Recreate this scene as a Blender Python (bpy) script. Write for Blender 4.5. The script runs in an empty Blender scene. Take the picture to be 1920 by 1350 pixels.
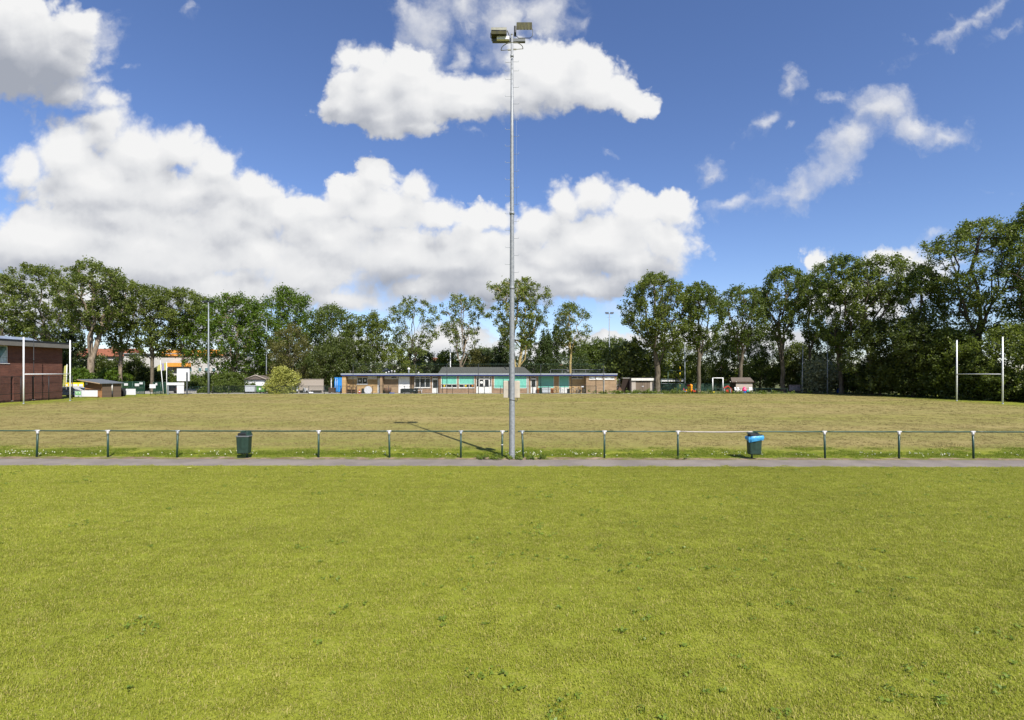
import bpy, math, random
import numpy as np
from mathutils import Vector, Matrix

S = bpy.context.scene
COL = S.collection
# camera model read off the photograph: eye 3.25 m above the grass, 18 mm lens on a 36 mm frame, level, horizon at row 697 of 1350
F, HZ, CH = 960.0, 697.0, 3.25


def gp(px, py):
    """ground point (X, Y) seen at pixel px, py of the 1920 px photograph"""
    ppm = (py - HZ) / CH
    return (px - 960.0) / ppm, F / ppm


def ax(px, Y):
    return (px - 960.0) / F * Y


def az(py, Y):
    return CH + (HZ - py) / F * Y


# ------------------------------------------------------------------ nodes
class NT:
    """small helper to write node trees"""

    def __init__(self, tree):
        self.t = tree
        self.n = tree.nodes
        self.l = tree.links

    def put(self, sock, val):
        if val is None:
            return
        if isinstance(val, bpy.types.NodeSocket):
            self.l.new(val, sock)
        elif isinstance(val, (tuple, list)) and len(val) == 3 and sock.type == 'RGBA':
            sock.default_value = (*val, 1.0)
        else:
            sock.default_value = val

    def node(self, typ, ins=None, **props):
        n = self.n.new(typ)
        for k, v in props.items():
            setattr(n, k, v)
        for k, v in (ins or {}).items():
            self.put(n.inputs[k], v)
        return n

    def m(self, op, a, b=None, c=None, clamp=False):
        n = self.n.new('ShaderNodeMath')
        n.operation = op
        n.use_clamp = clamp
        for i, v in enumerate((a, b, c)):
            self.put(n.inputs[i], v)
        return n.outputs[0]

    def vm(self, op, a, b=None):
        n = self.n.new('ShaderNodeVectorMath')
        n.operation = op
        self.put(n.inputs[0], a)
        if b is not None:
            if op == 'SCALE':
                self.put(n.inputs[3], b)
            else:
                self.put(n.inputs[1], b)
        return n.outputs['Value'] if op in ('LENGTH', 'DOT_PRODUCT', 'DISTANCE') else n.outputs[0]

    def noise(self, vec, scale, detail=4.0, rough=0.55, dim='3D', w=None, col=False, dist=0.0):
        n = self.n.new('ShaderNodeTexNoise')
        n.noise_dimensions = dim
        if vec is not None:
            self.put(n.inputs['Vector'], vec)
        n.inputs['Scale'].default_value = scale
        n.inputs['Detail'].default_value = detail
        n.inputs['Roughness'].default_value = rough
        n.inputs['Distortion'].default_value = dist
        if w is not None:
            self.put(n.inputs['W'], w)
        return n.outputs['Color'] if col else n.outputs[0]

    def sstep(self, v, a, b, lo=0.0, hi=1.0):
        n = self.n.new('ShaderNodeMapRange')
        n.interpolation_type = 'SMOOTHSTEP'
        for k, x in zip((0, 1, 2, 3, 4), (v, a, b, lo, hi)):
            self.put(n.inputs[k], x)
        return n.outputs[0]

    def lin(self, v, a, b, lo=0.0, hi=1.0):
        n = self.n.new('ShaderNodeMapRange')
        for k, x in zip((0, 1, 2, 3, 4), (v, a, b, lo, hi)):
            self.put(n.inputs[k], x)
        return n.outputs[0]

    def mix(self, fac, a, b, blend='MIX'):
        n = self.n.new('ShaderNodeMix')
        n.data_type = 'RGBA'
        n.blend_type = blend
        self.put(n.inputs[0], fac)
        self.put(n.inputs[6], a)
        self.put(n.inputs[7], b)
        return n.outputs[2]

    def xyz(self, v):
        n = self.n.new('ShaderNodeSeparateXYZ')
        self.put(n.inputs[0], v)
        return n.outputs

    def comb(self, x=0.0, y=0.0, z=0.0):
        n = self.n.new('ShaderNodeCombineXYZ')
        for i, v in enumerate((x, y, z)):
            self.put(n.inputs[i], v)
        return n.outputs[0]


# sun: shadow of the lamp mast runs from its foot away from the camera and to the left
SUN_EL = math.radians(46.5)
SUN_DIR = Vector((0.445 * math.cos(SUN_EL), -0.8955 * math.cos(SUN_EL), math.sin(SUN_EL))).normalized()


def build_camera():
    cam = bpy.data.cameras.new('camera')
    cam.sensor_width = 36.0
    cam.lens = 18.0
    cam.shift_y = (HZ - 675.0) / 1920.0
    cam.clip_start = 0.1
    cam.clip_end = 6000
    o = bpy.data.objects.new('camera', cam)
    o.location = (0, 0, CH)
    o.rotation_euler = (math.radians(90), 0, 0)
    COL.objects.link(o)
    S.camera = o
    S.render.resolution_x, S.render.resolution_y = 1024, 720
    S.view_settings.view_transform = 'Standard'
    S.view_settings.look = 'None'
    S.view_settings.gamma = 1.0
    S.view_settings.exposure = EXPOSURE


EXPOSURE = 0.62
# ------------------------------------------------------------------ sky: Nishita air with fair-weather cumulus
# each puff: direction (as tangent-plane column/row), half width, half height, slant in degrees
CUMULUS = [
    # big bank on the left
    (50, 310, 60, 60, 0), (130, 290, 100, 80, 0), (200, 235, 55, 60, 0), (250, 285, 95, 75, 0), (335, 275, 70, 58, 0), (405, 310, 65, 58, 0), (200, 350, 190, 85, 0), (330, 420, 190, 60, 0), (200, 410, 170, 50, 0),
    (350, 360, 180, 60, 0), (480, 365, 75, 60, 0), (535, 400, 65, 50, 0), (440, 420, 140, 60, 0),
    (700, 325, 48, 44, 0), (655, 370, 70, 50, 0), (600, 400, 70, 45, 0), (775, 350, 45, 42, 0), (720, 400, 120, 65, 0), (620, 450, 150, 65, 0), (820, 410, 60, 45, 0),
    (90, 455, 190, 90, 0), (300, 480, 210, 90, 0), (150, 560, 260, 80, 0), (420, 545, 210, 60, 0),
    (580, 510, 170, 65, 0), (480, 480, 120, 70, 0), (740, 480, 140, 75, 0), (640, 560, 170, 40, 0), (780, 545, 110, 40, 0),
    # middle bank behind the mast
    (890, 415, 55, 42, 0), (935, 410, 50, 38, 0), (900, 470, 130, 65, 0), (1010, 425, 70, 50, 0), (1060, 380, 52, 50, 0), (1110, 362, 55, 50, 0), (1185, 395, 80, 55, 0), (1265, 392, 62, 52, 0),
    (1120, 450, 150, 75, 0), (1245, 455, 85, 65, 0), (1030, 490, 150, 55, 0), (1190, 500, 120, 48, 0), (930, 525, 160, 52, 0), (860, 500, 110, 50, 0), (1060, 520, 120, 45, 0), (1090, 540, 140, 34, 0),
    # horizon puffs
    (840, 640, 130, 45, 0), (1130, 635, 70, 24, 0), (1280, 645, 130, 38, 0), (1430, 635, 140, 50, 0), (400, 610, 170, 40, 0), (1060, 660, 180, 25, 0), (660, 650, 130, 35, 0),
    (1530, 495, 38, 22, 0), (1670, 485, 80, 28, 0), (1725, 510, 85, 36, 0), (1600, 570, 160, 45, 0),
    # dark one in the top left corner
    (30, 80, 140, 130, 0), (115, 95, 90, 85, 0), (150, 40, 65, 50, 0), (130, 168, 85, 48, 0), (195, 185, 45, 34, 0),
    # the one beside the lamps
    (645, 165, 50, 70, 0), (705, 168, 85, 76, 0), (640, 195, 55, 48, 0), (720, 218, 110, 42, 0), (700, 112, 50, 45, 0), (655, 105, 34, 36, 0), (765, 125, 70, 48, 0), (1085, 100, 52, 36, 0), (860, 165, 75, 55, 0), (935, 165, 90, 55, 0), (995, 125, 80, 62, 0), (780, 182, 95, 68, 0), (880, 195, 120, 58, 0), (970, 180, 100, 56, 0), (1035, 145, 80, 66, 0), (1100, 155, 80, 60, 0), (1165, 172, 62, 46, 0), (1195, 190, 42, 36, 0), (770, 232, 90, 26, 0),
]
WISPS = [
    (790, 40, 75, 80, 0), (870, 15, 80, 50, 0), (950, 40, 70, 70, 0), (1020, 35, 70, 75, 0), (800, 110, 60, 60, 0), (940, 90, 60, 50, 0), (1085, 55, 40, 30, 0), (860, 90, 30, 30, 0), (200, 60, 40, 60, 0), (190, 20, 50, 25, 0), (185, 145, 30, 25, 0),
    (1465, 370, 60, 36, 20), (1545, 335, 95, 48, 15), (1490, 365, 75, 40, 20), (1595, 265, 95, 56, 30), (1650, 210, 80, 62, 20), (1705, 238, 70, 46, 0), (1765, 242, 62, 30, 0), (1580, 300, 70, 40, 30), (1375, 385, 62, 28, 0), (1480, 385, 50, 20, 0),
    (1575, 185, 40, 18, -15), (1480, 165, 30, 55, -15), (1430, 225, 55, 24, 40), (1485, 240, 20, 12, 0), (1335, 315, 42, 36, 20), (1790, 60, 130, 26, 28), (1855, 15, 80, 22, 20),
    (1900, 60, 50, 14, 25), (1720, 75, 28, 14, 20), (1755, 438, 60, 16, 20), (1860, 350, 40, 6, 0), (885, 262, 35, 10, -15), (1148, 280, 16, 6, 0), (350, 20, 16, 22, 0), (238, 125, 10, 8, 0),
    (1300, 560, 120, 18, 0), (1170, 575, 120, 16, 0),
]


def density_group(name, puffs, k, amp, wobble, bias=0.0, fine=True):
    g = bpy.data.node_groups.new(name, 'ShaderNodeTree')
    g.interface.new_socket('Vector', in_out='INPUT', socket_type='NodeSocketVector')
    g.interface.new_socket('Density', in_out='OUTPUT', socket_type='NodeSocketFloat')
    N = NT(g)
    p = N.n.new('NodeGroupInput').outputs[0]
    w1 = N.vm('SCALE', N.vm('SUBTRACT', N.noise(p, 5.0, 3, 0.6, col=True), (0.5, 0.5, 0.5)), wobble)
    w2 = N.vm('SCALE', N.vm('SUBTRACT', N.noise(p, 19.0, 5, 0.62, col=True), (0.5, 0.5, 0.5)), wobble * 0.55)
    q = N.vm('ADD', p, w1)
    if fine:
        q = N.vm('ADD', q, w2)
    d = None
    qx, qy = N.xyz(q)[:2]
    for (px, py, rx, ry, ang) in puffs:
        mp = N.node('ShaderNodeMapping', {'Vector': N.comb(qx, qy, 0.0 if d is None else d), 'Location': ((px - 960) / F, (HZ - py) / F, 0),
                                          'Rotation': (0, 0, math.radians(ang)), 'Scale': (rx / F, ry / F, 1e3)}, vector_type='TEXTURE')
        e = N.vm('LENGTH', mp.outputs[0])
        s = math.sqrt(min(rx, ry) / F * 0.06)
        b = N.m('MULTIPLY_ADD', e, -s, s)
        d = b if d is None else N.m('SMOOTH_MAX', d, b, k)
    body = d
    if fine:
        # cauliflower billows: rounded bumps at several sizes, calmer deep inside the cloud
        vor = N.node('ShaderNodeTexVoronoi', {'Vector': q, 'Scale': 15.0, 'Detail': 3.0, 'Roughness': 0.55, 'Lacunarity': 2.1}, feature='F1', voronoi_dimensions='2D')
        bump = N.m('SUBTRACT', 0.42, vor.outputs['Distance'])
        bump = N.m('MULTIPLY_ADD', N.m('SUBTRACT', N.noise(p, 24, 8, 0.62), 0.5), 1.15, bump)
        calm = N.sstep(d, 0.0, 0.06, amp, amp * 0.30)
        d = N.m('MULTIPLY_ADD', bump, calm, d)
    d = N.m('ADD', d, bias)
    g.interface.new_socket('Body', in_out='OUTPUT', socket_type='NodeSocketFloat')
    go = N.n.new('NodeGroupOutput')
    N.l.new(N.m('ADD', body, bias), go.inputs[1])
    N.l.new(d, go.inputs[0])
    return g


def build_sky():
    w = bpy.data.worlds.new('World')
    S.world = w
    w.use_nodes = True
    N = NT(w.node_tree)
    N.n.clear()
    out = N.n.new('ShaderNodeOutputWorld')
    sky = N.n.new('ShaderNodeTexSky')
    sky.sky_type = 'NISHITA'
    sky.sun_disc = False
    sky.sun_elevation = SUN_EL
    sky.sun_rotation = math.atan2(SUN_DIR.x, SUN_DIR.y)
    sky.altitude = 0
    sky.air_density = 1.0
    sky.dust_density = 0.1
    sky.ozone_density = 1.6
    hs = N.node('ShaderNodeHueSaturation', {'Color': sky.outputs[0], 'Saturation': SKY_SAT, 'Hue': SKY_HUE})
    tint = N.mix(1.0, hs.outputs[0], SKY_TINT, 'MULTIPLY')
    bg = N.node('ShaderNodeBackground', {'Color': tint, 'Strength': SKY_STR})
    x, y, z = N.xyz(N.n.new('ShaderNodeTexCoord').outputs['Generated'])
    yy = N.m('MAXIMUM', N.m('ABSOLUTE', y), 0.12)
    p = N.comb(N.m('DIVIDE', x, yy), N.m('DIVIDE', z, yy), 0.0)
    g1 = density_group('cumulus_density', CUMULUS, 0.024, 0.034, 0.060, 0.008)
    g2 = density_group('wisp_density', WISPS, 0.02, 0.04, 0.11, 0.004)

    g3 = density_group('cumulus_body', CUMULUS, 0.024, 0.026, 0.060, 0.008, fine=False)

    def dens(g, vec):
        n = N.n.new('ShaderNodeGroup')
        n.node_tree = g
        N.put(n.inputs[0], vec)
        return n.outputs

    d0, b0 = dens(g1, p)
    d1 = dens(g1, N.vm('ADD', p, (0.006, 0.012, 0)))[0]
    b2 = dens(g3, N.vm('ADD', p, (0.018, 0.055, 0)))[0]
    r1 = N.m('SUBTRACT', d0, d1)
    r2 = N.m('SUBTRACT', b0, b2)
    # soft or crisp rim, varying over the sky
    soft = N.lin(N.noise(p, 3.3, 2, 0.5), 0.35, 0.65, 0.012, 0.040)
    a1 = N.sstep(d0, -0.004, soft)
    thick = N.sstep(d0, 0.0, 0.09)
    lowf = N.m('SUBTRACT', N.noise(N.node('ShaderNodeMapping', {'Vector': p, 'Scale': (2.2, 4.2, 1.0)}).outputs[0], 1.0, 5, 0.55), 0.5)
    lit = N.m('MULTIPLY_ADD', r1, 7.0, N.m('MULTIPLY_ADD', r2, 10.5, 0.71))
    lit = N.m('SUBTRACT', lit, N.m('MULTIPLY', thick, 0.10))
    lit = N.m('MULTIPLY_ADD', lowf, 1.3, lit)
    # the corner cloud hangs over us and shows its shaded base
    corner = N.m('SUBTRACT', 1.0, N.sstep(N.vm('LENGTH', N.node('ShaderNodeMapping', {'Vector': p, 'Location': ((30 - 960) / F, (HZ - 130) / F, 0), 'Scale': (190 / F, 130 / F, 1e3)}, vector_type='TEXTURE').outputs[0]), 0.35, 1.15))
    lit = N.m('SUBTRACT', lit, N.m('MULTIPLY', corner, 0.42))
    # towards the horizon we see more cloud base than top
    lowb = N.m('SUBTRACT', 1.0, N.sstep(N.xyz(p)[1], 0.05, 0.30))
    lit = N.m('SUBTRACT', lit, N.m('MULTIPLY', lowb, 0.27))
    ramp = N.node('ShaderNodeValToRGB', {'Fac': N.m('ADD', lit, 0.0, clamp=True)})
    cr = ramp.color_ramp
    cr.elements[0].position = 0.0
    cr.elements[0].color = (0.40, 0.43, 0.50, 1)
    cr.elements[1].position = 1.0
    cr.elements[1].color = (0.97, 0.97, 0.97, 1)
    e = cr.elements.new(0.35)
    e.color = (0.60, 0.62, 0.67, 1)
    e = cr.elements.new(0.65)
    e.color = (0.83, 0.84, 0.86, 1)
    cl = N.node('ShaderNodeBackground', {'Color': ramp.outputs[0], 'Strength': CLOUD_STR})
    dw = dens(g2, p)[0]
    a2 = N.m('MULTIPLY', N.sstep(dw, -0.012, 0.060), N.lin(N.noise(p, 9.0, 6, 0.6), 0.34, 0.62, 0.55, 0.95))
    dwu = dens(g2, N.vm('ADD', p, (0.008, 0.020, 0)))[0]
    wlit = N.m('MULTIPLY_ADD', N.m('SUBTRACT', dw, dwu), 9.0, 0.55, clamp=True)
    wl = N.node('ShaderNodeBackground', {'Color': N.mix(wlit, (0.60, 0.63, 0.70), (0.95, 0.95, 0.96)), 'Strength': CLOUD_STR})

    def mixs(f, a, b):
        n = N.n.new('ShaderNodeMixShader')
        N.put(n.inputs[0], f)
        N.l.new(a, n.inputs[1])
        N.l.new(b, n.inputs[2])
        return n.outputs[0]

    s = mixs(a2, bg.outputs[0], wl.outputs[0])
    s = mixs(a1, s, cl.outputs[0])
    N.l.new(s, out.inputs[0])
    w.cycles.sampling_method = 'MANUAL'
    w.cycles.sample_map_resolution = 512

    sun = bpy.data.lights.new('sun', 'SUN')
    sun.energy = SUN_STR
    sun.angle = math.radians(0.5)
    sun.color = (1.0, 0.945, 0.86)
    so = bpy.data.objects.new('sun', sun)
    so.rotation_euler = SUN_DIR.to_track_quat('Z', 'Y').to_euler()
    so.location = (30, -40, 60)
    COL.objects.link(so)


SKY_STR, SKY_SAT, SKY_HUE, CLOUD_STR, SUN_STR = 0.081, 1.05, 0.502, 0.61, 5.0
SKY_TINT = (0.92, 0.98, 1.22)
# ------------------------------------------------------------------ materials
MATS = {}


def new_mat(name):
    m = bpy.data.materials.new(name)
    m.use_nodes = True
    N = NT(m.node_tree)
    b = N.n['Principled BSDF']
    MATS[name] = m
    return m, N, b


def mat(name, col, rough=0.7, metal=0.0, var=0.18, scale=4.0, bump=0.0, bscale=40.0, spec=0.4, streak=0.0):
    """painted / plain surface with blotches, optional vertical rain streaks and fine bump"""
    m, N, b = new_mat(name)
    co = N.n.new('ShaderNodeTexCoord').outputs['Object']
    n = N.noise(co, scale, 5, 0.6)
    f = N.lin(n, 0.3, 0.7, 1 - var, 1 + var)
    c = N.vm('SCALE', col, f)
    if streak:
        st = N.noise(N.node('ShaderNodeMapping', {'Vector': co, 'Scale': (9, 9, 0.35)}).outputs[0], 1.0, 4, 0.6)
        c = N.vm('SCALE', c, N.lin(st, 0.35, 0.7, 1 - streak, 1 + streak * 0.4))
    N.put(b.inputs['Base Color'], c)
    N.put(b.inputs['Roughness'], N.lin(n, 0.3, 0.7, max(0.05, rough - 0.1), min(1, rough + 0.1)))
    b.inputs['Metallic'].default_value = metal
    b.inputs['Specular IOR Level'].default_value = spec
    if bump:
        bn = N.node('ShaderNodeBump', {'Height': N.noise(co, bscale, 4, 0.6), 'Strength': bump, 'Distance': 0.02})
        N.l.new(bn.outputs[0], b.inputs['Normal'])
    return m


def brick_mat(name, c1, c2, mortar, face='XZ', bw=0.22, bh=0.0625, ms=0.010):
    m, N, b = new_mat(name)
    co = N.n.new('ShaderNodeTexCoord').outputs['Object']
    x, y, z = N.xyz(co)
    v = N.comb(x if face == 'XZ' else y, z, 0)
    br = N.node('ShaderNodeTexBrick', {'Vector': v, 'Color1': c1, 'Color2': c2, 'Mortar': mortar, 'Scale': 1.0, 'Mortar Size': ms,
                                       'Mortar Smooth': 0.1, 'Bias': 0.0, 'Brick Width': bw, 'Row Height': bh})
    n = N.noise(co, 1.2, 5, 0.6)
    n2 = N.noise(N.node('ShaderNodeMapping', {'Vector': co, 'Scale': (0.5, 0.5, 4.0)}).outputs[0], 1.0, 4, 0.6)
    c = N.vm('SCALE', br.outputs['Color'], N.m('MULTIPLY', N.lin(n, 0.3, 0.7, 0.82, 1.15), N.lin(n2, 0.3, 0.7, 0.82, 1.18)))
    N.put(b.inputs['Base Color'], c)
    b.inputs['Roughness'].default_value = 0.88
    b.inputs['Specular IOR Level'].default_value = 0.2
    bn = N.node('ShaderNodeBump', {'Height': br.outputs['Fac'], 'Strength': 0.4, 'Distance': 0.006}, invert=True)
    N.l.new(bn.outputs[0], b.inputs['Normal'])
    return m


def plank_mat(name, c1, c2, axis='Z', width=0.14, rough=0.8):
    """boards: tone changes per board, dark joints, grain"""
    m, N, b = new_mat(name)
    co = N.n.new('ShaderNodeTexCoord').outputs['Object']
    s = N.xyz(co)['XYZ'.index(axis)]
    t = N.m('DIVIDE', s, width)
    idx = N.m('FLOOR', t)
    fr = N.m('FRACT', t)
    wn = N.node('ShaderNodeTexWhiteNoise', {'W': idx}, noise_dimensions='1D').outputs[0]
    sc = {'X': (20, 3, 2), 'Y': (3, 20, 2), 'Z': (2, 2, 25)}[axis]
    gr = N.noise(N.node('ShaderNodeMapping', {'Vector': co, 'Scale': sc}).outputs[0], 1.0, 5, 0.65)
    c = N.mix(N.m('MULTIPLY_ADD', gr, 0.7, N.m('MULTIPLY', wn, 0.4), clamp=True), c1, c2)
    j = N.m('MINIMUM', N.sstep(fr, 0.0, 0.06), N.sstep(fr, 1.0, 0.94))
    N.put(b.inputs['Base Color'], N.vm('SCALE', c, N.lin(j, 0, 1, 0.35, 1.0)))
    b.inputs['Roughness'].default_value = rough
    b.inputs['Specular IOR Level'].default_value = 0.25
    bn = N.node('ShaderNodeBump', {'Height': j, 'Strength': 0.6, 'Distance': 0.01})
    N.l.new(bn.outputs[0], b.inputs['Normal'])
    return m


def rib_mat(name, col, axis='X', pitch=0.2, rough=0.5, metal=0.0, depth=0.02, var=0.1):
    """profiled sheet / shutter slats"""
    m, N, b = new_mat(name)
    co = N.n.new('ShaderNodeTexCoord').outputs['Object']
    s = N.xyz(co)['XYZ'.index(axis)]
    wv = N.m('ABSOLUTE', N.m('SINE', N.m('MULTIPLY', s, math.pi / pitch)))
    n = N.noise(co, 2.0, 5, 0.6)
    st = N.noise(N.node('ShaderNodeMapping', {'Vector': co, 'Scale': (7, 7, 0.5)}).outputs[0], 1.0, 4, 0.6)
    c = N.vm('SCALE', col, N.m('MULTIPLY', N.lin(n, 0.3, 0.7, 1 - var, 1 + var), N.lin(st, 0.3, 0.7, 1 - var, 1 + var * 0.6)))
    N.put(b.inputs['Base Color'], c)
    b.inputs['Roughness'].default_value = rough
    b.inputs['Metallic'].default_value = metal
    bn = N.node('ShaderNodeBump', {'Height': N.m('POWER', wv, 0.35), 'Strength': 0.7, 'Distance': depth})
    N.l.new(bn.outputs[0], b.inputs['Normal'])
    return m


def glass_mat(name, col=(0.02, 0.025, 0.03), rough=0.08):
    m, N, b = new_mat(name)
    co = N.n.new('ShaderNodeTexCoord').outputs['Object']
    n = N.noise(co, 1.5, 3, 0.5)
    N.put(b.inputs['Base Color'], N.vm('SCALE', col, N.lin(n, 0.35, 0.65, 0.4, 1.6)))
    b.inputs['Roughness'].default_value = rough
    b.inputs['Specular IOR Level'].default_value = 0.6
    bn = N.node('ShaderNodeBump', {'Height': N.noise(co, 2.5, 2, 0.5), 'Strength': 0.06, 'Distance': 0.05})
    N.l.new(bn.outputs[0], b.inputs['Normal'])
    return m


def leaf_mat(name, dark, light, trans=0.35, extra=None):
    """leaf colour: each clump and each leaf has its own green (attribute 'tint', random per leaf)"""
    m, N, b = new_mat(name)
    N.n.remove(b)
    out = N.n['Material Output']
    tint = N.node('ShaderNodeAttribute', attribute_name='tint').outputs['Fac']
    rnd = N.n.new('ShaderNodeNewGeometry').outputs['Random Per Island']
    f = N.m('ADD', N.m('MULTIPLY', tint, 0.6), N.m('MULTIPLY', rnd, 0.4))
    c = N.mix(f, dark, light)
    if extra:
        c = N.mix(N.sstep(rnd, 0.90, 0.97), c, extra)
    d = N.node('ShaderNodeBsdfPrincipled', {'Base Color': c, 'Roughness': 0.45, 'Specular IOR Level': 0.35})
    t = N.node('ShaderNodeBsdfTranslucent', {'Color': N.mix(0.5, c, (0.20, 0.28, 0.02), 'MIX')})
    mx = N.n.new('ShaderNodeMixShader')
    mx.inputs[0].default_value = trans
    N.l.new(d.outputs[0], mx.inputs[1])
    N.l.new(t.outputs[0], mx.inputs[2])
    N.l.new(mx.outputs[0], out.inputs[0])
    return m


def bark_mat(name, c1, c2):
    m, N, b = new_mat(name)
    co = N.n.new('ShaderNodeTexCoord').outputs['Object']
    n = N.noise(N.node('ShaderNodeMapping', {'Vector': co, 'Scale': (6, 6, 1.6)}).outputs[0], 1.0, 6, 0.65)
    N.put(b.inputs['Base Color'], N.mix(N.sstep(n, 0.32, 0.66), c1, c2))
    b.inputs['Roughness'].default_value = 0.92
    b.inputs['Specular IOR Level'].default_value = 0.15
    bn = N.node('ShaderNodeBump', {'Height': n, 'Strength': 0.8, 'Distance': 0.05})
    N.l.new(bn.outputs[0], b.inputs['Normal'])
    return m


def mesh_mat(name, col, pitch=0.05, wire=0.004, face='XZ'):
    """woven wire panel: real open squares between thin wires"""
    m, N, b = new_mat(name)
    out = N.n['Material Output']
    co = N.n.new('ShaderNodeTexCoord').outputs['Object']
    x, y, z = N.xyz(co)
    u = x if face == 'XZ' else y
    fu = N.m('LESS_THAN', N.m('FRACT', N.m('DIVIDE', u, pitch)), wire / pitch)
    fz = N.m('LESS_THAN', N.m('FRACT', N.m('DIVIDE', z, pitch)), wire / pitch)
    f = N.m('MAXIMUM', fu, fz)
    b.inputs['Base Color'].default_value = (*col, 1)
    b.inputs['Roughness'].default_value = 0.5
    tr = N.n.new('ShaderNodeBsdfTransparent')
    mx = N.n.new('ShaderNodeMixShader')
    N.l.new(f, mx.inputs[0])
    N.l.new(tr.outputs[0], mx.inputs[1])
    N.l.new(b.outputs[0], mx.inputs[2])
    N.l.new(mx.outputs[0], out.inputs[0])
    return m


def build_mats():
    mat('galvanised', (0.265, 0.28, 0.295), 0.55, 0.25, 0.22, 12, streak=0.15)
    mat('galvanised_far', (0.25, 0.28, 0.31), 0.6, 0.2, 0.15, 6)
    mat('white_metal', (0.78, 0.79, 0.80), 0.4, 0, 0.06, 5, streak=0.08)
    mat('white_paint', (0.68, 0.68, 0.66), 0.55, 0, 0.08, 3, streak=0.08)
    mat('white_board', (0.60, 0.61, 0.63), 0.5, 0, 0.05, 2)
    mat('white_plastic', (0.74, 0.76, 0.80), 0.45, 0, 0.06, 3)
    mat('cream_plastic', (0.42, 0.375, 0.305), 0.6, 0, 0.08, 9, streak=0.12)
    mat('fence_green', (0.015, 0.047, 0.033), 0.42, 0, 0.25, 14)
    mat('rail_green', (0.022, 0.062, 0.045), 0.4, 0, 0.3, 9)
    mat('bare_rail', (0.33, 0.30, 0.27), 0.55, 0.1, 0.18, 9)
    mat('cap_white', (0.46, 0.46, 0.46), 0.45, 0.1, 0.15, 30)
    mat('cap_grey', (0.28, 0.31, 0.33), 0.5, 0.3, 0.2, 30)
    mat('bin_green', (0.018, 0.042, 0.03), 0.45, 0, 0.25, 7, streak=0.25)
    mat('bin_rim', (0.20, 0.21, 0.22), 0.4, 0.5, 0.15, 20)
    mat('black_plastic', (0.012, 0.013, 0.014), 0.5, 0, 0.3, 6)
    mat('bag_blue', (0.05, 0.29, 0.56), 0.35, 0, 0.2, 8, bump=0.6, bscale=25)
    mat('lamp_olive', (0.048, 0.046, 0.011), 0.75, 0, 0.45, 9, streak=0.4)
    mat('lamp_grey', (0.21, 0.21, 0.165), 0.6, 0.2, 0.3, 9)
    mat('lamp_arm', (0.10, 0.11, 0.115), 0.6, 0.3, 0.25, 9)
    mat('dark_metal', (0.025, 0.028, 0.03), 0.5, 0.2, 0.2, 8)
    mat('asphalt', (0.2, 0.2, 0.2))
    brick_mat('brick_red', (0.170, 0.058, 0.038), (0.110, 0.040, 0.030), (0.14, 0.085, 0.065), 'YZ', ms=0.009)
    brick_mat('brick_red_end', (0.150, 0.062, 0.042), (0.105, 0.045, 0.034), (0.16, 0.11, 0.09), 'XZ', ms=0.009)
    brick_mat('brick_ochre', (0.45, 0.29, 0.13), (0.38, 0.235, 0.105), (0.38, 0.28, 0.15))
    brick_mat('brick_buff', (0.31, 0.210, 0.118), (0.255, 0.168, 0.095), (0.29, 0.22, 0.155))
    brick_mat('brick_low', (0.32, 0.205, 0.120), (0.25, 0.155, 0.092), (0.28, 0.20, 0.145))
    brick_mat('brick_side', (0.335, 0.215, 0.128), (0.28, 0.175, 0.105), (0.38, 0.31, 0.24), 'YZ')
    mat('fascia_grey', (0.30, 0.32, 0.33), 0.6, 0, 0.12, 2, streak=0.12)
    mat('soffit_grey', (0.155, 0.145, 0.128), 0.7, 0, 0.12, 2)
    mat('roof_metal', (0.22, 0.26, 0.32), 0.5, 0.1, 0.1, 2)
    mat('roof_felt', (0.13, 0.13, 0.12), 0.9, 0, 0.2, 2)
    mat('fascia_pale', (0.31, 0.34, 0.37), 0.5, 0, 0.1, 3)
    mat('fascia_blue', (0.020, 0.034, 0.150), 0.45, 0, 0.15, 3)
    rib_mat('roof_sheet', (0.070, 0.073, 0.062), 'X', 0.30, 0.75, 0, 0.05, 0.15)
    rib_mat('shutter_teal', (0.155, 0.48, 0.385), 'Z', 0.075, 0.45, 0, 0.01, 0.06)
    rib_mat('container_blue', (0.02, 0.22, 0.62), 'X', 0.28, 0.5, 0, 0.05, 0.1)
    rib_mat('garage_white', (0.78, 0.78, 0.78), 'Z', 0.25, 0.5, 0, 0.008, 0.05)
    glass_mat('glass_dark')
    glass_mat('glass_teal', (0.10, 0.17, 0.18), 0.12)
    glass_mat('glass_pale', (0.62, 0.66, 0.68), 0.3)
    mat('panel_grey', (0.34, 0.33, 0.30), 0.7, 0, 0.1, 3)
    mat('curtain', (0.42, 0.50, 0.50), 0.9, 0, 0.3, 6)
    mat('concrete', (0.34, 0.32, 0.29), 0.9, 0, 0.18, 3, bump=0.3, bscale=30)
    mat('plaster', (0.62, 0.60, 0.56), 0.85, 0, 0.1, 2, streak=0.15)
    plank_mat('wood_kiosk', (0.34, 0.155, 0.06), (0.42, 0.22, 0.10), 'Z', 0.15)
    plank_mat('wood_kiosk_dark', (0.085, 0.06, 0.042), (0.135, 0.095, 0.065), 'Z', 0.15)
    plank_mat('wood_grey', (0.26, 0.225, 0.19), (0.36, 0.315, 0.27), 'Z', 0.2)
    plank_mat('wood_door', (0.09, 0.068, 0.05), (0.20, 0.155, 0.115), 'X', 0.14)
    plank_mat('wood_weathered', (0.30, 0.26, 0.22), (0.42, 0.375, 0.33), 'Z', 0.13)
    plank_mat('wood_dark', (0.045, 0.03, 0.022), (0.085, 0.055, 0.04), 'Y', 0.15)
    mat('wood_trim', (0.46, 0.34, 0.22), 0.75, 0, 0.2, 8)
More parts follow.
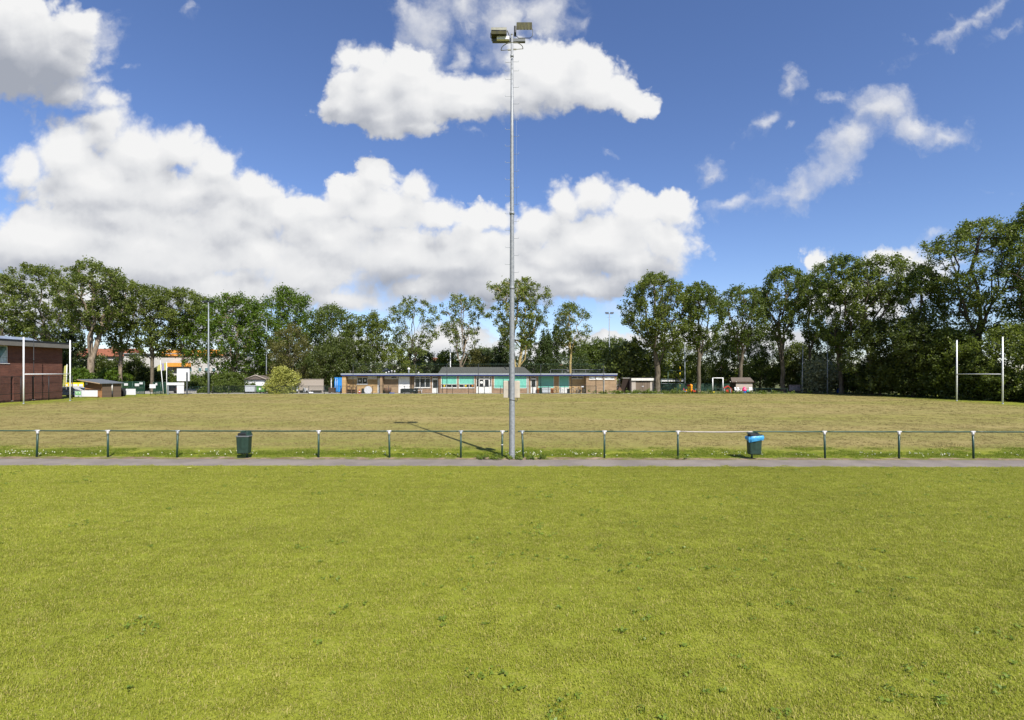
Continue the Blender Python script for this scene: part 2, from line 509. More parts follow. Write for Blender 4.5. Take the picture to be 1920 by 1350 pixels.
    mat('wood_brown', (0.13, 0.07, 0.042), 0.75, 0, 0.3, 8)
    mat('felt_grey', (0.11, 0.125, 0.14), 0.9, 0, 0.15, 3)
    mat('felt_brown', (0.11, 0.09, 0.075), 0.9, 0, 0.2, 5)
    mat('yellow_sign', (0.80, 0.60, 0.02), 0.45, 0, 0.06, 3)
    mat('yellow_flag', (0.40, 0.39, 0.12), 0.8, 0, 0.12, 4)
    mat('violet_cloth', (0.25, 0.22, 0.42), 0.8, 0, 0.12, 4)
    mat('sign_green', (0.10, 0.36, 0.10), 0.5, 0, 0.1, 4)
    mat('text_white', (0.80, 0.80, 0.78), 0.6, 0, 0.03, 4)
    mat('text_grey', (0.52, 0.53, 0.55), 0.6, 0, 0.03, 4)
    mat('container_green', (0.07, 0.20, 0.04), 0.5, 0, 0.15, 5)
    mat('container_grey', (0.46, 0.49, 0.52), 0.5, 0.1, 0.12, 5)
    mat('car_silver', (0.62, 0.64, 0.66), 0.28, 0.35, 0.05, 3)
    mat('car_red', (0.16, 0.01, 0.01), 0.3, 0.1, 0.1, 3)
    mat('rubber', (0.012, 0.012, 0.012), 0.8, 0, 0.2, 9)
    mat('orange_plastic', (0.85, 0.30, 0.01), 0.4, 0, 0.06, 4)
    mat('yellow_plastic', (0.85, 0.62, 0.02), 0.4, 0, 0.06, 4)
    mat('red_plastic', (0.40, 0.035, 0.018), 0.4, 0, 0.08, 4)
    mat('pink_plastic', (0.80, 0.03, 0.16), 0.4, 0, 0.08, 4)
    mat('blue_plastic', (0.02, 0.10, 0.40), 0.45, 0, 0.1, 4)
    mat('teal_plastic', (0.05, 0.36, 0.30), 0.45, 0, 0.1, 4)
    mat('terracotta', (0.46, 0.17, 0.07), 0.85, 0, 0.15, 6)
    mat('roof_orange', (0.72, 0.30, 0.05), 0.8, 0, 0.15, 1.5)
    rib_mat('roof_tile', (0.25, 0.085, 0.04), 'X', 0.3, 0.85, 0, 0.05, 0.2)
    mat('render_white', (0.46, 0.45, 0.43), 0.85, 0, 0.06, 1)
    mat('graffiti', (0.30, 0.24, 0.24), 0.8, 0, 0.5, 2.5)
    mesh_mat('wire_mesh', (0.03, 0.06, 0.045), 0.05, 0.0036, 'XZ')
    mesh_mat('wire_mesh_side', (0.02, 0.022, 0.024), 0.05, 0.0065, 'YZ')
    mesh_mat('mesh_dense', (0.012, 0.048, 0.03), 0.05, 0.022, 'XZ')
    mesh_mat('net_fine', (0.02, 0.03, 0.025), 0.10, 0.0035, 'XZ')
    leaf_mat('leaf_poplar', (0.052, 0.080, 0.015), (0.215, 0.255, 0.048), 0.42)
    leaf_mat('leaf_lime', (0.066, 0.100, 0.014), (0.230, 0.265, 0.042), 0.38)
    leaf_mat('leaf_bright', (0.044, 0.090, 0.008), (0.135, 0.205, 0.018), 0.38)
    leaf_mat('leaf_oak', (0.042, 0.070, 0.013), (0.160, 0.205, 0.038), 0.42)
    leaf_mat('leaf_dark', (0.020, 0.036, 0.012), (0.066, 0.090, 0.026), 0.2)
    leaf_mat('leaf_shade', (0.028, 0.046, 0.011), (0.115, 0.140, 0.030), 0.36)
    leaf_mat('leaf_brown', (0.062, 0.064, 0.018), (0.170, 0.160, 0.042), 0.3)
    leaf_mat('leaf_maple', (0.050, 0.070, 0.012), (0.150, 0.175, 0.035), 0.25)
    leaf_mat('leaf_gold', (0.17, 0.19, 0.032), (0.50, 0.49, 0.12), 0.25)
    leaf_mat('leaf_silver', (0.035, 0.048, 0.020), (0.42, 0.45, 0.28), 0.25)
    leaf_mat('leaf_spire', (0.024, 0.044, 0.012), (0.075, 0.105, 0.026), 0.24)
    bark_mat('bark_pale', (0.11, 0.085, 0.06), (0.29, 0.235, 0.175))
    bark_mat('bark_gold', (0.20, 0.15, 0.06), (0.42, 0.33, 0.15))
    bark_mat('bark_grey', (0.055, 0.046, 0.033), (0.16, 0.135, 0.10))
    bark_mat('bark_dark', (0.035, 0.028, 0.02), (0.09, 0.075, 0.055))
# ------------------------------------------------------------------ mesh builder and object tags
class MB:
    """collects shapes and links them as ONE mesh object"""

    def __init__(self):
        self.v = []
        self.f = []
        self.sm = []

    def add(self, vs, fs, smooth=False):
        o = len(self.v)
        self.v += [tuple(p) for p in vs]
        self.f += [tuple(o + i for i in f) for f in fs]
        self.sm += [smooth] * len(fs)
        return self

    def box(self, x0, x1, y0, y1, z0, z1):
        if x0 > x1: x0, x1 = x1, x0
        if y0 > y1: y0, y1 = y1, y0
        if z0 > z1: z0, z1 = z1, z0
        vs = [(x, y, z) for z in (z0, z1) for y in (y0, y1) for x in (x0, x1)]
        return self.add(vs, [(0, 2, 3, 1), (4, 5, 7, 6), (0, 1, 5, 4), (2, 6, 7, 3), (1, 3, 7, 5), (0, 4, 6, 2)])

    def bevel_box(self, x0, x1, y0, y1, z0, z1, r=0.02, taper=0.0, n=3):
        """rounded upright box: rounded plan corners, slightly bevelled top and bottom; taper shrinks the bottom"""
        cx, cy, hx, hy = (x0 + x1) / 2, (y0 + y1) / 2, (x1 - x0) / 2, (y1 - y0) / 2

        def ring(z, ins, sc):
            pts = []
            for sx, sy, a0 in ((1, 1, 0), (-1, 1, 90), (-1, -1, 180), (1, -1, 270)):
                for i in range(n + 1):
                    a = math.radians(a0 + 90 * i / n)
                    rr = max(r - ins, 0.001)
                    pts.append((cx + sc * (sx * (hx - r) + rr * math.cos(a)), cy + sc * (sy * (hy - r) + rr * math.sin(a)), z))
            return pts
        b = min(r, 0.35 * (z1 - z0)) * 0.6
        rings = [ring(z0, b, 1 - taper), ring(z0 + b, 0, 1 - taper), ring(z1 - b, 0, 1), ring(z1, b, 1)]
        m = 4 * (n + 1)
        vs = [p for rg in rings for p in rg]
        fs = [(k * m + i, k * m + (i + 1) % m, (k + 1) * m + (i + 1) % m, (k + 1) * m + i) for k in range(3) for i in range(m)]
        fs += [tuple(range(m))[::-1], tuple(3 * m + i for i in range(m))]
        return self.add(vs, fs)

    def tube(self, pts, r, n=8, smooth=True, cap=True):
        pts = [Vector(p) for p in pts]
        if not isinstance(r, (list, tuple)):
            r = [r] * len(pts)
        vs, fs = [], []
        up = None
        for i, p in enumerate(pts):
            a = pts[max(0, i - 1)]
            b = pts[min(len(pts) - 1, i + 1)]
            t = (b - a)
            t = t.normalized() if t.length > 1e-9 else Vector((0, 0, 1))
            if up is None or abs(up.dot(t)) > 0.99:
                up = Vector((1, 0, 0)) if abs(t.x) < 0.9 else Vector((0, 1, 0))
            s = t.cross(up).normalized()
            up = s.cross(t).normalized()
            for k in range(n):
                q = 2 * math.pi * k / n
                vs.append(p + (s * math.cos(q) + up * math.sin(q)) * r[i])
        for i in range(len(pts) - 1):
            for k in range(n):
                fs.append((i * n + k, i * n + (k + 1) % n, (i + 1) * n + (k + 1) % n, (i + 1) * n + k))
        if cap:
            fs += [tuple(range(n))[::-1], tuple((len(pts) - 1) * n + k for k in range(n))]
        return self.add(vs, fs, smooth)

    def lathe(self, prof, c=(0, 0, 0), n=16, smooth=True):
        vs, fs = [], []
        for r, z in prof:
            for k in range(n):
                q = 2 * math.pi * k / n
                vs.append((c[0] + r * math.cos(q), c[1] + r * math.sin(q), c[2] + z))
        for i in range(len(prof) - 1):
            for k in range(n):
                fs.append((i * n + k, i * n + (k + 1) % n, (i + 1) * n + (k + 1) % n, (i + 1) * n + k))
        fs += [tuple(range(n))[::-1], tuple((len(prof) - 1) * n + k for k in range(n))]
        return self.add(vs, fs, smooth)

    def prism(self, poly, a, b, axis='Y'):
        """extrude a polygon; axis Y: poly in (x, z), axis X: poly in (y, z), axis Z: poly in (x, y)"""
        def P(p, t):
            return {'Y': (p[0], t, p[1]), 'X': (t, p[0], p[1]), 'Z': (p[0], p[1], t)}[axis]
        n = len(poly)
        vs = [P(p, a) for p in poly] + [P(p, b) for p in poly]
        fs = [tuple(range(n)), tuple(range(n, 2 * n))[::-1]] + [(i, i + n, (i + 1) % n + n, (i + 1) % n) for i in range(n)]
        return self.add(vs, fs)

    def hexa(self, bottom, top):
        """solid from two quads"""
        return self.add(list(bottom) + list(top), [(3, 2, 1, 0), (4, 5, 6, 7), (0, 1, 5, 4), (1, 2, 6, 5), (2, 3, 7, 6), (3, 0, 4, 7)])

    def quad(self, a, b, c, d):
        return self.add([a, b, c, d], [(0, 1, 2, 3)])

    def text(self, s, size, x, y, z, depth=0.006, align='CENTER'):
        """raised lettering facing -Y, centre at x, z, front on plane y"""
        cu = bpy.data.curves.new('lettering', 'FONT')
        cu.body = s
        cu.size = size
        cu.align_x = align
        cu.align_y = 'CENTER'
        cu.extrude = depth
        cu.resolution_u = 2
        o = bpy.data.objects.new('lettering', cu)
        COL.objects.link(o)
        bpy.context.view_layer.update()
        me = o.evaluated_get(bpy.context.evaluated_depsgraph_get()).to_mesh()
        vs = [(x + p.co.x, y - p.co.z, z + p.co.y) for p in me.vertices]
        fs = [tuple(f.vertices) for f in me.polygons]
        o.to_mesh_clear()
        bpy.data.objects.remove(o)
        bpy.data.curves.remove(cu)
        return self.add(vs, fs)

    def build(self, name, m, parent=None, world=False, recalc=True):
        me = bpy.data.meshes.new(name)
        vs = self.v
        if world and parent is not None:
            off = world_of(parent)
            vs = [(p[0] - off[0], p[1] - off[1], p[2] - off[2]) for p in vs]
        me.from_pydata(vs, [], self.f)
        me.polygons.foreach_set('use_smooth', self.sm)
        if recalc and len(self.f) > 1:
            bm = bmesh.new()
            bm.from_mesh(me)
            bmesh.ops.recalc_face_normals(bm, faces=bm.faces)
            bm.to_mesh(me)
            bm.free()
        me.materials.append(MATS[m] if isinstance(m, str) else m)
        o = bpy.data.objects.new(name, me)
        COL.objects.link(o)
        if parent is not None:
            o.parent = parent
        return o


import bmesh


def world_of(o):
    p = Vector((0, 0, 0))
    while o is not None:
        p += o.location
        o = o.parent
    return p


def tag(o, label=None, cat=None, group=None, kind=None):
    for k, v in (('label', label), ('category', cat), ('group', group), ('kind', kind)):
        if v:
            o[k] = v
    return o


def thing(name, label, cat, loc=(0, 0, 0), rz=0.0, group=None):
    o = bpy.data.objects.new(name, None)
    o.empty_display_size = 0.3
    COL.objects.link(o)
    o.location = loc
    o.rotation_euler = (0, 0, rz)
    return tag(o, label, cat, group)


def copy_tree(o, parent=None):
    c = o.copy()
    COL.objects.link(c)
    c.parent = parent
    for ch in list(o.children):
        copy_tree(ch, c)
    return c


def arr_mesh(name, verts, quads, mat_name, tint=None, smooth=False):
    """fast mesh from numpy arrays of quads"""
    me = bpy.data.meshes.new(name)
    nv, nq = len(verts), len(quads)
    k = quads.shape[1]
    me.vertices.add(nv)
    me.vertices.foreach_set('co', np.ascontiguousarray(verts, dtype=np.float32).ravel())
    me.loops.add(nq * k)
    me.loops.foreach_set('vertex_index', np.ascontiguousarray(quads, dtype=np.int32).ravel())
    me.polygons.add(nq)
    me.polygons.foreach_set('loop_start', np.arange(0, nq * k, k, dtype=np.int32))
    me.polygons.foreach_set('loop_total', np.full(nq, k, dtype=np.int32))
    me.polygons.foreach_set('use_smooth', np.full(nq, smooth))
    me.update(calc_edges=True)
    if tint is not None:
        a = me.attributes.new('tint', 'FLOAT', 'POINT')
        a.data.foreach_set('value', np.ascontiguousarray(tint, dtype=np.float32))
    me.materials.append(MATS[mat_name])
    return me


def obj_of(name, me, parent=None, loc=None):
    o = bpy.data.objects.new(name, me)
    COL.objects.link(o)
    if parent is not None:
        o.parent = parent
    if loc is not None:
        o.location = loc
    return o
# ------------------------------------------------------------------ ground, grass
def sheet(name, poly, z, m):
    me = bpy.data.meshes.new(name)
    me.from_pydata([(x, y, z) for x, y in poly], [], [tuple(range(len(poly)))])
    me.materials.append(m)
    o = bpy.data.objects.new(name, me)
    COL.objects.link(o)
    o['kind'] = 'structure'
    return o


def path_near(x): return 17.60 - 0.0105 * x
def path_far(x): return 18.90 - 0.0095 * x
def fence_y(x): return 19.30 - 0.0105 * x


GREEN_A, GREEN_B, STRAW = (0.240, 0.277, 0.028), (0.388, 0.405, 0.054), (0.52, 0.45, 0.16)
PITCH_A, PITCH_B, PITCH_C = (0.298, 0.244, 0.096), (0.240, 0.218, 0.070), (0.328, 0.252, 0.116)


def ground_mats():
    # lawn soil and thatch under the blades
    m, N, b = new_mat('lawn_thatch')
    P = N.n.new('ShaderNodeNewGeometry').outputs['Position']
    n1 = N.noise(P, 0.55, 5, 0.6)
    n2 = N.noise(P, 34.0, 4, 0.7)
    n3 = N.noise(N.node('ShaderNodeMapping', {'Vector': P, 'Scale': (3.0, 9.0, 1)}).outputs[0], 1.0, 4, 0.6)
    c = N.mix(N.sstep(n1, 0.25, 0.75, 0, 0.6), GREEN_A, GREEN_B)
    c = N.mix(N.sstep(n3, 0.50, 0.72, 0, 0.35), c, STRAW)
    c = N.vm('SCALE', c, N.lin(n2, 0.3, 0.7, 0.38, 0.90))
    N.put(b.inputs['Base Color'], c)
    b.inputs['Roughness'].default_value = 0.95
    b.inputs['Specular IOR Level'].default_value = 0.1
    # blades
    for nm, ga, gb, st, sa in (('lawn_blade', GREEN_A, GREEN_B, STRAW, 0.13), ('strip_blade', (0.13, 0.20, 0.014), (0.22, 0.27, 0.022), STRAW, 0.08), ('pitch_blade', PITCH_B, PITCH_A, PITCH_C, 0.25)):
        m, N, b = new_mat(nm)
        g = N.n.new('ShaderNodeNewGeometry')
        P = g.outputs['Position']
        rnd = g.outputs['Random Per Island']
        out = N.n['Material Output']
        n1 = N.noise(P, 0.45, 4, 0.6)
        n2 = N.noise(P, 2.6, 4, 0.65)
        big = N.noise(N.node('ShaderNodeMapping', {'Vector': P, 'Scale': (0.10, 0.22, 1)}).outputs[0], 1.0, 3, 0.5)
        c = N.mix(N.m('MULTIPLY_ADD', rnd, 0.74, N.m('MULTIPLY', N.sstep(n1, 0.15, 0.85), 0.24)), ga, gb)
        far = N.m('MULTIPLY', N.sstep(n2, 0.50, 0.74), 0.22)
        dead = N.m('GREATER_THAN', N.m('ADD', N.node('ShaderNodeTexWhiteNoise', {'W': rnd}, noise_dimensions='1D').outputs[0], far), 1.0 - sa)
        c = N.mix(N.m('MULTIPLY', dead, 0.85), c, st)
        mow = N.noise(N.node('ShaderNodeMapping', {'Vector': P, 'Scale': (0.7, 4.5, 1)}).outputs[0], 1.0, 4, 0.65)
        c = N.vm('SCALE', c, N.m('MULTIPLY', N.lin(mow, 0.3, 0.7, 0.86, 1.10), N.lin(big, 0.3, 0.7, 0.90, 1.12)))
        N.put(b.inputs['Base Color'], c)
        b.inputs['Roughness'].default_value = 0.5
        b.inputs['Specular IOR Level'].default_value = 0.25
        t = N.node('ShaderNodeBsdfTranslucent', {'Color': c})
        mx = N.n.new('ShaderNodeMixShader')
        mx.inputs[0].default_value = 0.40
        N.l.new(b.outputs[0], mx.inputs[1])
        N.l.new(t.outputs[0], mx.inputs[2])
        N.l.new(mx.outputs[0], out.inputs[0])
    # the dry pitch
    m, N, b = new_mat('pitch_turf')
    P = N.n.new('ShaderNodeNewGeometry').outputs['Position']
    x, y, z = N.xyz(P)
    n1 = N.noise(N.node('ShaderNodeMapping', {'Vector': P, 'Scale': (0.055, 0.16, 1)}).outputs[0], 1.0, 5, 0.6)
    n2 = N.noise(N.node('ShaderNodeMapping', {'Vector': P, 'Scale': (0.5, 1.3, 1)}).outputs[0], 1.0, 6, 0.65)
    n3 = N.noise(N.node('ShaderNodeMapping', {'Vector': P, 'Scale': (7, 7, 1)}).outputs[0], 1.0, 5, 0.75)
    yw = N.m('ADD', y, N.m('MULTIPLY', N.m('SUBTRACT', N.noise(P, 0.25, 3, 0.6), 0.5), 1.6))
    stripe = N.sstep(N.m('SINE', N.m('MULTIPLY', yw, math.pi / 3.1)), -0.5, 0.5)
    c = N.mix(N.sstep(n1, 0.38, 0.62), PITCH_A, PITCH_B)
    c = N.mix(N.sstep(n2, 0.50, 0.72, 0, 0.75), c, PITCH_C)
    c = N.mix(N.m('MULTIPLY', stripe, 0.30), c, PITCH_B)
    # greener towards the touchline, the ends and the far edge
    g = N.mix(N.sstep(n2, 0.35, 0.65), (0.145, 0.185, 0.018), (0.235, 0.255, 0.030))
    near = N.sstep(N.m('ADD', N.m('ADD', y, N.m('MULTIPLY', x, 0.0105)), N.m('MULTIPLY', N.m('SUBTRACT', n2, 0.5), 1.0)), 23.6, 20.3)
    end = N.sstep(N.m('ADD', N.m('ABSOLUTE', x), N.m('MULTIPLY', N.m('SUBTRACT', n2, 0.5), 3)), 46.0, 49.5)
    far = N.sstep(N.m('ADD', y, N.m('MULTIPLY', N.m('SUBTRACT', n2, 0.5), 3)), 72.5, 75.0)
    mid = N.sstep(N.noise(N.node('ShaderNodeMapping', {'Vector': P, 'Scale': (0.03, 0.1, 1), 'Location': (3, 7, 0)}).outputs[0], 1.0, 4, 0.6), 0.48, 0.66, 0, 0.35)
    c = N.mix(N.m('MAXIMUM', mid, N.m('MAXIMUM', near, N.m('MAXIMUM', N.m('MULTIPLY', end, 0.85), N.m('MULTIPLY', far, 0.6)))), c, g)
    grain = N.noise(N.node('ShaderNodeMapping', {'Vector': P, 'Scale': (1.6, 7.5, 1)}).outputs[0], 1.0, 5, 0.75)
    c = N.vm('SCALE', c, N.m('MULTIPLY', N.lin(n3, 0.28, 0.72, 0.74, 1.2), N.lin(grain, 0.3, 0.7, 0.82, 1.16)))
    N.put(b.inputs['Base Color'], c)
    b.inputs['Roughness'].default_value = 0.95
    b.inputs['Specular IOR Level'].default_value = 0.08
    bn = N.node('ShaderNodeBump', {'Height': N.m('ADD', n3, N.noise(P, 26, 4, 0.7)), 'Strength': 0.7, 'Distance': 0.05})
    N.l.new(bn.outputs[0], b.inputs['Normal'])
    # far ground
    m, N, b = new_mat('rough_grass')
    P = N.n.new('ShaderNodeNewGeometry').outputs['Position']
    n1 = N.noise(P, 0.3, 6, 0.65)
    c = N.mix(n1, (0.045, 0.06, 0.012), (0.14, 0.15, 0.03))
    N.put(b.inputs['Base Color'], N.vm('SCALE', c, N.lin(N.noise(P, 9, 4, 0.7), 0.3, 0.7, 0.6, 1.2)))
    b.inputs['Roughness'].default_value = 0.95
    # tarmac path with worn patches and grit
    m, N, b = new_mat('path_tarmac')
    P = N.n.new('ShaderNodeNewGeometry').outputs['Position']
    n1 = N.noise(P, 0.8, 5, 0.6)
    n2 = N.noise(P, 70, 3, 0.7)
    n3 = N.noise(N.node('ShaderNodeMapping', {'Vector': P, 'Scale': (0.6, 5, 1)}).outputs[0], 1.0, 5, 0.65)
    c = N.mix(N.sstep(n1, 0.35, 0.65), (0.168, 0.143, 0.120), (0.222, 0.190, 0.160))
    c = N.mix(N.sstep(n3, 0.62, 0.72, 0, 0.6), c, (0.27, 0.23, 0.185))
    c = N.mix(N.sstep(N.noise(P, 2.1, 4, 0.7), 0.66, 0.72, 0, 0.55), c, (0.12, 0.105, 0.09))
    N.put(b.inputs['Base Color'], N.vm('SCALE', c, N.lin(n2, 0.3, 0.7, 0.82, 1.15)))
    b.inputs['Roughness'].default_value = 0.9
    bn = N.node('ShaderNodeBump', {'Height': n2, 'Strength': 0.4, 'Distance': 0.01})
    N.l.new(bn.outputs[0], b.inputs['Normal'])
    m, N, b = new_mat('bare_soil')
    P = N.n.new('ShaderNodeNewGeometry').outputs['Position']
    n1 = N.noise(P, 1.1, 6, 0.7)
    c = N.mix(N.sstep(n1, 0.38, 0.62), (0.15, 0.095, 0.05), (0.30, 0.215, 0.135))
    c = N.mix(N.sstep(N.noise(P, 2.4, 5, 0.7), 0.46, 0.58), c, (0.13, 0.14, 0.02))
    N.put(b.inputs['Base Color'], N.vm('SCALE', c, N.lin(N.noise(P, 40, 3, 0.7), 0.3, 0.7, 0.7, 1.2)))
    b.inputs['Roughness'].default_value = 1.0
    m, N, b = new_mat('yard_paving')
    P = N.n.new('ShaderNodeNewGeometry').outputs['Position']
    c = N.mix(N.noise(P, 0.5, 6, 0.65), (0.22, 0.21, 0.19), (0.36, 0.34, 0.31))
    N.put(b.inputs['Base Color'], c)
    b.inputs['Roughness'].default_value = 0.9


def blade_patch(name, seed, count, h0, h1, w, size, mat_name, lean=0.75):
    r = np.random.default_rng(seed)
    n = count
    # tufted: blades gather in loose clumps
    k = max(6, n // 26)
    ctr = r.uniform(-size / 2, size / 2, (k, 2))
    idx = r.integers(0, k, n)
    p = np.where(r.random((n, 1)) < 0.6, ctr[idx] + r.normal(0, 0.035, (n, 2)), r.uniform(-size / 2, size / 2, (n, 2)))
    yaw = r.uniform(0, 2 * np.pi, n)
    ll = r.beta(1.6, 1.6, n) * lean * 2 * 0.75
    h = r.uniform(h0, h1, n) * r.uniform(0.86, 1.12, k)[idx]
    d = np.stack([np.cos(yaw), np.sin(yaw)], 1)
    s = np.stack([-np.sin(yaw), np.cos(yaw)], 1)
    ww = w * r.uniform(0.7, 1.3, n)
    V = np.zeros((n, 6, 3))
    for row, (t, ws) in enumerate(((0.0, 0.8), (0.55, 1.0), (1.0, 0.18))):
        ang = ll * (0.35 + 0.9 * t)
        hor = h * t * np.sin(ang)
        ver = h * t * np.cos(ang) - 0.004 * (t == 0)
        base = p + d * hor[:, None]
        for j, sg in enumerate((-1, 1)):
            V[:, row * 2 + j, :2] = base + s * (sg * ww * ws / 2)[:, None]
            V[:, row * 2 + j, 2] = ver
    q = np.array([[0, 1, 3, 2], [2, 3, 5, 4]])
    Q = (np.arange(n)[:, None, None] * 6 + q[None]).reshape(-1, 4)
    me = arr_mesh(name, V.reshape(-1, 3), Q, mat_name)
    return bpy.data.objects.new(name, me)


def scatter(name, pts, rots, scls, patches, label=None):
    """one object whose geometry nodes set a patch of blades on each of its points"""
    me = bpy.data.meshes.new(name)
    me.from_pydata([tuple(p) for p in pts], [], [])
    a = me.attributes.new('rot', 'FLOAT_VECTOR', 'POINT')
    a.data.foreach_set('vector', np.array([(0, 0, t) for t in rots], dtype=np.float32).ravel())
    a = me.attributes.new('scl', 'FLOAT', 'POINT')
    a.data.foreach_set('value', np.array(scls, dtype=np.float32))
    o = bpy.data.objects.new(name, me)
    COL.objects.link(o)
    src = bpy.data.collections.new(name + '_source')
    for p in patches:
        src.objects.link(p)
    g = bpy.data.node_groups.new(name, 'GeometryNodeTree')
    g.interface.new_socket('Geometry', in_out='INPUT', socket_type='NodeSocketGeometry')
    g.interface.new_socket('Geometry', in_out='OUTPUT', socket_type='NodeSocketGeometry')
    gi = g.nodes.new('NodeGroupInput')
    go = g.nodes.new('NodeGroupOutput')
    ci = g.nodes.new('GeometryNodeCollectionInfo')
    ci.inputs['Collection'].default_value = src
    ci.inputs['Separate Children'].default_value = True
    ci.inputs['Reset Children'].default_value = True
    ip = g.nodes.new('GeometryNodeInstanceOnPoints')
    ip.inputs['Pick Instance'].default_value = True
    ra = g.nodes.new('GeometryNodeInputNamedAttribute')
    ra.data_type = 'FLOAT_VECTOR'
    ra.inputs['Name'].default_value = 'rot'
    sa = g.nodes.new('GeometryNodeInputNamedAttribute')
    sa.data_type = 'FLOAT'
    sa.inputs['Name'].default_value = 'scl'
    L = g.links
    L.new(gi.outputs[0], ip.inputs['Points'])
    L.new(ci.outputs[0], ip.inputs['Instance'])
    L.new(ra.outputs['Attribute'], ip.inputs['Rotation'])
    L.new(sa.outputs['Attribute'], ip.inputs['Scale'])
    L.new(ip.outputs[0], go.inputs[0])
    md = o.modifiers.new('blades', 'NODES')
    md.node_group = g
    o['kind'] = 'stuff'
    if label:
        o['label'] = label
    return o


def leaf_quads(r, centers, nper, spread, size, up=0.5, flat=0.7):
    """vectorised diamond leaves scattered about centres -> verts (n*4,3), clump index"""
    k = len(centers)
    idx = np.repeat(np.arange(k), nper)
    n = len(idx)
    sp = np.asarray(spread)
    sp = sp[idx] if sp.ndim else np.full(n, sp)
    off = r.normal(0, 1, (n, 3)) * sp[:, None]
    off[:, 2] *= flat
    c = centers[idx] + off
    nr = r.normal(0, 1, (n, 3))
    nr[:, 2] += up
    nr /= np.linalg.norm(nr, axis=1)[:, None] + 1e-9
    t = r.normal(0, 1, (n, 3))
    t -= nr * (t * nr).sum(1)[:, None]
    t /= np.linalg.norm(t, axis=1)[:, None] + 1e-9
    bt = np.cross(nr, t)
    s = size * r.uniform(0.6, 1.35, n)
    V = np.stack([c + t * (s * 0.6)[:, None], c + bt * (s * 0.38)[:, None], c - t * (s * 0.6)[:, None], c - bt * (s * 0.38)[:, None]], 1)
    return V.reshape(-1, 3), idx


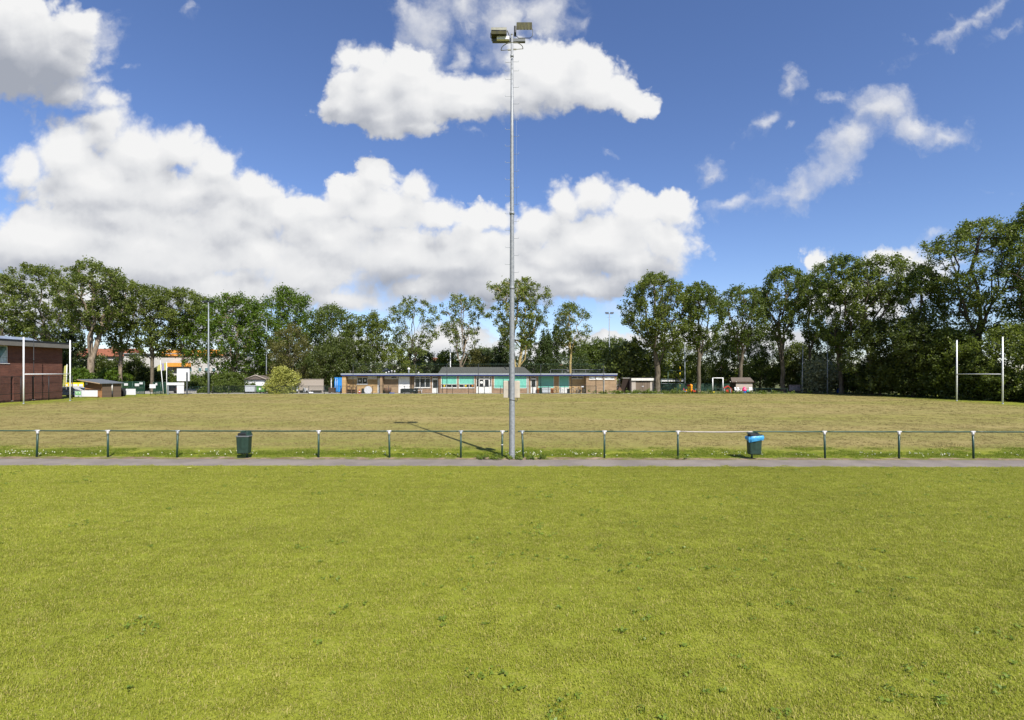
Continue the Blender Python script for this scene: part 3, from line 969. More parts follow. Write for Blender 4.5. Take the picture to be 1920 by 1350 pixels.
def build_ground():
    ground_mats()
    W = 62
    sheet('ground', [(-3000, -200), (3000, -200), (3000, 3000), (-3000, 3000)], -0.012, MATS['rough_grass'])
    sheet('lawn', [(-W, -30), (W, -30), (W, path_near(W)), (-W, path_near(-W))], 0.0, MATS['lawn_thatch'])
    sheet('path', [(-W, path_near(-W) - 0.03), (W, path_near(W) - 0.03), (W, path_far(W) + 0.04), (-W, path_far(-W) + 0.04)], 0.004, MATS['path_tarmac'])
    # frayed strip of bare soil between path and turf
    r = random.Random(4)
    n = 240
    lo = [(-W + 2 * W * i / n, path_far(-W + 2 * W * i / n) + r.uniform(-0.05, 0.07)) for i in range(n + 1)]
    hi = [(x, y + 0.46 + r.uniform(-0.14, 0.12)) for x, y in lo]
    me = MB()
    for i in range(n):
        me.quad((*lo[i], 0.008), (*lo[i + 1], 0.008), (*hi[i + 1], 0.008), (*hi[i], 0.008))
    so = me.build('soil', 'bare_soil', recalc=False)
    so['kind'] = 'structure'
    sheet('pitch', [(-W, path_far(-W)), (W, path_far(W)), (W, 75.4), (-W, 75.4)], -0.004, MATS['pitch_turf'])
    sheet('pavement', [(-62, 75.6), (17.5, 75.6), (17.5, 84), (-62, 110)], -0.002, MATS['yard_paving'])
    # ---- mown blades of the near lawn
    R = np.random.default_rng(11)
    pts, rots, scl = [], [], []
    y = -9.0
    while y < 17.7:
        half = 36.0
        x = -half
        while x < half:
            px, py = x + R.uniform(-.1, .1), y + R.uniform(-.1, .1)
            if py < path_near(px) - 0.5:
                pts.append((px, py, 0.0)); rots.append(R.uniform(0, 6.283)); scl.append(R.uniform(0.92, 1.1))
            x += 0.72
        y += 0.72
    # a row right up to the tarmac
    x = -36.0
    while x < 36:
        pts.append((x, path_near(x) - 0.42 + R.uniform(-.05, .05), 0.0)); rots.append(R.uniform(0, 6.283)); scl.append(R.uniform(0.75, 0.85))
        x += 0.6
    patches = [blade_patch('mown_blades', 100 + i, 3600, 0.022, 0.050, 0.0052, 1.0, 'lawn_blade', 1.15) for i in range(8)]
    scatter('grass', pts, rots, scl, patches, 'short yellow green mown grass of the near lawn')
    # ---- longer green strip along the rail
    pts, rots, scl = [], [], []
    for x in np.arange(-40, 40, 0.55):
        for k, dy in enumerate((0.50, 0.85, 1.3, 1.8, 2.4)):
            if R.random() < (0.95, 0.9, 0.75, 0.45, 0.2)[k]:
                pts.append((x + R.uniform(-.25, .25), fence_y(x) + dy + R.uniform(-.15, .15), 0.0)); rots.append(R.uniform(0, 6.283)); scl.append(R.uniform(0.6, 1.0))
    patches = [blade_patch('strip_blades', 200 + i, 900, 0.025, 0.07, 0.008, 1.0, 'strip_blade', 1.0) for i in range(5)]
    scatter('verge_grass', pts, rots, scl, patches, 'longer bright green grass along the rail fence')
    # ---- dry stubble of the pitch close to the rail
    pts, rots, scl = [], [], []
    for yy in np.arange(21.6, 37, 1.0):
        for x in np.arange(-yy * 1.06 - 2, yy * 1.06 + 2, 1.0):
            if R.random() < 1.0 - (yy - 21.6) / 18:
                pts.append((x + R.uniform(-.4, .4), yy + R.uniform(-.4, .4), -0.004)); rots.append(R.uniform(0, 6.283)); scl.append(R.uniform(0.9, 1.2))
    patches = [blade_patch('stubble_blades', 300 + i, 420, 0.012, 0.032, 0.010, 1.1, 'pitch_blade', 1.1) for i in range(5)]
    for yy in np.arange(23, 75, 1.7):
        for x in np.arange(-50, 50, 1.8):
            if abs(x) < yy * 1.06 + 2:
                pts.append((x + R.uniform(-.6, .6), yy + R.uniform(-.6, .6), -0.004)); rots.append(R.uniform(0, 6.283)); scl.append(R.uniform(1.4, 1.8))
    scatter('pitch_grass', pts, rots, scl, patches, 'dry straw coloured stubble of the pitch')
    # ---- flat rosettes of weeds in the lawn
    r = np.random.default_rng(5)
    cs = []
    for _ in range(480):
        yy = 3.4 + 14 * r.random() ** 1.1
        xx = r.uniform(-1, 1) * (yy * 1.05 + 1)
        if yy > path_near(xx) - 0.3:
            continue
        # more of them on the right-hand side
        if r.random() > 0.35 + 0.4 * (xx > 0):
            continue
        for _ in range(int(r.integers(1, 5))):
            cs.append((xx + r.normal(0, 0.16), yy + r.normal(0, 0.12), 0.045))
    V, idx = leaf_quads(r, np.array(cs), 8, 0.028, 0.036, up=2.2, flat=0.3)
    V[:, 2] = np.abs(V[:, 2] - 0.03) + 0.02
    Q = np.arange(len(V)).reshape(-1, 4)
    leaf_mat('leaf_weed', (0.110, 0.170, 0.020), (0.200, 0.270, 0.036), 0.3)
    o = obj_of('weeds', arr_mesh('weeds', V, Q, 'leaf_weed', r.random(len(cs))[idx].repeat(4)))
    tag(o, 'low dark green broadleaf weeds dotted over the lawn', None, None, 'stuff')
    # ---- clover heads along the verge
    b = MB()
    for _ in range(650):
        x = r.uniform(-24, 24)
        d = abs(r.normal(0.55, 0.35)) + 0.12
        if math.sin(x * 0.9) + math.sin(x * 2.3 + 1) + r.normal(0, 0.8) < 0.2:
            continue
        s = r.uniform(0.012, 0.022)
        b.lathe([(0.002, -s), (s, -s * .3), (s * .8, s * .6), (0.002, s)], (x, fence_y(x) + d, r.uniform(0.06, 0.10)), 6)
    mat('clover_white', (0.62, 0.62, 0.46), 0.8, 0, 0.2, 5)
    tag(b.build('clover_flowers', 'clover_white', recalc=False), 'tiny white clover heads in the verge grass', None, None, 'stuff')
    # ---- rough weeds at the foot of the mast and of the clubhouse
    cs = []
    for (cx, cy, sx, sy, n) in ((-0.75, 18.98, 0.35, 0.10, 16), (0.15, 19.0, 0.6, 0.08, 10), (1.05, 18.95, 0.22, 0.08, 9), (17.0, 76.2, 2.3, 0.25, 60), (21.5, 76.4, 2.5, 0.3, 30), (30, 76.2, 8, 0.4, 70), (6.4, 19.05, 0.15, 0.08, 4)):
        for _ in range(n):
            cs.append((cx + r.normal(0, sx), cy + r.normal(0, sy), abs(r.normal(0, 0.06 if cy < 50 else 0.22)) + 0.03))
    V, idx = leaf_quads(r, np.array(cs), 16, 0.05, 0.07, up=0.6)
    V2, idx2 = leaf_quads(r, np.array([c for c in cs if c[1] > 50]), 22, 0.16, 0.16, up=0.6)
    V = np.concatenate([V, V2]); tn = np.concatenate([r.random(len(cs))[idx], r.random(len(cs))[idx2]])
    V[:, 2] = np.abs(V[:, 2])
    leaf_mat('leaf_rank', (0.060, 0.110, 0.015), (0.160, 0.205, 0.030), 0.3)
    o = obj_of('rank_weeds', arr_mesh('rank_weeds', V, np.arange(len(V)).reshape(-1, 4), 'leaf_rank', tn.repeat(4)))
    tag(o, 'ragged green weeds at the mast foot and the clubhouse wall', None, None, 'stuff')
# ------------------------------------------------------------------ trees
def tree_meshes(seed, H, W, bare, trunk_r, mat_leaf, mat_bark, clumps=150, leaves=42, leaf=0.30, csize=0.55, limbs=5,
                fork=0.30, shape='poplar', lean=(0.0, 0.0), depth=None, wind=0.35, gap=0.0):
    """trunk with limbs grown towards leaf clumps spread through the crown's volume -> (trunk mesh, crown mesh)"""
    r = np.random.default_rng(seed)
    D = depth or W
    z0 = bare * H

    def half(t, ang):
        """relative half width of the crown at height t (0..1) and bearing ang, with an uneven outline"""
        if shape == 'poplar':      # narrow at the foot, broad and ragged above
            base = np.interp(t, [0, 0.15, 0.4, 0.65, 0.85, 1.0], [0.30, 0.50, 0.78, 1.0, 0.82, 0.22])
        elif shape == 'round':
            base = np.interp(t, [0, 0.12, 0.35, 0.6, 0.85, 1.0], [0.45, 0.78, 1.0, 0.97, 0.68, 0.12])
        elif shape == 'dome':
            base = np.sqrt(np.clip(1 - (t * 0.98) ** 2.2, 0, 1))
        elif shape == 'spire':
            base = np.interp(t, [0, 0.1, 0.35, 0.7, 1.0], [0.55, 0.85, 1.0, 0.75, 0.08])
        else:                      # cone
            base = np.interp(t, [0, 0.1, 1.0], [0.85, 1.0, 0.05])
        return base * (1 + 0.20 * np.sin(2 * ang + ph[0] + 3 * t) + 0.16 * np.sin(3 * ang + ph[1] - 6 * t) + 0.14 * np.sin(9 * t + ph[2] + ang))
    ph = r.uniform(0, 6.28, 4)
    # ---- leaf clumps, kept apart from one another
    C = np.zeros((0, 3))
    tries = 0
    mind = csize * (1.15 if shape != 'dome' else 0.85)
    while len(C) < clumps and tries < clumps * 30:
        tries += 1
        t = r.random() ** (0.8 if shape in ('poplar', 'round') else 1.25)
        ang = r.uniform(0, 6.283)
        rad = half(t, ang) * math.sqrt(r.random()) ** (0.75)
        p = np.array([rad * W / 2 * math.cos(ang), rad * D / 2 * math.sin(ang), z0 + t * (H - z0 - csize * 0.5)])
        if gap and math.sin(p[0] * 1.3 + ph[0]) + math.sin(p[2] * 1.1 + ph[1]) + math.sin(p[1] * 1.2 + ph[2]) < -1.6 + 2.2 * gap:
            continue
        if len(C) and np.min(np.linalg.norm((C - p) * (1, 1, 1.2), axis=1)) < mind:
            mind *= 0.9985
            continue
        C = np.vstack([C, p])
    # lean of the whole crown with height
    hh = np.clip(C[:, 2] / H, 0, 1) ** 1.6
    C[:, 0] += lean[0] * hh
    C[:, 1] += lean[1] * hh
    # ---- skeleton: nodes with parents
    nodes = [np.array([0.0, 0.0, -0.25])]
    par = [-1]

    def grow(frm, to, n, wob):
        a = nodes[frm]
        last = frm
        for i in range(1, n + 1):
            u = i / n
            p = a + (to - a) * u
            p = p + r.normal(0, wob, 3) * math.sin(math.pi * u) + np.array([0, 0, 1]) * wob * 1.2 * math.sin(math.pi * u)
            nodes.append(p)
            par.append(last)
            last = len(nodes) - 1
        return last
    zf = max(0.8, fork * H)
    single = shape in ('spire', 'cone')
    top = grow(0, np.array([lean[0] * 0.05 + r.normal(0, 0.03) * trunk_r * 4, lean[1] * 0.1, zf]), 5, trunk_r * 0.14)
    if single:
        grow(top, np.array([lean[0] * 0.9, lean[1] * 0.9, H * 0.94]), 8, 0.06)
    else:
        a0 = r.uniform(0, 6.28)
        for k in range(limbs):
            a = a0 + k * 2.4
            rr = 0.0 if k == 0 else r.uniform(0.28, 0.62) * W / 2
            zt = H * (0.90 if k == 0 else r.uniform(0.62, 0.88))
            tp = np.array([rr * math.cos(a) + lean[0] * (zt / H) ** 1.6, rr * math.sin(a) * D / W + lean[1], zt])
            st = top if k < 3 else top + int(r.integers(1, 3))
            grow(min(st, len(nodes) - 1), tp, 7, 0.035 * (zt - zf))
    order = np.argsort(np.linalg.norm(C[:, :2], axis=1) + 0.25 * np.abs(C[:, 2] - H * 0.6))
    for ci in order:
        c = C[ci]
        A = np.array(nodes)
        dv = c - A
        dist = np.linalg.norm(dv, axis=1)
        pen = np.where(dv[:, 2] < 0.25 * dist, 1.0 + 1.2 * (0.25 - dv[:, 2] / (dist + 1e-6)), 1.0)
        pen[A[:, 2] < zf * 0.92] = 9.0
        j = int(np.argmin(dist * pen))
        grow(j, c, 2 if dist[j] < 1.2 else 3, 0.06 * dist[j])
    n = len(nodes)
    A = np.array(nodes)
    cnt = np.zeros(n)
    kids = [[] for _ in range(n)]
    for i in range(1, n):
        kids[par[i]].append(i)
    for i in range(n - 1, 0, -1):
        if not kids[i]:
            cnt[i] += 1
        cnt[par[i]] += cnt[i]
    rad = np.maximum(0.012, trunk_r * 0.92 * (cnt / max(cnt[0], 1)) ** 0.52)
    for i in range(n):
        if A[i, 2] < zf * 0.25:
            rad[i] *= 1 + 0.35 * (1 - A[i, 2] / (zf * 0.25))
    # tubes along chains
    b = MB()
    starts = [(0, None)]
    while starts:
        s, p = starts.pop()
        ch = [s] if p is None else [p, s]
        rr = [rad[s]] if p is None else [min(rad[p] * 0.9, rad[s] * 1.25), rad[s]]
        cur = s
        while kids[cur]:
            ks = sorted(kids[cur], key=lambda q: -cnt[q])
            for q in ks[1:]:
                starts.append((q, cur))
            cur = ks[0]
            ch.append(cur)
            rr.append(rad[cur])
        if len(ch) > 1 and (max(rr) > 0.014):
            b.tube([A[i] for i in ch], rr, 9 if p is None else (6 if max(rr) > 0.05 else 4), cap=False)
    tm = bpy.data.meshes.new('trunk')
    tm.from_pydata(b.v, [], b.f)
    tm.polygons.foreach_set('use_smooth', [True] * len(b.f))
    tm.materials.append(MATS[mat_bark])
    # ---- leaves: each clump drawn out along the wind
    sp = csize * 0.46 * r.uniform(0.75, 1.3, len(C))
    fine = shape in ('poplar', 'round')
    V, idx = leaf_quads(r, C, int(leaves * 1.55) if fine else leaves, sp, leaf * (0.78 if fine else 1.0), up=0.35, flat=1.0)
    V[:, 0] += wind * np.repeat(r.normal(0.0, 0.25, len(idx)), 4) * csize
    cl = r.random(len(C)) * 0.7 + 0.3 * (C[:, 2] - z0) / (H - z0 + 1e-6) * r.random(len(C))
    tint = np.repeat(np.clip(cl[idx], 0, 1), 4)
    cm = arr_mesh('crown', V, np.arange(len(V)).reshape(-1, 4), mat_leaf, tint)
    return tm, cm


def plant_tree(name, label, cat, px, Y, top, width, group=None, proto=None, flip=False, **kw):
    """tree at column px, ground depth Y; top row and crown width are the photograph's"""
    H = az(top, Y)
    W = width / F * Y * 1.14
    o = thing(name, label, cat, (ax(px, Y), Y, 0), 0, group)
    tm, cm = tree_meshes(H=H, W=W, **kw)
    obj_of('trunk', tm, o)
    obj_of('crown', cm, o)
    return o


GT_L = 'tall roadside trees along the left side'
GT_M = 'sparse tall trees behind the clubhouse'
GT_S = 'slim spire poplars far behind the clubhouse'
GT_R = 'tall trees along the right side'
GT_F = 'round trees in the far background'


def build_trees():
    P = plant_tree
    pop = dict(shape='poplar', mat_leaf='leaf_poplar', mat_bark='bark_grey')
    # ---- left side, crowns bent by the wind
    P('poplar_tree', 'windswept tree cut by the left edge of the photo, behind the brick building', 'tree', 12, 80, 512, 120, GT_L, seed=1, bare=0.22, trunk_r=0.30, clumps=200, lean=(-1.2, 0), **{**pop, 'mat_leaf': 'leaf_lime'})
    P('poplar_tree', 'dense windswept tree rising behind the roof middle of the brick building', 'tree', 82, 82, 494, 125, GT_L, seed=2, bare=0.24, trunk_r=0.32, clumps=230, lean=(-1.0, 0), **pop)
    P('poplar_tree', 'tallest left tree, pale trunk forked low above the wooden kiosk', 'tree', 170, 75, 490, 128, GT_L, seed=3, bare=0.46, trunk_r=0.47, clumps=240, lean=(0.2, 0), limbs=4, fork=0.26, gap=0.2, **{**pop, 'mat_bark': 'bark_pale'})
    P('poplar_tree', 'windswept tree with pale branched stem right of the kiosk roof', 'tree', 226, 80, 526, 112, GT_L, seed=4, bare=0.36, trunk_r=0.28, clumps=210, lean=(1.0, 0), **{**pop, 'mat_bark': 'bark_pale'})
    P('poplar_tree', 'windswept tree standing behind the flagpoles', 'tree', 285, 82, 536, 108, GT_L, seed=5, bare=0.34, trunk_r=0.28, clumps=200, lean=(0.8, 0), **pop)
    P('poplar_tree', 'thin windswept tree whose branches cross the orange banded building', 'tree', 343, 84, 541, 95, GT_L, seed=6, bare=0.36, trunk_r=0.22, clumps=170, lean=(0.6, 0), gap=0.2, **pop)
    P('spruce_tree', 'dark conifer between the brick building and the pale forked trunk', 'tree', 135, 88, 595, 75, None, seed=7, bare=0.03, trunk_r=0.25, clumps=190, shape='cone', leaves=50, mat_leaf='leaf_dark', mat_bark='bark_dark', wind=0.1)
    P('spruce_tree', 'dark conifer showing above the brick building roof', 'tree', 45, 92, 600, 110, None, seed=8, bare=0.05, trunk_r=0.25, clumps=200, shape='round', leaves=50, mat_leaf='leaf_dark', mat_bark='bark_dark', wind=0.1)
    # ---- bright dense ones behind the tall lamp mast
    P('oak_tree', 'bright green dense broad tree just right of the left lamp mast', 'tree', 437, 86, 549, 150, None, seed=9, bare=0.13, trunk_r=0.36, clumps=330, leaves=55, leaf=0.33, csize=0.75, shape='round', limbs=6, fork=0.16, mat_leaf='leaf_bright', mat_bark='bark_pale', wind=0.1)
    P('oak_tree', 'taller bright green tree behind the gold bush', 'tree', 532, 92, 537, 112, None, seed=10, bare=0.10, trunk_r=0.36, clumps=290, leaves=50, leaf=0.33, csize=0.75, shape='round', fork=0.16, mat_leaf='leaf_bright', mat_bark='bark_grey', wind=0.1)
    P('birch_tree', 'olive brown thin leaved tree behind the gold bush', 'tree', 547, 84, 606, 78, None, seed=11, bare=0.05, trunk_r=0.18, clumps=190, leaves=50, leaf=0.22, shape='round', mat_leaf='leaf_brown', mat_bark='bark_grey', wind=0.1)
    P('oak_tree', 'dark green round tree behind the timber wall', 'tree', 622, 92, 571, 118, None, seed=12, bare=0.10, trunk_r=0.34, clumps=260, leaves=48, leaf=0.31, csize=0.7, shape='round', mat_leaf='leaf_oak', mat_bark='bark_grey', wind=0.1)
    P('yew_tree', 'low very dark spreading tree behind the blue container', 'tree', 640, 84, 632, 105, None, seed=13, bare=0.05, trunk_r=0.25, clumps=260, leaves=52, leaf=0.27, shape='round', mat_leaf='leaf_shade', mat_bark='bark_dark', wind=0.1)
    P('poplar_tree', 'round topped tree with bare trunk behind the left end of the clubhouse', 'tree', 700, 90, 584, 68, GT_M, seed=14, bare=0.36, trunk_r=0.26, clumps=150, leaves=46, shape='round', mat_leaf='leaf_poplar', mat_bark='bark_grey', limbs=4, fork=0.36)
    P('poplar_tree', 'sparse many stemmed tree behind the white garage door', 'tree', 776, 90, 556, 88, GT_M, seed=15, bare=0.16, trunk_r=0.24, clumps=150, leaves=34, gap=0.35, limbs=7, fork=0.08, **pop)
    P('poplar_tree', 'sparse wide topped tree behind the left end of the sheet roof', 'tree', 866, 92, 552, 88, GT_M, seed=16, bare=0.38, trunk_r=0.25, clumps=125, leaves=32, gap=0.4, limbs=6, fork=0.14, **{**pop, 'mat_bark': 'bark_pale'})
    P('poplar_tree', 'tallest tree behind the clubhouse, crossed by the near lamp mast', 'tree', 971, 90, 520, 112, GT_M, seed=17, bare=0.36, trunk_r=0.36, clumps=210, leaves=46, limbs=6, fork=0.12, gap=0.15, **{**pop, 'mat_leaf': 'leaf_lime', 'mat_bark': 'bark_gold'})
    P('poplar_tree', 'lone slender tree behind the dark teal shutters', 'tree', 1069, 92, 567, 76, GT_M, seed=18, bare=0.42, trunk_r=0.24, clumps=110, leaves=38, limbs=4, fork=0.32, gap=0.15, **{**pop, 'mat_bark': 'bark_gold'})
    P('cedar_tree', 'dark flat branched conifer behind the triple window', 'tree', 785, 98, 652, 74, None, seed=19, bare=0.05, trunk_r=0.25, clumps=150, leaves=60, shape='round', mat_leaf='leaf_dark', mat_bark='bark_dark', wind=0.05)
    P('willow_bush', 'soft olive green bush behind the pillar of the clubhouse', 'bush', 738, 88, 648, 66, None, seed=20, bare=0.02, trunk_r=0.14, clumps=150, leaves=60, leaf=0.20, shape='dome', mat_leaf='leaf_lime', mat_bark='bark_grey', wind=0.05)
    P('pine_tree', 'dark round topped pine left of the near lamp mast', 'tree', 930, 105, 650, 62, None, seed=21, bare=0.1, trunk_r=0.25, clumps=130, leaves=60, shape='round', mat_leaf='leaf_dark', mat_bark='bark_dark', wind=0.05)
    P('hazel_bush', 'brownish green round bush behind the left half of the sheet roof', 'bush', 893, 100, 655, 70, None, seed=22, bare=0.02, trunk_r=0.16, clumps=150, leaves=60, shape='dome', mat_leaf='leaf_brown', mat_bark='bark_grey', wind=0.05)
    P('hazel_bush', 'mid green bush at the left foot of the wide topped sparse tree', 'bush', 842, 100, 657, 55, None, seed=23, bare=0.02, trunk_r=0.16, clumps=130, leaves=60, shape='dome', mat_leaf='leaf_oak', mat_bark='bark_grey', wind=0.05)
    # ---- spire poplars
    for i, (px, top, w, lab) in enumerate(((946, 612, 24, 'dark spire poplar just left of the near lamp mast'),
                                           (994, 606, 30, 'widest spire poplar, right of the near lamp mast'),
                                           (1019, 618, 20, 'left one of the close pair of slim spire poplars'),
                                           (1028, 615, 20, 'right one of the close pair of slim spire poplars'),
                                           (1044, 606, 25, 'spire poplar touching the lone slender tree'))):
        P('spire_poplar', lab, 'tree', px, 104 + i, top, w, GT_S, seed=30 + i, bare=0.06, trunk_r=0.22, clumps=130, leaves=46, leaf=0.26, csize=0.5, shape='spire', mat_leaf='leaf_spire', mat_bark='bark_dark', wind=0.1)
    # ---- far round trees
    for i, (px, top, w, lab) in enumerate(((1092, 640, 55, 'far round tree right of the lone slender tree'),
                                           (1118, 634, 52, 'far round tree left of the thin lamp mast behind the clubhouse'),
                                           (1152, 632, 66, 'far round tree right behind the thin lamp mast'),
                                           (905, 650, 60, 'far round tree between the sparse tree and the dark pine'))):
        P('ash_tree', lab, 'tree', px, 135, top, w, GT_F, seed=40 + i, bare=0.1, trunk_r=0.3, clumps=170, leaves=44, leaf=0.4, csize=0.9, shape='round', mat_leaf='leaf_oak', mat_bark='bark_dark', wind=0.05)
    P('maple_tree', 'low leafy tree with large yellow green leaves behind the small garage', 'tree', 1183, 84, 640, 98, None, seed=50, bare=0.04, trunk_r=0.24, clumps=200, leaves=26, leaf=0.50, csize=0.8, shape='round', mat_leaf='leaf_maple', mat_bark='bark_grey', wind=0.05)
    # ---- right side
    P('poplar_tree', 'broad tall tree with thick bare trunk right of the small garage', 'tree', 1233, 77, 514, 122, GT_R, seed=60, bare=0.31, trunk_r=0.44, clumps=300, leaves=44, lean=(-0.6, 0), limbs=6, fork=0.20, **pop)
    P('poplar_tree', 'tall tree with straight bare trunk beside the orange slide', 'tree', 1310, 77, 529, 86, GT_R, seed=61, bare=0.42, trunk_r=0.31, clumps=190, leaves=40, limbs=5, fork=0.27, gap=0.15, **{**pop, 'mat_leaf': 'leaf_oak', 'mat_bark': 'bark_grey'})
    P('poplar_tree', 'tall tree standing right behind the wooden playhouse', 'tree', 1388, 82, 532, 100, GT_R, seed=62, bare=0.39, trunk_r=0.34, clumps=200, leaves=40, limbs=6, fork=0.24, gap=0.15, lean=(0.5, 0), **{**pop, 'mat_leaf': 'leaf_oak'})
    P('poplar_tree', 'tall tree whose trunk stands left of the graffiti board', 'tree', 1467, 82, 500, 96, GT_R, seed=63, bare=0.40, trunk_r=0.36, clumps=220, leaves=40, limbs=6, fork=0.18, gap=0.15, lean=(0.4, 0), **{**pop, 'mat_leaf': 'leaf_oak'})
    P('poplar_tree', 'narrow tree squeezed between two broader ones above the graffiti board', 'tree', 1520, 84, 506, 58, GT_R, seed=64, bare=0.40, trunk_r=0.22, clumps=150, leaves=38, limbs=4, fork=0.2, gap=0.2, **{**pop, 'mat_leaf': 'leaf_oak'})
    P('poplar_tree', 'dense tall tree behind the lamp mast at the right corner of the pitch', 'tree', 1578, 76, 479, 108, GT_R, seed=65, bare=0.30, trunk_r=0.34, clumps=270, leaves=44, limbs=6, fork=0.15, **{**pop, 'mat_leaf': 'leaf_oak'})
    P('poplar_tree', 'tall tree leaning right, loose branches at its right edge', 'tree', 1632, 72, 477, 108, GT_R, seed=66, bare=0.36, trunk_r=0.34, clumps=230, leaves=40, lean=(1.6, 0), limbs=6, fork=0.2, gap=0.2, **pop)
    P('poplar_tree', 'shorter dark tree between the leaning tree and the biggest right tree', 'tree', 1728, 68, 496, 90, GT_R, seed=67, bare=0.16, trunk_r=0.28, clumps=230, leaves=42, **{**pop, 'mat_leaf': 'leaf_oak'})
    P('poplar_tree', 'biggest tree on the right, dark forked trunk above the goal crossbar', 'tree', 1835, 62, 414, 180, GT_R, seed=68, bare=0.28, trunk_r=0.46, clumps=360, leaves=44, leaf=0.26, limbs=7, fork=0.22, gap=0.38, **{**pop, 'mat_bark': 'bark_dark'})
    P('poplar_tree', 'very tall dark tree cut by the right edge of the photo', 'tree', 1940, 58, 372, 100, GT_R, seed=69, bare=0.2, trunk_r=0.4, clumps=260, leaves=46, leaf=0.27, limbs=6, fork=0.2, gap=0.1, **{**pop, 'mat_leaf': 'leaf_oak', 'mat_bark': 'bark_dark'})
    # lower trees filling the wood on the right
    for i, (px, Y, top, w, m, lab) in enumerate(((1268, 94, 636, 80, 'leaf_lime', 'light green low tree between the thick trunk and the thin lamp post'),
                                                 (1352, 92, 622, 84, 'leaf_lime', 'loose light green low tree above the white goal frame'),
                                                 (1425, 94, 612, 78, 'leaf_oak', 'low dark tree right of the playhouse roof'),
                                                 (1497, 92, 640, 66, 'leaf_maple', 'yellow green low tree behind the leaning lamp post'),
                                                 (1560, 84, 610, 84, 'leaf_shade', 'dark low tree behind the silver bush'),
                                                 (1650, 70, 600, 96, 'leaf_shade', 'dark low tree under the leaning tree'),
                                                 (1712, 66, 590, 92, 'leaf_shade', 'dark low tree left of the right goal'),
                                                 (1778, 63, 612, 88, 'leaf_poplar', 'low leafy tree behind the left post of the right goal'),
                                                 (1905, 57, 605, 130, 'leaf_poplar', 'low leafy tree behind the right post of the right goal'))):
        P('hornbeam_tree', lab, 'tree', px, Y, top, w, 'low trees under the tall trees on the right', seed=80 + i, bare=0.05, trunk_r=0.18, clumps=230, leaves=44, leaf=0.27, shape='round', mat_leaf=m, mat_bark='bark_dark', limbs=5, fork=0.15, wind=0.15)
    # ---- single bushes
    P('gold_bush', 'rounded golden green bush beside the green wheeled container', 'bush', 531, 77.6, 687, 43, None, seed=100, bare=0.0, trunk_r=0.10, clumps=250, leaves=44, leaf=0.17, csize=0.42, shape='dome', depth=4.5, mat_leaf='leaf_gold', mat_bark='bark_grey', wind=0.0)
    P('dark_bush', 'dark green clipped bush left of the white caravan', 'bush', 428, 80, 698, 84, None, seed=101, bare=0.0, trunk_r=0.10, clumps=230, leaves=50, leaf=0.20, csize=0.45, shape='dome', depth=5, mat_leaf='leaf_oak', mat_bark='bark_dark', wind=0.0)
    P('silver_bush', 'grey green feathery bush at the foot of the right corner lamp mast', 'bush', 1536, 78.5, 670, 44, None, seed=112, bare=0.0, trunk_r=0.12, clumps=75, leaves=40, leaf=0.36, csize=0.85, shape='round', mat_leaf='leaf_silver', mat_bark='bark_dark', wind=0.0)
    P('laurel_bush', 'bright green bush under the pale forked trunk', 'bush', 150, 73, 690, 46, None, seed=103, bare=0.0, trunk_r=0.10, clumps=120, leaves=50, leaf=0.22, csize=0.45, shape='dome', mat_leaf='leaf_bright', mat_bark='bark_dark', wind=0.0)
    P('laurel_bush', 'bright green bush above the right end of the kiosk roof', 'bush', 205, 80, 688, 50, None, seed=104, bare=0.0, trunk_r=0.10, clumps=120, leaves=50, leaf=0.22, csize=0.45, shape='dome', mat_leaf='leaf_bright', mat_bark='bark_dark', wind=0.0)
    # ---- dense undergrowth nobody could count
    r = np.random.default_rng(77)

    def mass(name, label, line, n, depth, leafm, hvar=0.25):
        """leafy mass along a line of (px, Y, top row)"""
        xs = np.array([ax(p, y) for p, y, t in line])
        ys = np.array([y for p, y, t in line])
        hs = np.array([az(t, y) for p, y, t in line])
        seg = np.linspace(0, 1, len(line))
        u = r.random(n)
        cx, cy, ch = np.interp(u, seg, xs), np.interp(u, seg, ys), np.interp(u, seg, hs)
        lump = 0.80 + hvar * np.sin(cx * 0.9) * np.sin(cx * 0.37 + 1) + 0.12 * np.sin(cx * 2.3)
        d = r.random(n)
        prof = np.sqrt(np.clip(1 - (2 * d - 1) ** 2, 0, 1)) * 0.55 + 0.45
        z = ch * lump * prof * r.random(n) ** 0.6
        # thickness runs away from the pitch, square to the line
        nx, ny = np.interp(u, seg, np.gradient(ys)), -np.interp(u, seg, np.gradient(xs))
        ln = np.hypot(nx, ny) + 1e-6
        nx, ny = nx / ln, ny / ln
        sg = np.where(ny < 0, -1, 1) if name != 'undergrowth_right' else np.where(nx > 0, 1, -1)
        C = np.stack([cx + nx * sg * d * depth, cy + ny * sg * d * depth, np.maximum(z, 0.15)], 1)
        V, idx = leaf_quads(r, C, 20, 0.32, 0.27, up=0.4)
        V[:, 2] = np.maximum(V[:, 2], 0.0)
        o = obj_of('undergrowth', arr_mesh('undergrowth', V, np.arange(len(V)).reshape(-1, 4), leafm, np.repeat(r.random(n)[idx], 4)))
        tag(o, label, None, None, 'stuff')
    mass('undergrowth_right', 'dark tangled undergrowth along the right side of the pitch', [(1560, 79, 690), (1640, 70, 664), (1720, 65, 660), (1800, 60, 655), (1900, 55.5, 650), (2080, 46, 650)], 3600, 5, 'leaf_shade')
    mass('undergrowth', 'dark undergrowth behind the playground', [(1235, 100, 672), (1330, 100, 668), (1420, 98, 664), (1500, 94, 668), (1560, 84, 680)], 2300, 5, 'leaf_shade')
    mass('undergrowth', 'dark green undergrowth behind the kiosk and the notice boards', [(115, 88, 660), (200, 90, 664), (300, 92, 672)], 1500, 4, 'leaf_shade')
    mass('undergrowth', 'green shrubs before the orange banded building', [(225, 96, 690), (300, 99, 694), (350, 99, 692)], 520, 3, 'leaf_oak')
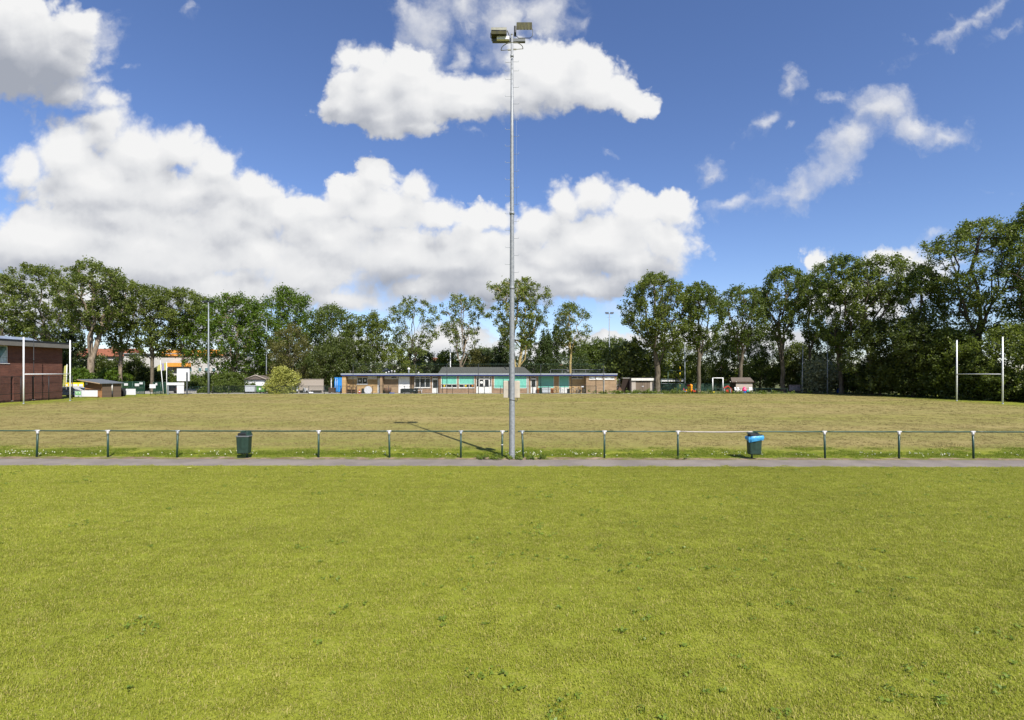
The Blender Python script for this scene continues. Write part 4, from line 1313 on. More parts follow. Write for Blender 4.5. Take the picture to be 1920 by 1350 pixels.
    mass('undergrowth', 'low dark green shrubbery under the trees left of the caravan', [(330, 100, 702), (410, 92, 700), (480, 92, 690)], 900, 4, 'leaf_oak')
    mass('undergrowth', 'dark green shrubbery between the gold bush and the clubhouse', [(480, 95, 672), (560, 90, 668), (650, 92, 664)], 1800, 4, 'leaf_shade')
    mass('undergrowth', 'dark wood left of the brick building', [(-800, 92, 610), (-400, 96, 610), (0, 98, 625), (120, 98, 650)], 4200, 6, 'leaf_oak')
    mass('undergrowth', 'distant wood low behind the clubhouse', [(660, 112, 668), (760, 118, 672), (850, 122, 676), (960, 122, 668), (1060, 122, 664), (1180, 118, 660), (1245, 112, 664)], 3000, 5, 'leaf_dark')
# ------------------------------------------------------------------ mast, rail fence, bins, goals
def build_mast():
    x0, y0 = 0.0, 19.15
    t = thing('floodlight_mast', 'tall galvanised floodlight mast with climbing pegs beside the near path', 'floodlight mast', (x0, y0, 0))

    def Z(py): return az(py, y0)
    H = Z(66)
    pole = MB().tube([(0, 0, -0.2), (0, 0, 0.05), (0, 0, 1.2), (0, 0, 2.6), (0, 0, 8.0), (0, 0, 12.0), (0, 0, H)], [0.108, 0.108, 0.106, 0.103, 0.078, 0.062, 0.045], 20).build('pole', 'galvanised', t)
    c = MB()
    c.tube([(0, 0, H), (0, 0, H + 0.03)], [0.052, 0.045], 16).build('pole_cap', 'lamp_grey', pole)
    for z in (Z(105), Z(540), Z(400)):
        MB().tube([(0, 0, z - 0.05), (0, 0, z + 0.05)], 0.115 if z < 6 else (0.092 if z < 10 else 0.062), 16).build('collar', 'galvanised', pole)
    # pegs, alternately left and right
    left = [117, 133, 149, 181, 212, 243, 274, 305, 337, 368, 401, 432, 464, 496, 527, 558, 589]
    right = [116, 133, 164, 195, 225, 256, 289, 321, 352, 383, 415, 447, 479, 511, 542, 573, 604]
    for sg, rows in ((-1, left), (1, right)):
        for py in rows:
            z = Z(py)
            b = MB()
            b.tube([(sg * 0.03, 0.0, z), (sg * 0.235, 0, z), (sg * 0.25, 0, z + 0.015), (sg * 0.255, 0, z + 0.06)], 0.0062, 6)
            b.build('climbing_peg', 'galvanised_far', t)
    # fall-arrest wire on the right of the pole
    MB().tube([(0.17, 0, Z(386)), (0.165, 0, Z(225))], 0.003, 5).build('safety_wire', 'galvanised_far', t)
    # half hoop standing out towards the lawn
    z = Z(93)
    b = MB()
    b.tube([(0.41 * math.cos(a), -0.42 * math.sin(a), z + 0.03 * math.cos(a)) for a in np.linspace(0, math.pi, 20)], 0.014, 7)
    b.tube([(-0.41, 0, z - 0.03), (0.41, 0, z + 0.03)], 0.012, 7)
    b.box(-0.16, -0.05, -0.02, 0.02, z - 0.03, z + 0.01)
    b.box(0.04, 0.16, -0.02, 0.02, z - 0.01, z + 0.03)
    b.build('hoop', 'lamp_grey', t)
    # cross arm with ballast trays
    z0, z1 = Z(76), Z(70)
    MB().bevel_box(-0.74, 0.50, 0.05, 0.17, z0, z1, 0.012).build('cross_arm', 'lamp_arm', t)
    MB().bevel_box(-0.57, -0.10, -0.065, 0.045, z0 + 0.008, z1 + 0.015, 0.01).build('ballast_cover', 'white_paint', t)
    # right-hand lamp: flat housing seen from its olive back, on a U bracket
    cx = ax(983, y0)
    lamp = MB()
    zb, zt = Z(60), Z(41)
    w = 0.295
    lamp.hexa([(cx - w, -0.12, zb), (cx + w, -0.12, zb), (cx + w * .95, 0.16, zb + 0.20), (cx - w * .95, 0.16, zb + 0.20)],
              [(cx - w * .98, 0.02, zt), (cx + w * .98, 0.02, zt), (cx + w * .95, 0.26, zt + 0.10), (cx - w * .95, 0.26, zt + 0.10)])
    fl = lamp.build('floodlight', 'lamp_olive', t)
    b = MB()
    for i in range(5):
        q = cx - w * 0.8 + i * w * 0.4
        b.add([(q - 0.012, -0.128, zb + 0.03), (q + 0.012, -0.128, zb + 0.03), (q + 0.012, 0.012, zt - 0.01), (q - 0.012, 0.012, zt - 0.01), (q - 0.012, -0.07, zb + 0.03), (q + 0.012, -0.07, zb + 0.03), (q + 0.012, 0.05, zt - 0.01), (q - 0.012, 0.05, zt - 0.01)],
              [(0, 1, 2, 3), (4, 7, 6, 5), (0, 4, 5, 1), (1, 5, 6, 2), (2, 6, 7, 3), (3, 7, 4, 0)])
    b.build('cooling_fin', 'lamp_olive', fl)
    MB().bevel_box(cx - w - 0.09, cx - w - 0.005, -0.05, 0.2, zb - 0.06, zb + 0.22, 0.03).build('gear_box', 'dark_metal', fl)
    MB().hexa([(cx - w * .85, 0.172, zb + 0.225), (cx + w * .85, 0.172, zb + 0.225), (cx + w * .85, 0.182, zb + 0.225), (cx - w * .85, 0.182, zb + 0.225)],
              [(cx - w * .85, 0.258, zt + 0.075), (cx + w * .85, 0.258, zt + 0.075), (cx + w * .85, 0.268, zt + 0.075), (cx - w * .85, 0.268, zt + 0.075)]).build('lamp_glass', 'glass_pale', fl)
    b = MB()
    b.tube([(cx - w - 0.02, 0.06, zb + 0.15), (cx - w - 0.02, 0.06, zb - 0.10), (cx - w + 0.08, 0.06, z1 + 0.012), (cx + w - 0.08, 0.06, z1 + 0.012), (cx + w + 0.02, 0.06, zb - 0.10), (cx + w + 0.02, 0.06, zb + 0.15)], 0.013, 7)
    b.build('bracket', 'lamp_arm', fl)
    # left-hand lamp: round backed housing tipped the other way
    cx = ax(935.5, y0)
    zb, zt = Z(70), Z(53)
    prof = []
    for i in range(11):
        a = math.radians(-40 + 175 * i / 10)
        prof.append((0.02 - 0.17 * math.cos(a), zb + 0.19 + 0.165 * math.sin(a)))
    prof += [(0.33, zb + 0.26), (0.33, zb + 0.06)]
    fl = MB().prism(prof, cx - 0.29, cx + 0.29, 'X').build('floodlight', 'lamp_grey', t)
    MB().box(cx - 0.285, cx + 0.285, -0.19, 0.10, zb + 0.005, zb + 0.115).build('lamp_tray', 'lamp_olive', fl)
    MB().tube([(cx - 0.27, -0.155, zb + 0.15), (cx + 0.27, -0.155, zb + 0.15)], 0.022, 8).build('rim', 'dark_metal', fl)
    b = MB()
    b.tube([(cx + 0.31, 0.05, zb + 0.28), (cx + 0.36, 0.05, zb + 0.18), (cx + 0.40, 0.05, zb + 0.02), (cx + 0.42, 0.08, z1)], 0.022, 7)
    b.build('bracket', 'lamp_arm', fl)
    MB().tube([(cx - 0.31, 0.05, zb + 0.20), (cx - 0.31, 0.05, zb + 0.02), (cx - 0.25, 0.08, z1)], 0.014, 7).build('bracket', 'lamp_arm', fl)
    # the two switch cabinets on the pitch side
    for xa, xb in ((ax(944, y0), ax(955.4, y0)), (ax(964.4, y0), ax(975, y0))):
        q = MB().bevel_box(xa, xb, 0.06, 0.30, Z(746), Z(715), 0.012).build('cabinet', 'cream_plastic', t)
        MB().box(xa - 0.003, xb + 0.003, 0.057, 0.303, Z(731) - 0.004, Z(731) + 0.004).build('seam', 'cap_grey', q)
        MB().box(xa + 0.02, xb - 0.02, 0.10, 0.26, Z(715), Z(715) + 0.02).build('lid', 'cream_plastic', q)
    MB().box(-0.28, 0.28, 0.10, 0.14, Z(722) - 0.02, Z(722) + 0.02).build('cabinet_bracket', 'dark_metal', t)
    b = MB()
    b.tube([(0.19, 0.15, Z(746)), (0.2, 0.1, Z(750)), (0.17, 0.05, Z(753)), (0.12, 0.02, Z(751))], 0.012, 6)
    zz = Z(750)
    b.tube([(0.108 * math.cos(a), 0.108 * math.sin(a), zz - 0.02 + 0.035 * math.cos(a + 2.2)) for a in np.linspace(0, 2 * math.pi, 22)], 0.010, 6)
    b.build('cable', 'black_plastic', t)


def rail_fence(name, label, posts, rail_ends, sag=None):
    """posts: (column, cap kind, dx tilt, post top row)"""
    t = thing(name, label, 'fence', (ax(posts[0][0], 19.3), fence_y(ax(posts[0][0], 19.3)), 0))
    o = t.location
    top = 1.005
    for px, cap, tilt, has in posts:
        x = ax(px, 19.3) - o.x
        y = fence_y(ax(px, 19.3)) - o.y
        if not has:
            continue
        p = MB().tube([(x - tilt, y, -0.15), (x, y, top - 0.02)], 0.036, 12).build('post', 'fence_green', t)
        m = {'w': 'cap_white', 'g': 'cap_grey'}[cap]
        b = MB()
        b.tube([(x - tilt * 0.1, y, top - 0.13), (x, y, top - 0.01)], 0.044, 12)
        b.tube([(x - 0.085, y, top), (x + 0.085, y, top)], 0.034 if cap == 'w' else 0.031, 12)
        b.build('cap', m, p)
        if px == 942:
            MB().tube([(x - tilt * 0.52, y, 0.48), (x - tilt * 0.48, y, 0.52)], 0.041, 12).build('collar', 'cap_white', p)
    cols = [rail_ends[0]] + [p[0] for p in posts] + [rail_ends[1]]
    cols = sorted(set(cols))
    for a, b_ in zip(cols[:-1], cols[1:]):
        xa, xb = ax(a, 19.3) - o.x, ax(b_, 19.3) - o.x
        ya, yb = fence_y(ax(a, 19.3)) - o.y, fence_y(ax(b_, 19.3)) - o.y
        drop = 0.02 if (sag and sag[0] <= a < sag[1]) else 0.004
        pts = [(xa + (xb - xa) * u, ya + (yb - ya) * u, top - drop * math.sin(math.pi * u)) for u in np.linspace(0, 1, 7)]
        pale = sag and sag[0] <= a < sag[1]
        r = MB().tube(pts, 0.025, 10).build('rail', 'bare_rail' if pale else 'rail_green', t)
        if pale:
            r['label'] = 'sagging pale rail with the green paint worn off'
    return t


def litter_bin(px, name, label, bag):
    x = ax(px, 19.2)
    y = fence_y(x) - 0.16
    t = thing(name, label, 'litter bin', (x, y, 0))
    MB().tube([(0.0, 0.16, -0.1), (0.0, 0.16, 0.30)], 0.033, 10).build('stand_post', 'fence_green', t)
    MB().tube([(0.0, 0.16, 0.30), (0.0, 0.16, 0.98)], 0.030, 10).build('back_post', 'fence_green', t)
    body = MB().bevel_box(-0.245, 0.225, -0.19, 0.12, 0.185, 0.83, 0.05, 0.10).build('body', 'bin_green', t)
    b = MB()
    b.bevel_box(-0.265, 0.245, -0.205, 0.13, 0.815, 0.862, 0.06)
    b.build('rim', 'bin_rim' if not bag else 'dark_metal', t)
    # open hood: back plate and a sloping lid over a dark mouth
    MB().bevel_box(-0.21, 0.13, -0.15, 0.10, 0.865, 0.955, 0.04).build('mouth', 'black_plastic', t)
    b = MB()
    b.prism([(-0.23, 0.945), (-0.20, 0.985), (0.17, 0.995), (0.215, 0.90), (0.235, 0.865), (0.205, 0.865), (0.15, 0.945)], 0.08, 0.125, 'Y')
    b.hexa([(0.13, -0.15, 0.865), (0.20, -0.15, 0.865), (0.20, 0.10, 0.865), (0.13, 0.10, 0.865)], [(0.10, -0.13, 0.97), (0.14, -0.13, 0.97), (0.14, 0.10, 0.985), (0.10, 0.10, 0.985)])
    b.build('hood', 'bin_green', t)
    if bag:
        # plastic bag folded over the rim, hanging lower on one side
        vs, fs = [], []
        n, rows = 40, 6
        r = random.Random(3)
        ph = [r.uniform(0, 6.28) for _ in range(4)]
        for j in range(rows):
            u = j / (rows - 1)
            for i in range(n):
                a = 2 * math.pi * i / n
                cx, sy = math.cos(a), math.sin(a)
                ex = (abs(cx) ** 0.5) * (1 if cx > 0 else -1)
                ey = (abs(sy) ** 0.5) * (1 if sy > 0 else -1)
                fold = 0.012 * math.sin(7 * a + ph[0]) + 0.009 * math.sin(13 * a + ph[1])
                out = 0.005 + 0.028 * math.sin(math.pi * min(1, u * 1.1)) + fold * (0.4 + u)
                hang = 0.10 + 0.055 * (0.5 - 0.5 * ey) + 0.02 * math.sin(3 * a + ph[2]) + (0.02 if cx > 0 else 0.03)
                vs.append(((0.262 + out) * ex + (0.015 if cx > 0 else -0.005), (0.175 + out) * ey - 0.04, 0.885 - hang * u * 1.1 + (0.03 * cx)))
        for j in range(rows - 1):
            for i in range(n):
                fs.append((j * n + i, j * n + (i + 1) % n, (j + 1) * n + (i + 1) % n, (j + 1) * n + i))
        MB().add(vs, fs, True).build('bin_bag', 'bag_blue', t)
        MB().tube([(-0.16, 0.16, 0.99), (0.03, 0.16, 0.99)], 0.03, 10).build('clamp', 'cap_white', t)
    else:
        MB().tube([(-0.03, 0.16, 0.985), (0.10, 0.16, 0.985)], 0.022, 8).build('clamp', 'cap_white', t)


def rugby_goal(name, label, sx):
    xa, ya, xb, yb = (-49.6, 52.0, -49.45, 57.3) if sx < 0 else (49.45, 51.6, 49.52, 57.0)
    t = thing(name, label, 'rugby goal', (xa, ya, 0))
    d = Vector((xb - xa, yb - ya, 0))
    for q, (dx, dy) in enumerate(((0, 0), (d.x, d.y))):
        p = MB().tube([(dx, dy, -0.2), (dx, dy, 3.2), (dx, dy, 6.75)], [0.068, 0.066, 0.060], 14).build('post', 'white_metal', t)
        MB().tube([(dx, dy, 6.75), (dx, dy, 6.78)], 0.066, 14).build('post_cap', 'white_metal', p)
        MB().tube([(dx, dy, -0.1), (dx, dy, 0.06)], 0.085, 14).build('socket', 'galvanised_far', p)
    MB().tube([(0, 0, 3.0), (d.x, d.y, 3.0)], 0.045, 12).build('crossbar', 'white_metal', t)
    return t


def build_near():
    build_mast()
    rail_fence('rail_fence', 'dark green tubular rail fence with pale caps, ending left of the lamp mast', [
        (-206, 'w', 0, 1), (-72, 'w', 0, 1), (62, 'w', 0.04, 1), (196, 'w', 0.0, 1), (329, 'g', 0.035, 1), (457, 'w', 0, 0), (596, 'w', 0, 1), (729, 'w', -0.02, 1), (864, 'g', 0, 1), (942, 'w', 0.02, 1)],
        (-206, 953))
    rail_fence('rail_fence', 'dark green rail fence with one pale sagging rail, starting right of the lamp mast', [
        (979, 'g', -0.05, 1), (1133, 'w', 0, 1), (1270, 'w', 0, 1), (1408, 'w', 0, 0), (1542, 'w', -0.03, 1), (1680, 'w', 0.0, 1), (1816, 'w', -0.03, 1), (1953, 'w', 0, 1), (2090, 'w', 0, 1)],
        (971, 2090), sag=(1270, 1400))
    litter_bin(458, 'litter_bin', 'dark green litter bin with grey rim on the left fence', False)
    litter_bin(1410, 'litter_bin', 'dark green litter bin with blue plastic bag over its rim', True)
    rugby_goal('rugby_goal', 'white H shaped rugby goal in front of the red brick building', -1)
    rugby_goal('rugby_goal', 'white H shaped rugby goal before the dark wood', 1)
    # small things lying about
    t = MB().bevel_box(-0.075, 0.075, -0.025, 0.025, 0.02, 0.04, 0.02).build('peel', 'yellow_flag')
    t.location = (ax(355.0 * 1.0, 17.0) + 0.2, 17.0, 0.02)
    x, y = gp(355, 880)
    t.location = (x, y, 0.03)
    tag(t, 'small yellow scrap lying in the lawn near the path', 'litter')


def far_mast(px, top, Y, label, heads, r=0.10, m='galvanised_far', lean=0.0, name='floodlight_mast', cat='floodlight mast', base=0.0):
    t = thing(name, label, cat, (ax(px, Y), Y, 0))
    H = az(top, Y)
    MB().tube([(0, 0, -0.2), (lean * 0.3, 0, H * 0.4), (lean, 0, H)], [r, r * 0.75, r * 0.45], 10).build('pole', m, t)
    if heads == 'head':
        MB().bevel_box(lean - 0.75, lean + 0.75, -0.05, 0.05, H - 0.1, H, 0.03).build('cross_arm', 'lamp_arm', t)
        for s in (-1, 1):
            MB().hexa([(lean + s * 0.5 - 0.36, -0.25, H), (lean + s * 0.5 + 0.36, -0.25, H), (lean + s * 0.5 + 0.3, 0.25, H + 0.06), (lean + s * 0.5 - 0.3, 0.25, H + 0.06)],
                      [(lean + s * 0.5 - 0.34, -0.2, H + 0.25), (lean + s * 0.5 + 0.34, -0.2, H + 0.25), (lean + s * 0.5 + 0.3, 0.2, H + 0.32), (lean + s * 0.5 - 0.3, 0.2, H + 0.32)]).build('floodlight', 'dark_metal', t)
        MB().tube([(lean + 0.45 * math.cos(a), -0.4 * math.sin(a), H - 0.75) for a in np.linspace(0, math.pi, 12)], 0.02, 6).build('hoop', m, t)
    elif heads == 'knob':
        MB().lathe([(0.02, -0.03), (0.11, 0), (0.12, 0.08), (0.02, 0.12)], (lean, 0, H), 12).build('finial', m, t)
    return t
# ------------------------------------------------------------------ clubhouse
PPM = 12.46
YB = 77.05


def bx(px): return (px - 960) / PPM
def bz(py): return CH + (HZ - py) / PPM


def build_clubhouse():
    t = thing('clubhouse', 'long low flat roofed clubhouse with teal shutters across the pitch', 'clubhouse', (bx(641), YB, 0))
    W = lambda b, n, m, p=None: b.build(n, m, p or t, world=True)
    zt = bz(705)            # underside of the roof edge
    yL = YB + 0.85          # recessed left bays
    yC = YB + 0.10
    yR = YB + 1.05
    yE = YB
    back = YB + 9.5

    def wall(x0, x1, y, holes, m, z1=None, th=0.25):
        """brick wall with real openings; holes (x0, x1, z0, z1) in pixels columns and heights"""
        b = MB()
        top = z1 or zt
        xs = sorted(holes)
        cur = bx(x0)
        for (h0, h1, a, c) in xs:
            b.box(cur, bx(h0), y, y + th, -0.05, top)
            if a > 0.02:
                b.box(bx(h0), bx(h1), y, y + th, -0.05, a)
            if c < top - 0.01:
                b.box(bx(h0), bx(h1), y, y + th, c, top)
            cur = bx(h1)
        b.box(cur, bx(x1), y, y + th, -0.05, top)
        return b

    def window(x0, x1, z0, z1, y, cols, rows=(), fw=0.07, glass='glass_dark', sill=True):
        """white frame with mullions, glass panes set behind"""
        f = MB()
        X0, X1 = bx(x0), bx(x1)
        ya, yb = y + 0.04, y + 0.12
        f.box(X0, X0 + fw, ya, yb, z0, z1)
        f.box(X1 - fw, X1, ya, yb, z0, z1)
        f.box(X0 + fw, X1 - fw, ya, yb, z0, z0 + fw)
        f.box(X0 + fw, X1 - fw, ya, yb, z1 - fw, z1)
        for i in range(1, cols):
            xm = X0 + (X1 - X0) * i / cols
            f.box(xm - fw * .5, xm + fw * .5, ya + 0.004, yb - 0.004, z0 + fw, z1 - fw)
        for zr in rows:
            f.box(X0 + fw, X1 - fw, ya + 0.008, yb - 0.008, zr - fw * .45, zr + fw * .45)
        o = W(f, 'window', 'white_paint')
        W(MB().box(X0 + fw * .5, X1 - fw * .5, yb - 0.03, yb - 0.015, z0 + fw * .5, z1 - fw * .5), 'pane', glass, o)
        if sill:
            W(MB().box(X0 - 0.06, X1 + 0.06, y - 0.10, y + 0.039, z0 - 0.07, z0 - 0.002), 'sill', 'white_paint', o)
        return o

    def door(x0, x1, z1, y, leaf='white_paint', glass=(0.35, 0.9), light=None, gcol='glass_dark'):
        X0, X1 = bx(x0), bx(x1)
        b = MB()
        st = 0.11
        zz0, zz1 = z1 * glass[0], z1 * glass[1]
        b.box(X0, X0 + st, y + 0.05, y + 0.11, 0.03, z1)
        b.box(X1 - st, X1, y + 0.05, y + 0.11, 0.03, z1)
        b.box(X0 + st, X1 - st, y + 0.05, y + 0.11, 0.03, zz0)
        b.box(X0 + st, X1 - st, y + 0.05, y + 0.11, zz1, z1)
        d = W(b, 'door', leaf)
        W(MB().box(X0 + st * .6, X1 - st * .6, y + 0.075, y + 0.09, zz0 - 0.02, zz1 + 0.02), 'pane', gcol, d)
        W(MB().tube([(X1 - 0.06, y + 0.03, 1.0), (X1 - 0.06, y + 0.0, 1.02), (X1 - 0.16, y + 0.0, 1.02)], 0.012, 6), 'handle', 'dark_metal', d)
        if light:
            f = MB()
            f.box(X0, X1, y + 0.04, y + 0.12, z1 + 0.005, z1 + 0.06)
            f.box(X0, X0 + 0.06, y + 0.04, y + 0.12, z1 + 0.06, light)
            f.box(X1 - 0.06, X1, y + 0.04, y + 0.12, z1 + 0.06, light)
            f.box(X0 + 0.06, X1 - 0.06, y + 0.04, y + 0.12, light - 0.05, light)
            o = W(f, 'fanlight', 'white_paint')
            W(MB().box(X0 + 0.05, X1 - 0.05, y + 0.08, y + 0.095, z1 + 0.05, light - 0.04), 'pane', 'glass_dark', o)
        return d

    def shutter(x0, x1, z0, z1, y, frame=True):
        X0, X1 = bx(x0), bx(x1)
        s = W(MB().box(X0, X1, y + 0.01, y + 0.05, z0, z1), 'shutter', 'shutter_teal')
        if frame:
            b = MB()
            b.box(X0 - 0.07, X0 - 0.003, y - 0.03, y + 0.09, z0, z1)
            b.box(X1 + 0.003, X1 + 0.07, y - 0.03, y + 0.09, z0, z1)
            W(b, 'guide', 'white_paint', s)
        W(MB().box(X0, X1, y - 0.01, y + 0.055, z0 - 0.06, z0 - 0.002), 'bottom_bar', 'white_paint', s)
        return s
    # ---- left wing (recessed)
    w1, w0 = bz(707.5), bz(720.3)
    W(MB().box(bx(641.5), bx(648.5), YB - 0.05, yL + 0.3, -0.05, zt), 'pier', 'brick_ochre')
    W(wall(648.5, 712.5, yL, [(666.5, 686, w0, w1), (704.8, 712.5, 0, zt)], 'brick_ochre'), 'wall', 'brick_ochre')
    W(MB().box(bx(649), bx(666), yL - 0.03, yL - 0.002, bz(711.2), zt), 'panel', 'plaster')
    W(MB().box(bx(686.6), bx(704), yL - 0.03, yL - 0.002, bz(711.2), zt), 'panel', 'plaster')
    window(666.5, 686, w0, w1, yL, 2)
    for q, hh in ((671, 0.25), (681, 0.3)):
        W(MB().box(bx(q) - 0.13, bx(q) + 0.13, yL + 0.085, yL + 0.089, bz(715.5), bz(715.5) + hh), 'notice', 'text_grey')
    door(705, 710, bz(709), yL, 'white_paint', (0.98, 0.985))
    W(MB().box(bx(710.2), bx(712.4), yL + 0.1, yL + 0.16, 0, zt), 'panel', 'black_plastic')
    W(MB().box(bx(712.5), bx(717), YB - 0.05, yL + 0.3, -0.05, zt), 'pier', 'brick_buff')
    # ---- second bay
    W(wall(717, 776, yL, [(744.7, 766.2, 0, bz(706))], 'brick_buff'), 'wall', 'brick_buff')
    W(MB().box(bx(718), bx(743.5), yL - 0.04, yL - 0.004, bz(711), bz(705.6)), 'panel', 'plaster')
    W(MB().box(bx(731.5), bx(741.5), yL - 0.06, yL - 0.042, bz(709), bz(706.3)), 'vent', 'glass_dark')
    g = W(MB().box(bx(744.9), bx(766), yL - 0.02, yL + 0.03, 0.02, bz(706.1)), 'garage_door', 'garage_white')
    W(MB().box(bx(755), bx(757), yL - 0.04, yL - 0.021, 1.0, 1.06), 'handle', 'dark_metal', g)
    W(MB().box(bx(769.5), bx(770.2), yL - 0.03, yL - 0.002, -0.03, zt), 'downpipe', 'dark_metal')
    # ---- triple window and door
    wz0, wz1 = bz(727), bz(706)
    W(wall(776, 822, yL - 0.35, [(776.2, 806, wz0, wz1), (809, 820.8, 0, wz1)], 'brick_low'), 'wall', 'brick_low')
    window(776.2, 806, wz0, wz1, yL - 0.35, 3, (bz(709.5),))
    door(809.2, 820.6, bz(709.8), yL - 0.35, light=wz1)
    W(MB().box(bx(822), bx(824), yC, yL, -0.05, zt), 'pier', 'wood_brown')
    # ---- middle, flush with the roof edge
    a0, a1 = bz(727.2), bz(705.3)
    holes = [(827, 857, a0, a1), (860, 889.5, a0, a1), (892.5, 922, 0, a1), (926, 988, bz(727.5), a1)]
    W(wall(824, 992, yC, holes, 'brick_low'), 'wall', 'brick_low')
    for x0, x1 in ((827, 857), (860, 889.5)):
        window(x0, x1, a0, bz(720.2), yC + 0.02, 3, fw=0.08)
        shutter(x0 + 0.9, x1 - 0.9, bz(720), a1, yC)
    # coloured things on the sill inside
    for q, m in ((833, 'yellow_plastic'), (873, 'yellow_plastic'), (886, 'orange_plastic')):
        W(MB().bevel_box(bx(q) - 0.12, bx(q) + 0.12, yC + 0.06, yC + 0.10, bz(725), bz(722), 0.03), 'ornament', m)
    # entrance with side lights
    X = [892.8, 897.6, 907.6, 917.7, 921.8]
    zd = bz(709)
    window(892.8, 897.4, 0.95, a1, yC, 1, (zd,), sill=False)
    window(917.9, 921.8, 0.95, a1, yC, 1, (zd,), sill=False)
    W(MB().box(bx(892.8), bx(897.4), yC + 0.04, yC + 0.1, 0.0, 0.948), 'panel', 'white_paint')
    W(MB().box(bx(917.9), bx(921.8), yC + 0.04, yC + 0.1, 0.0, 0.948), 'panel', 'white_paint')
    door(897.6, 907.5, zd, yC, glass=(0.42, 0.90), light=a1)
    door(907.7, 917.7, zd, yC, glass=(0.42, 0.90), light=a1)
    W(MB().box(bx(900.3), bx(905), yC + 0.06, yC + 0.072, bz(719), bz(715)), 'notice', 'text_white')
    W(MB().box(bx(892), bx(923), yC - 0.9, yC - 0.003, -0.05, 0.06), 'step', 'concrete')
    shutter(927, 987, bz(727.3), a1, yC)
    W(MB().box(bx(988.3), bx(991.6), yC - 0.03, yC - 0.002, 0.0, zt), 'downpipe', 'panel_grey')
    # ---- door between
    W(wall(992, 1009, yR - 0.7, [(995, 1006, 0, a1)], 'brick_buff'), 'wall', 'brick_buff')
    door(995.2, 1005.8, bz(710), yR - 0.7, glass=(0.42, 0.93), light=a1)
    # ---- right bay, deep in the shade of the roof
    W(wall(1009, 1099, yR, [(1010, 1039.5, bz(727.5), a1), (1049.5, 1068.5, 0, a1), (1073, 1096, bz(710), a1)], 'brick_ochre'), 'wall', 'brick_ochre')
    shutter(1010.5, 1039, bz(727.2), a1, yR)
    shutter(1050, 1068, bz(726.5), a1, yR)
    W(MB().box(bx(1050), bx(1068), yR + 0.01, yR + 0.06, 0.02, bz(727.5)), 'panel', 'white_paint')
    window(1073, 1096, bz(710.2), a1, yR, 2)
    # ---- right end block flush with the roof
    b0, b1 = bz(711.2), bz(706)
    W(wall(1099, 1156, yE, [(1104.8, 1116.2, b0, b1), (1117.5, 1129.5, b0, b1), (1134, 1152, b0, b1)], 'brick_buff'), 'wall', 'brick_buff')
    W(MB().box(bx(1099), bx(1099) + 0.25, yE + 0.25, yR + 0.25, -0.05, zt), 'wall', 'brick_side')
    for x0, x1, c in ((1104.8, 1116.2, 1), (1117.5, 1129.5, 1), (1134, 1152, 2)):
        window(x0, x1, b0, b1, yE, c, glass='glass_pale', sill=True)
    W(MB().box(bx(1130.8), bx(1133.2), yE - 0.08, yE - 0.003, 0.0, bz(699.5)), 'downpipe', 'panel_grey')
    W(MB().box(bx(1156) - 0.25, bx(1156), yE + 0.25, back, -0.05, zt), 'wall', 'brick_side')
    W(MB().box(bx(641.5), bx(641.5) + 0.25, yL + 0.3, back, -0.05, zt), 'wall', 'brick_side')
    # ---- roof: felt deck, pale edge strip above a dark blue board
    zr0, zr1 = bz(705), bz(700.3)
    deck = W(MB().box(bx(640.5), bx(1156.6), YB - 0.20, back, zt + 0.002, zr1 - 0.05), 'roof', 'roof_felt')
    W(MB().box(bx(640.3), bx(1156.8), YB - 0.255, YB - 0.203, bz(704.7), bz(702.55)), 'blue_fascia', 'fascia_blue', deck)
    W(MB().box(bx(640.0), bx(1157.1), YB - 0.29, YB - 0.203, bz(702.5), zr1), 'pale_fascia', 'fascia_pale', deck)
    W(MB().box(bx(640.0), bx(640.0) + 0.06, YB - 0.203, back, bz(702.5), zr1), 'pale_fascia', 'fascia_pale', deck)
    W(MB().box(bx(1157.1) - 0.06, bx(1157.1), YB - 0.203, back, bz(703.05), zr1), 'pale_fascia', 'fascia_pale', deck)
    # sheet roof over the hall
    ya, yb = YB + 1.2, YB + 5.0
    zh = az(688.3, yb)
    s0, s1 = ax(821, ya), ax(997, ya)
    u0, u1 = ax(829, yb), ax(983, yb)
    hall = MB()
    zb_ = zr1 - 0.04
    hall.hexa([(s0, ya, zb_), (s1, ya, zb_), (s1, yb + 4, zb_), (s0, yb + 4, zb_)], [(u0, yb, zh), (u1, yb, zh), (u1, yb + 0.4, zh), (u0, yb + 0.4, zh)])
    hr = W(hall, 'hall_roof', 'roof_sheet')
    W(MB().tube([(ax(951, yb - 1.8), yb - 2.0, bz(695)), (ax(946, yb), yb - 0.1, zh + 0.12)], 0.06, 6), 'flashing', 'dark_metal', hr)
    # roof fittings
    for px, y, z, k in ((766.5, YB + 3, 690.5, 'cowl'), (724, YB + 2.2, 698, 'stub'), (729, YB + 2.5, 696.5, 'stub'), (734.5, YB + 2.5, 695, 'stub'), (740, YB + 2.6, 695.5, 'stub'), (785, YB + 2.5, 697.8, 'stub')):
        X, zz = ax(px, y), az(z, y)
        if k == 'cowl':
            v = W(MB().tube([(X, y, zr1 - 0.06), (X, y, zz - 0.25)], 0.10, 10), 'vent_pipe', 'galvanised_far')
            W(MB().lathe([(0.06, -0.28), (0.21, -0.2), (0.21, -0.02), (0.08, 0.10)], (X, y, zz), 12), 'cowl', 'white_paint', v)
        else:
            W(MB().lathe([(0.07, zr1 - 0.06 - zz), (0.07, -0.12), (0.13, -0.1), (0.11, 0.0), (0.02, 0.04)], (X, y, zz), 10), 'vent_pipe', 'white_paint')


def bench_rack(t):
    pass


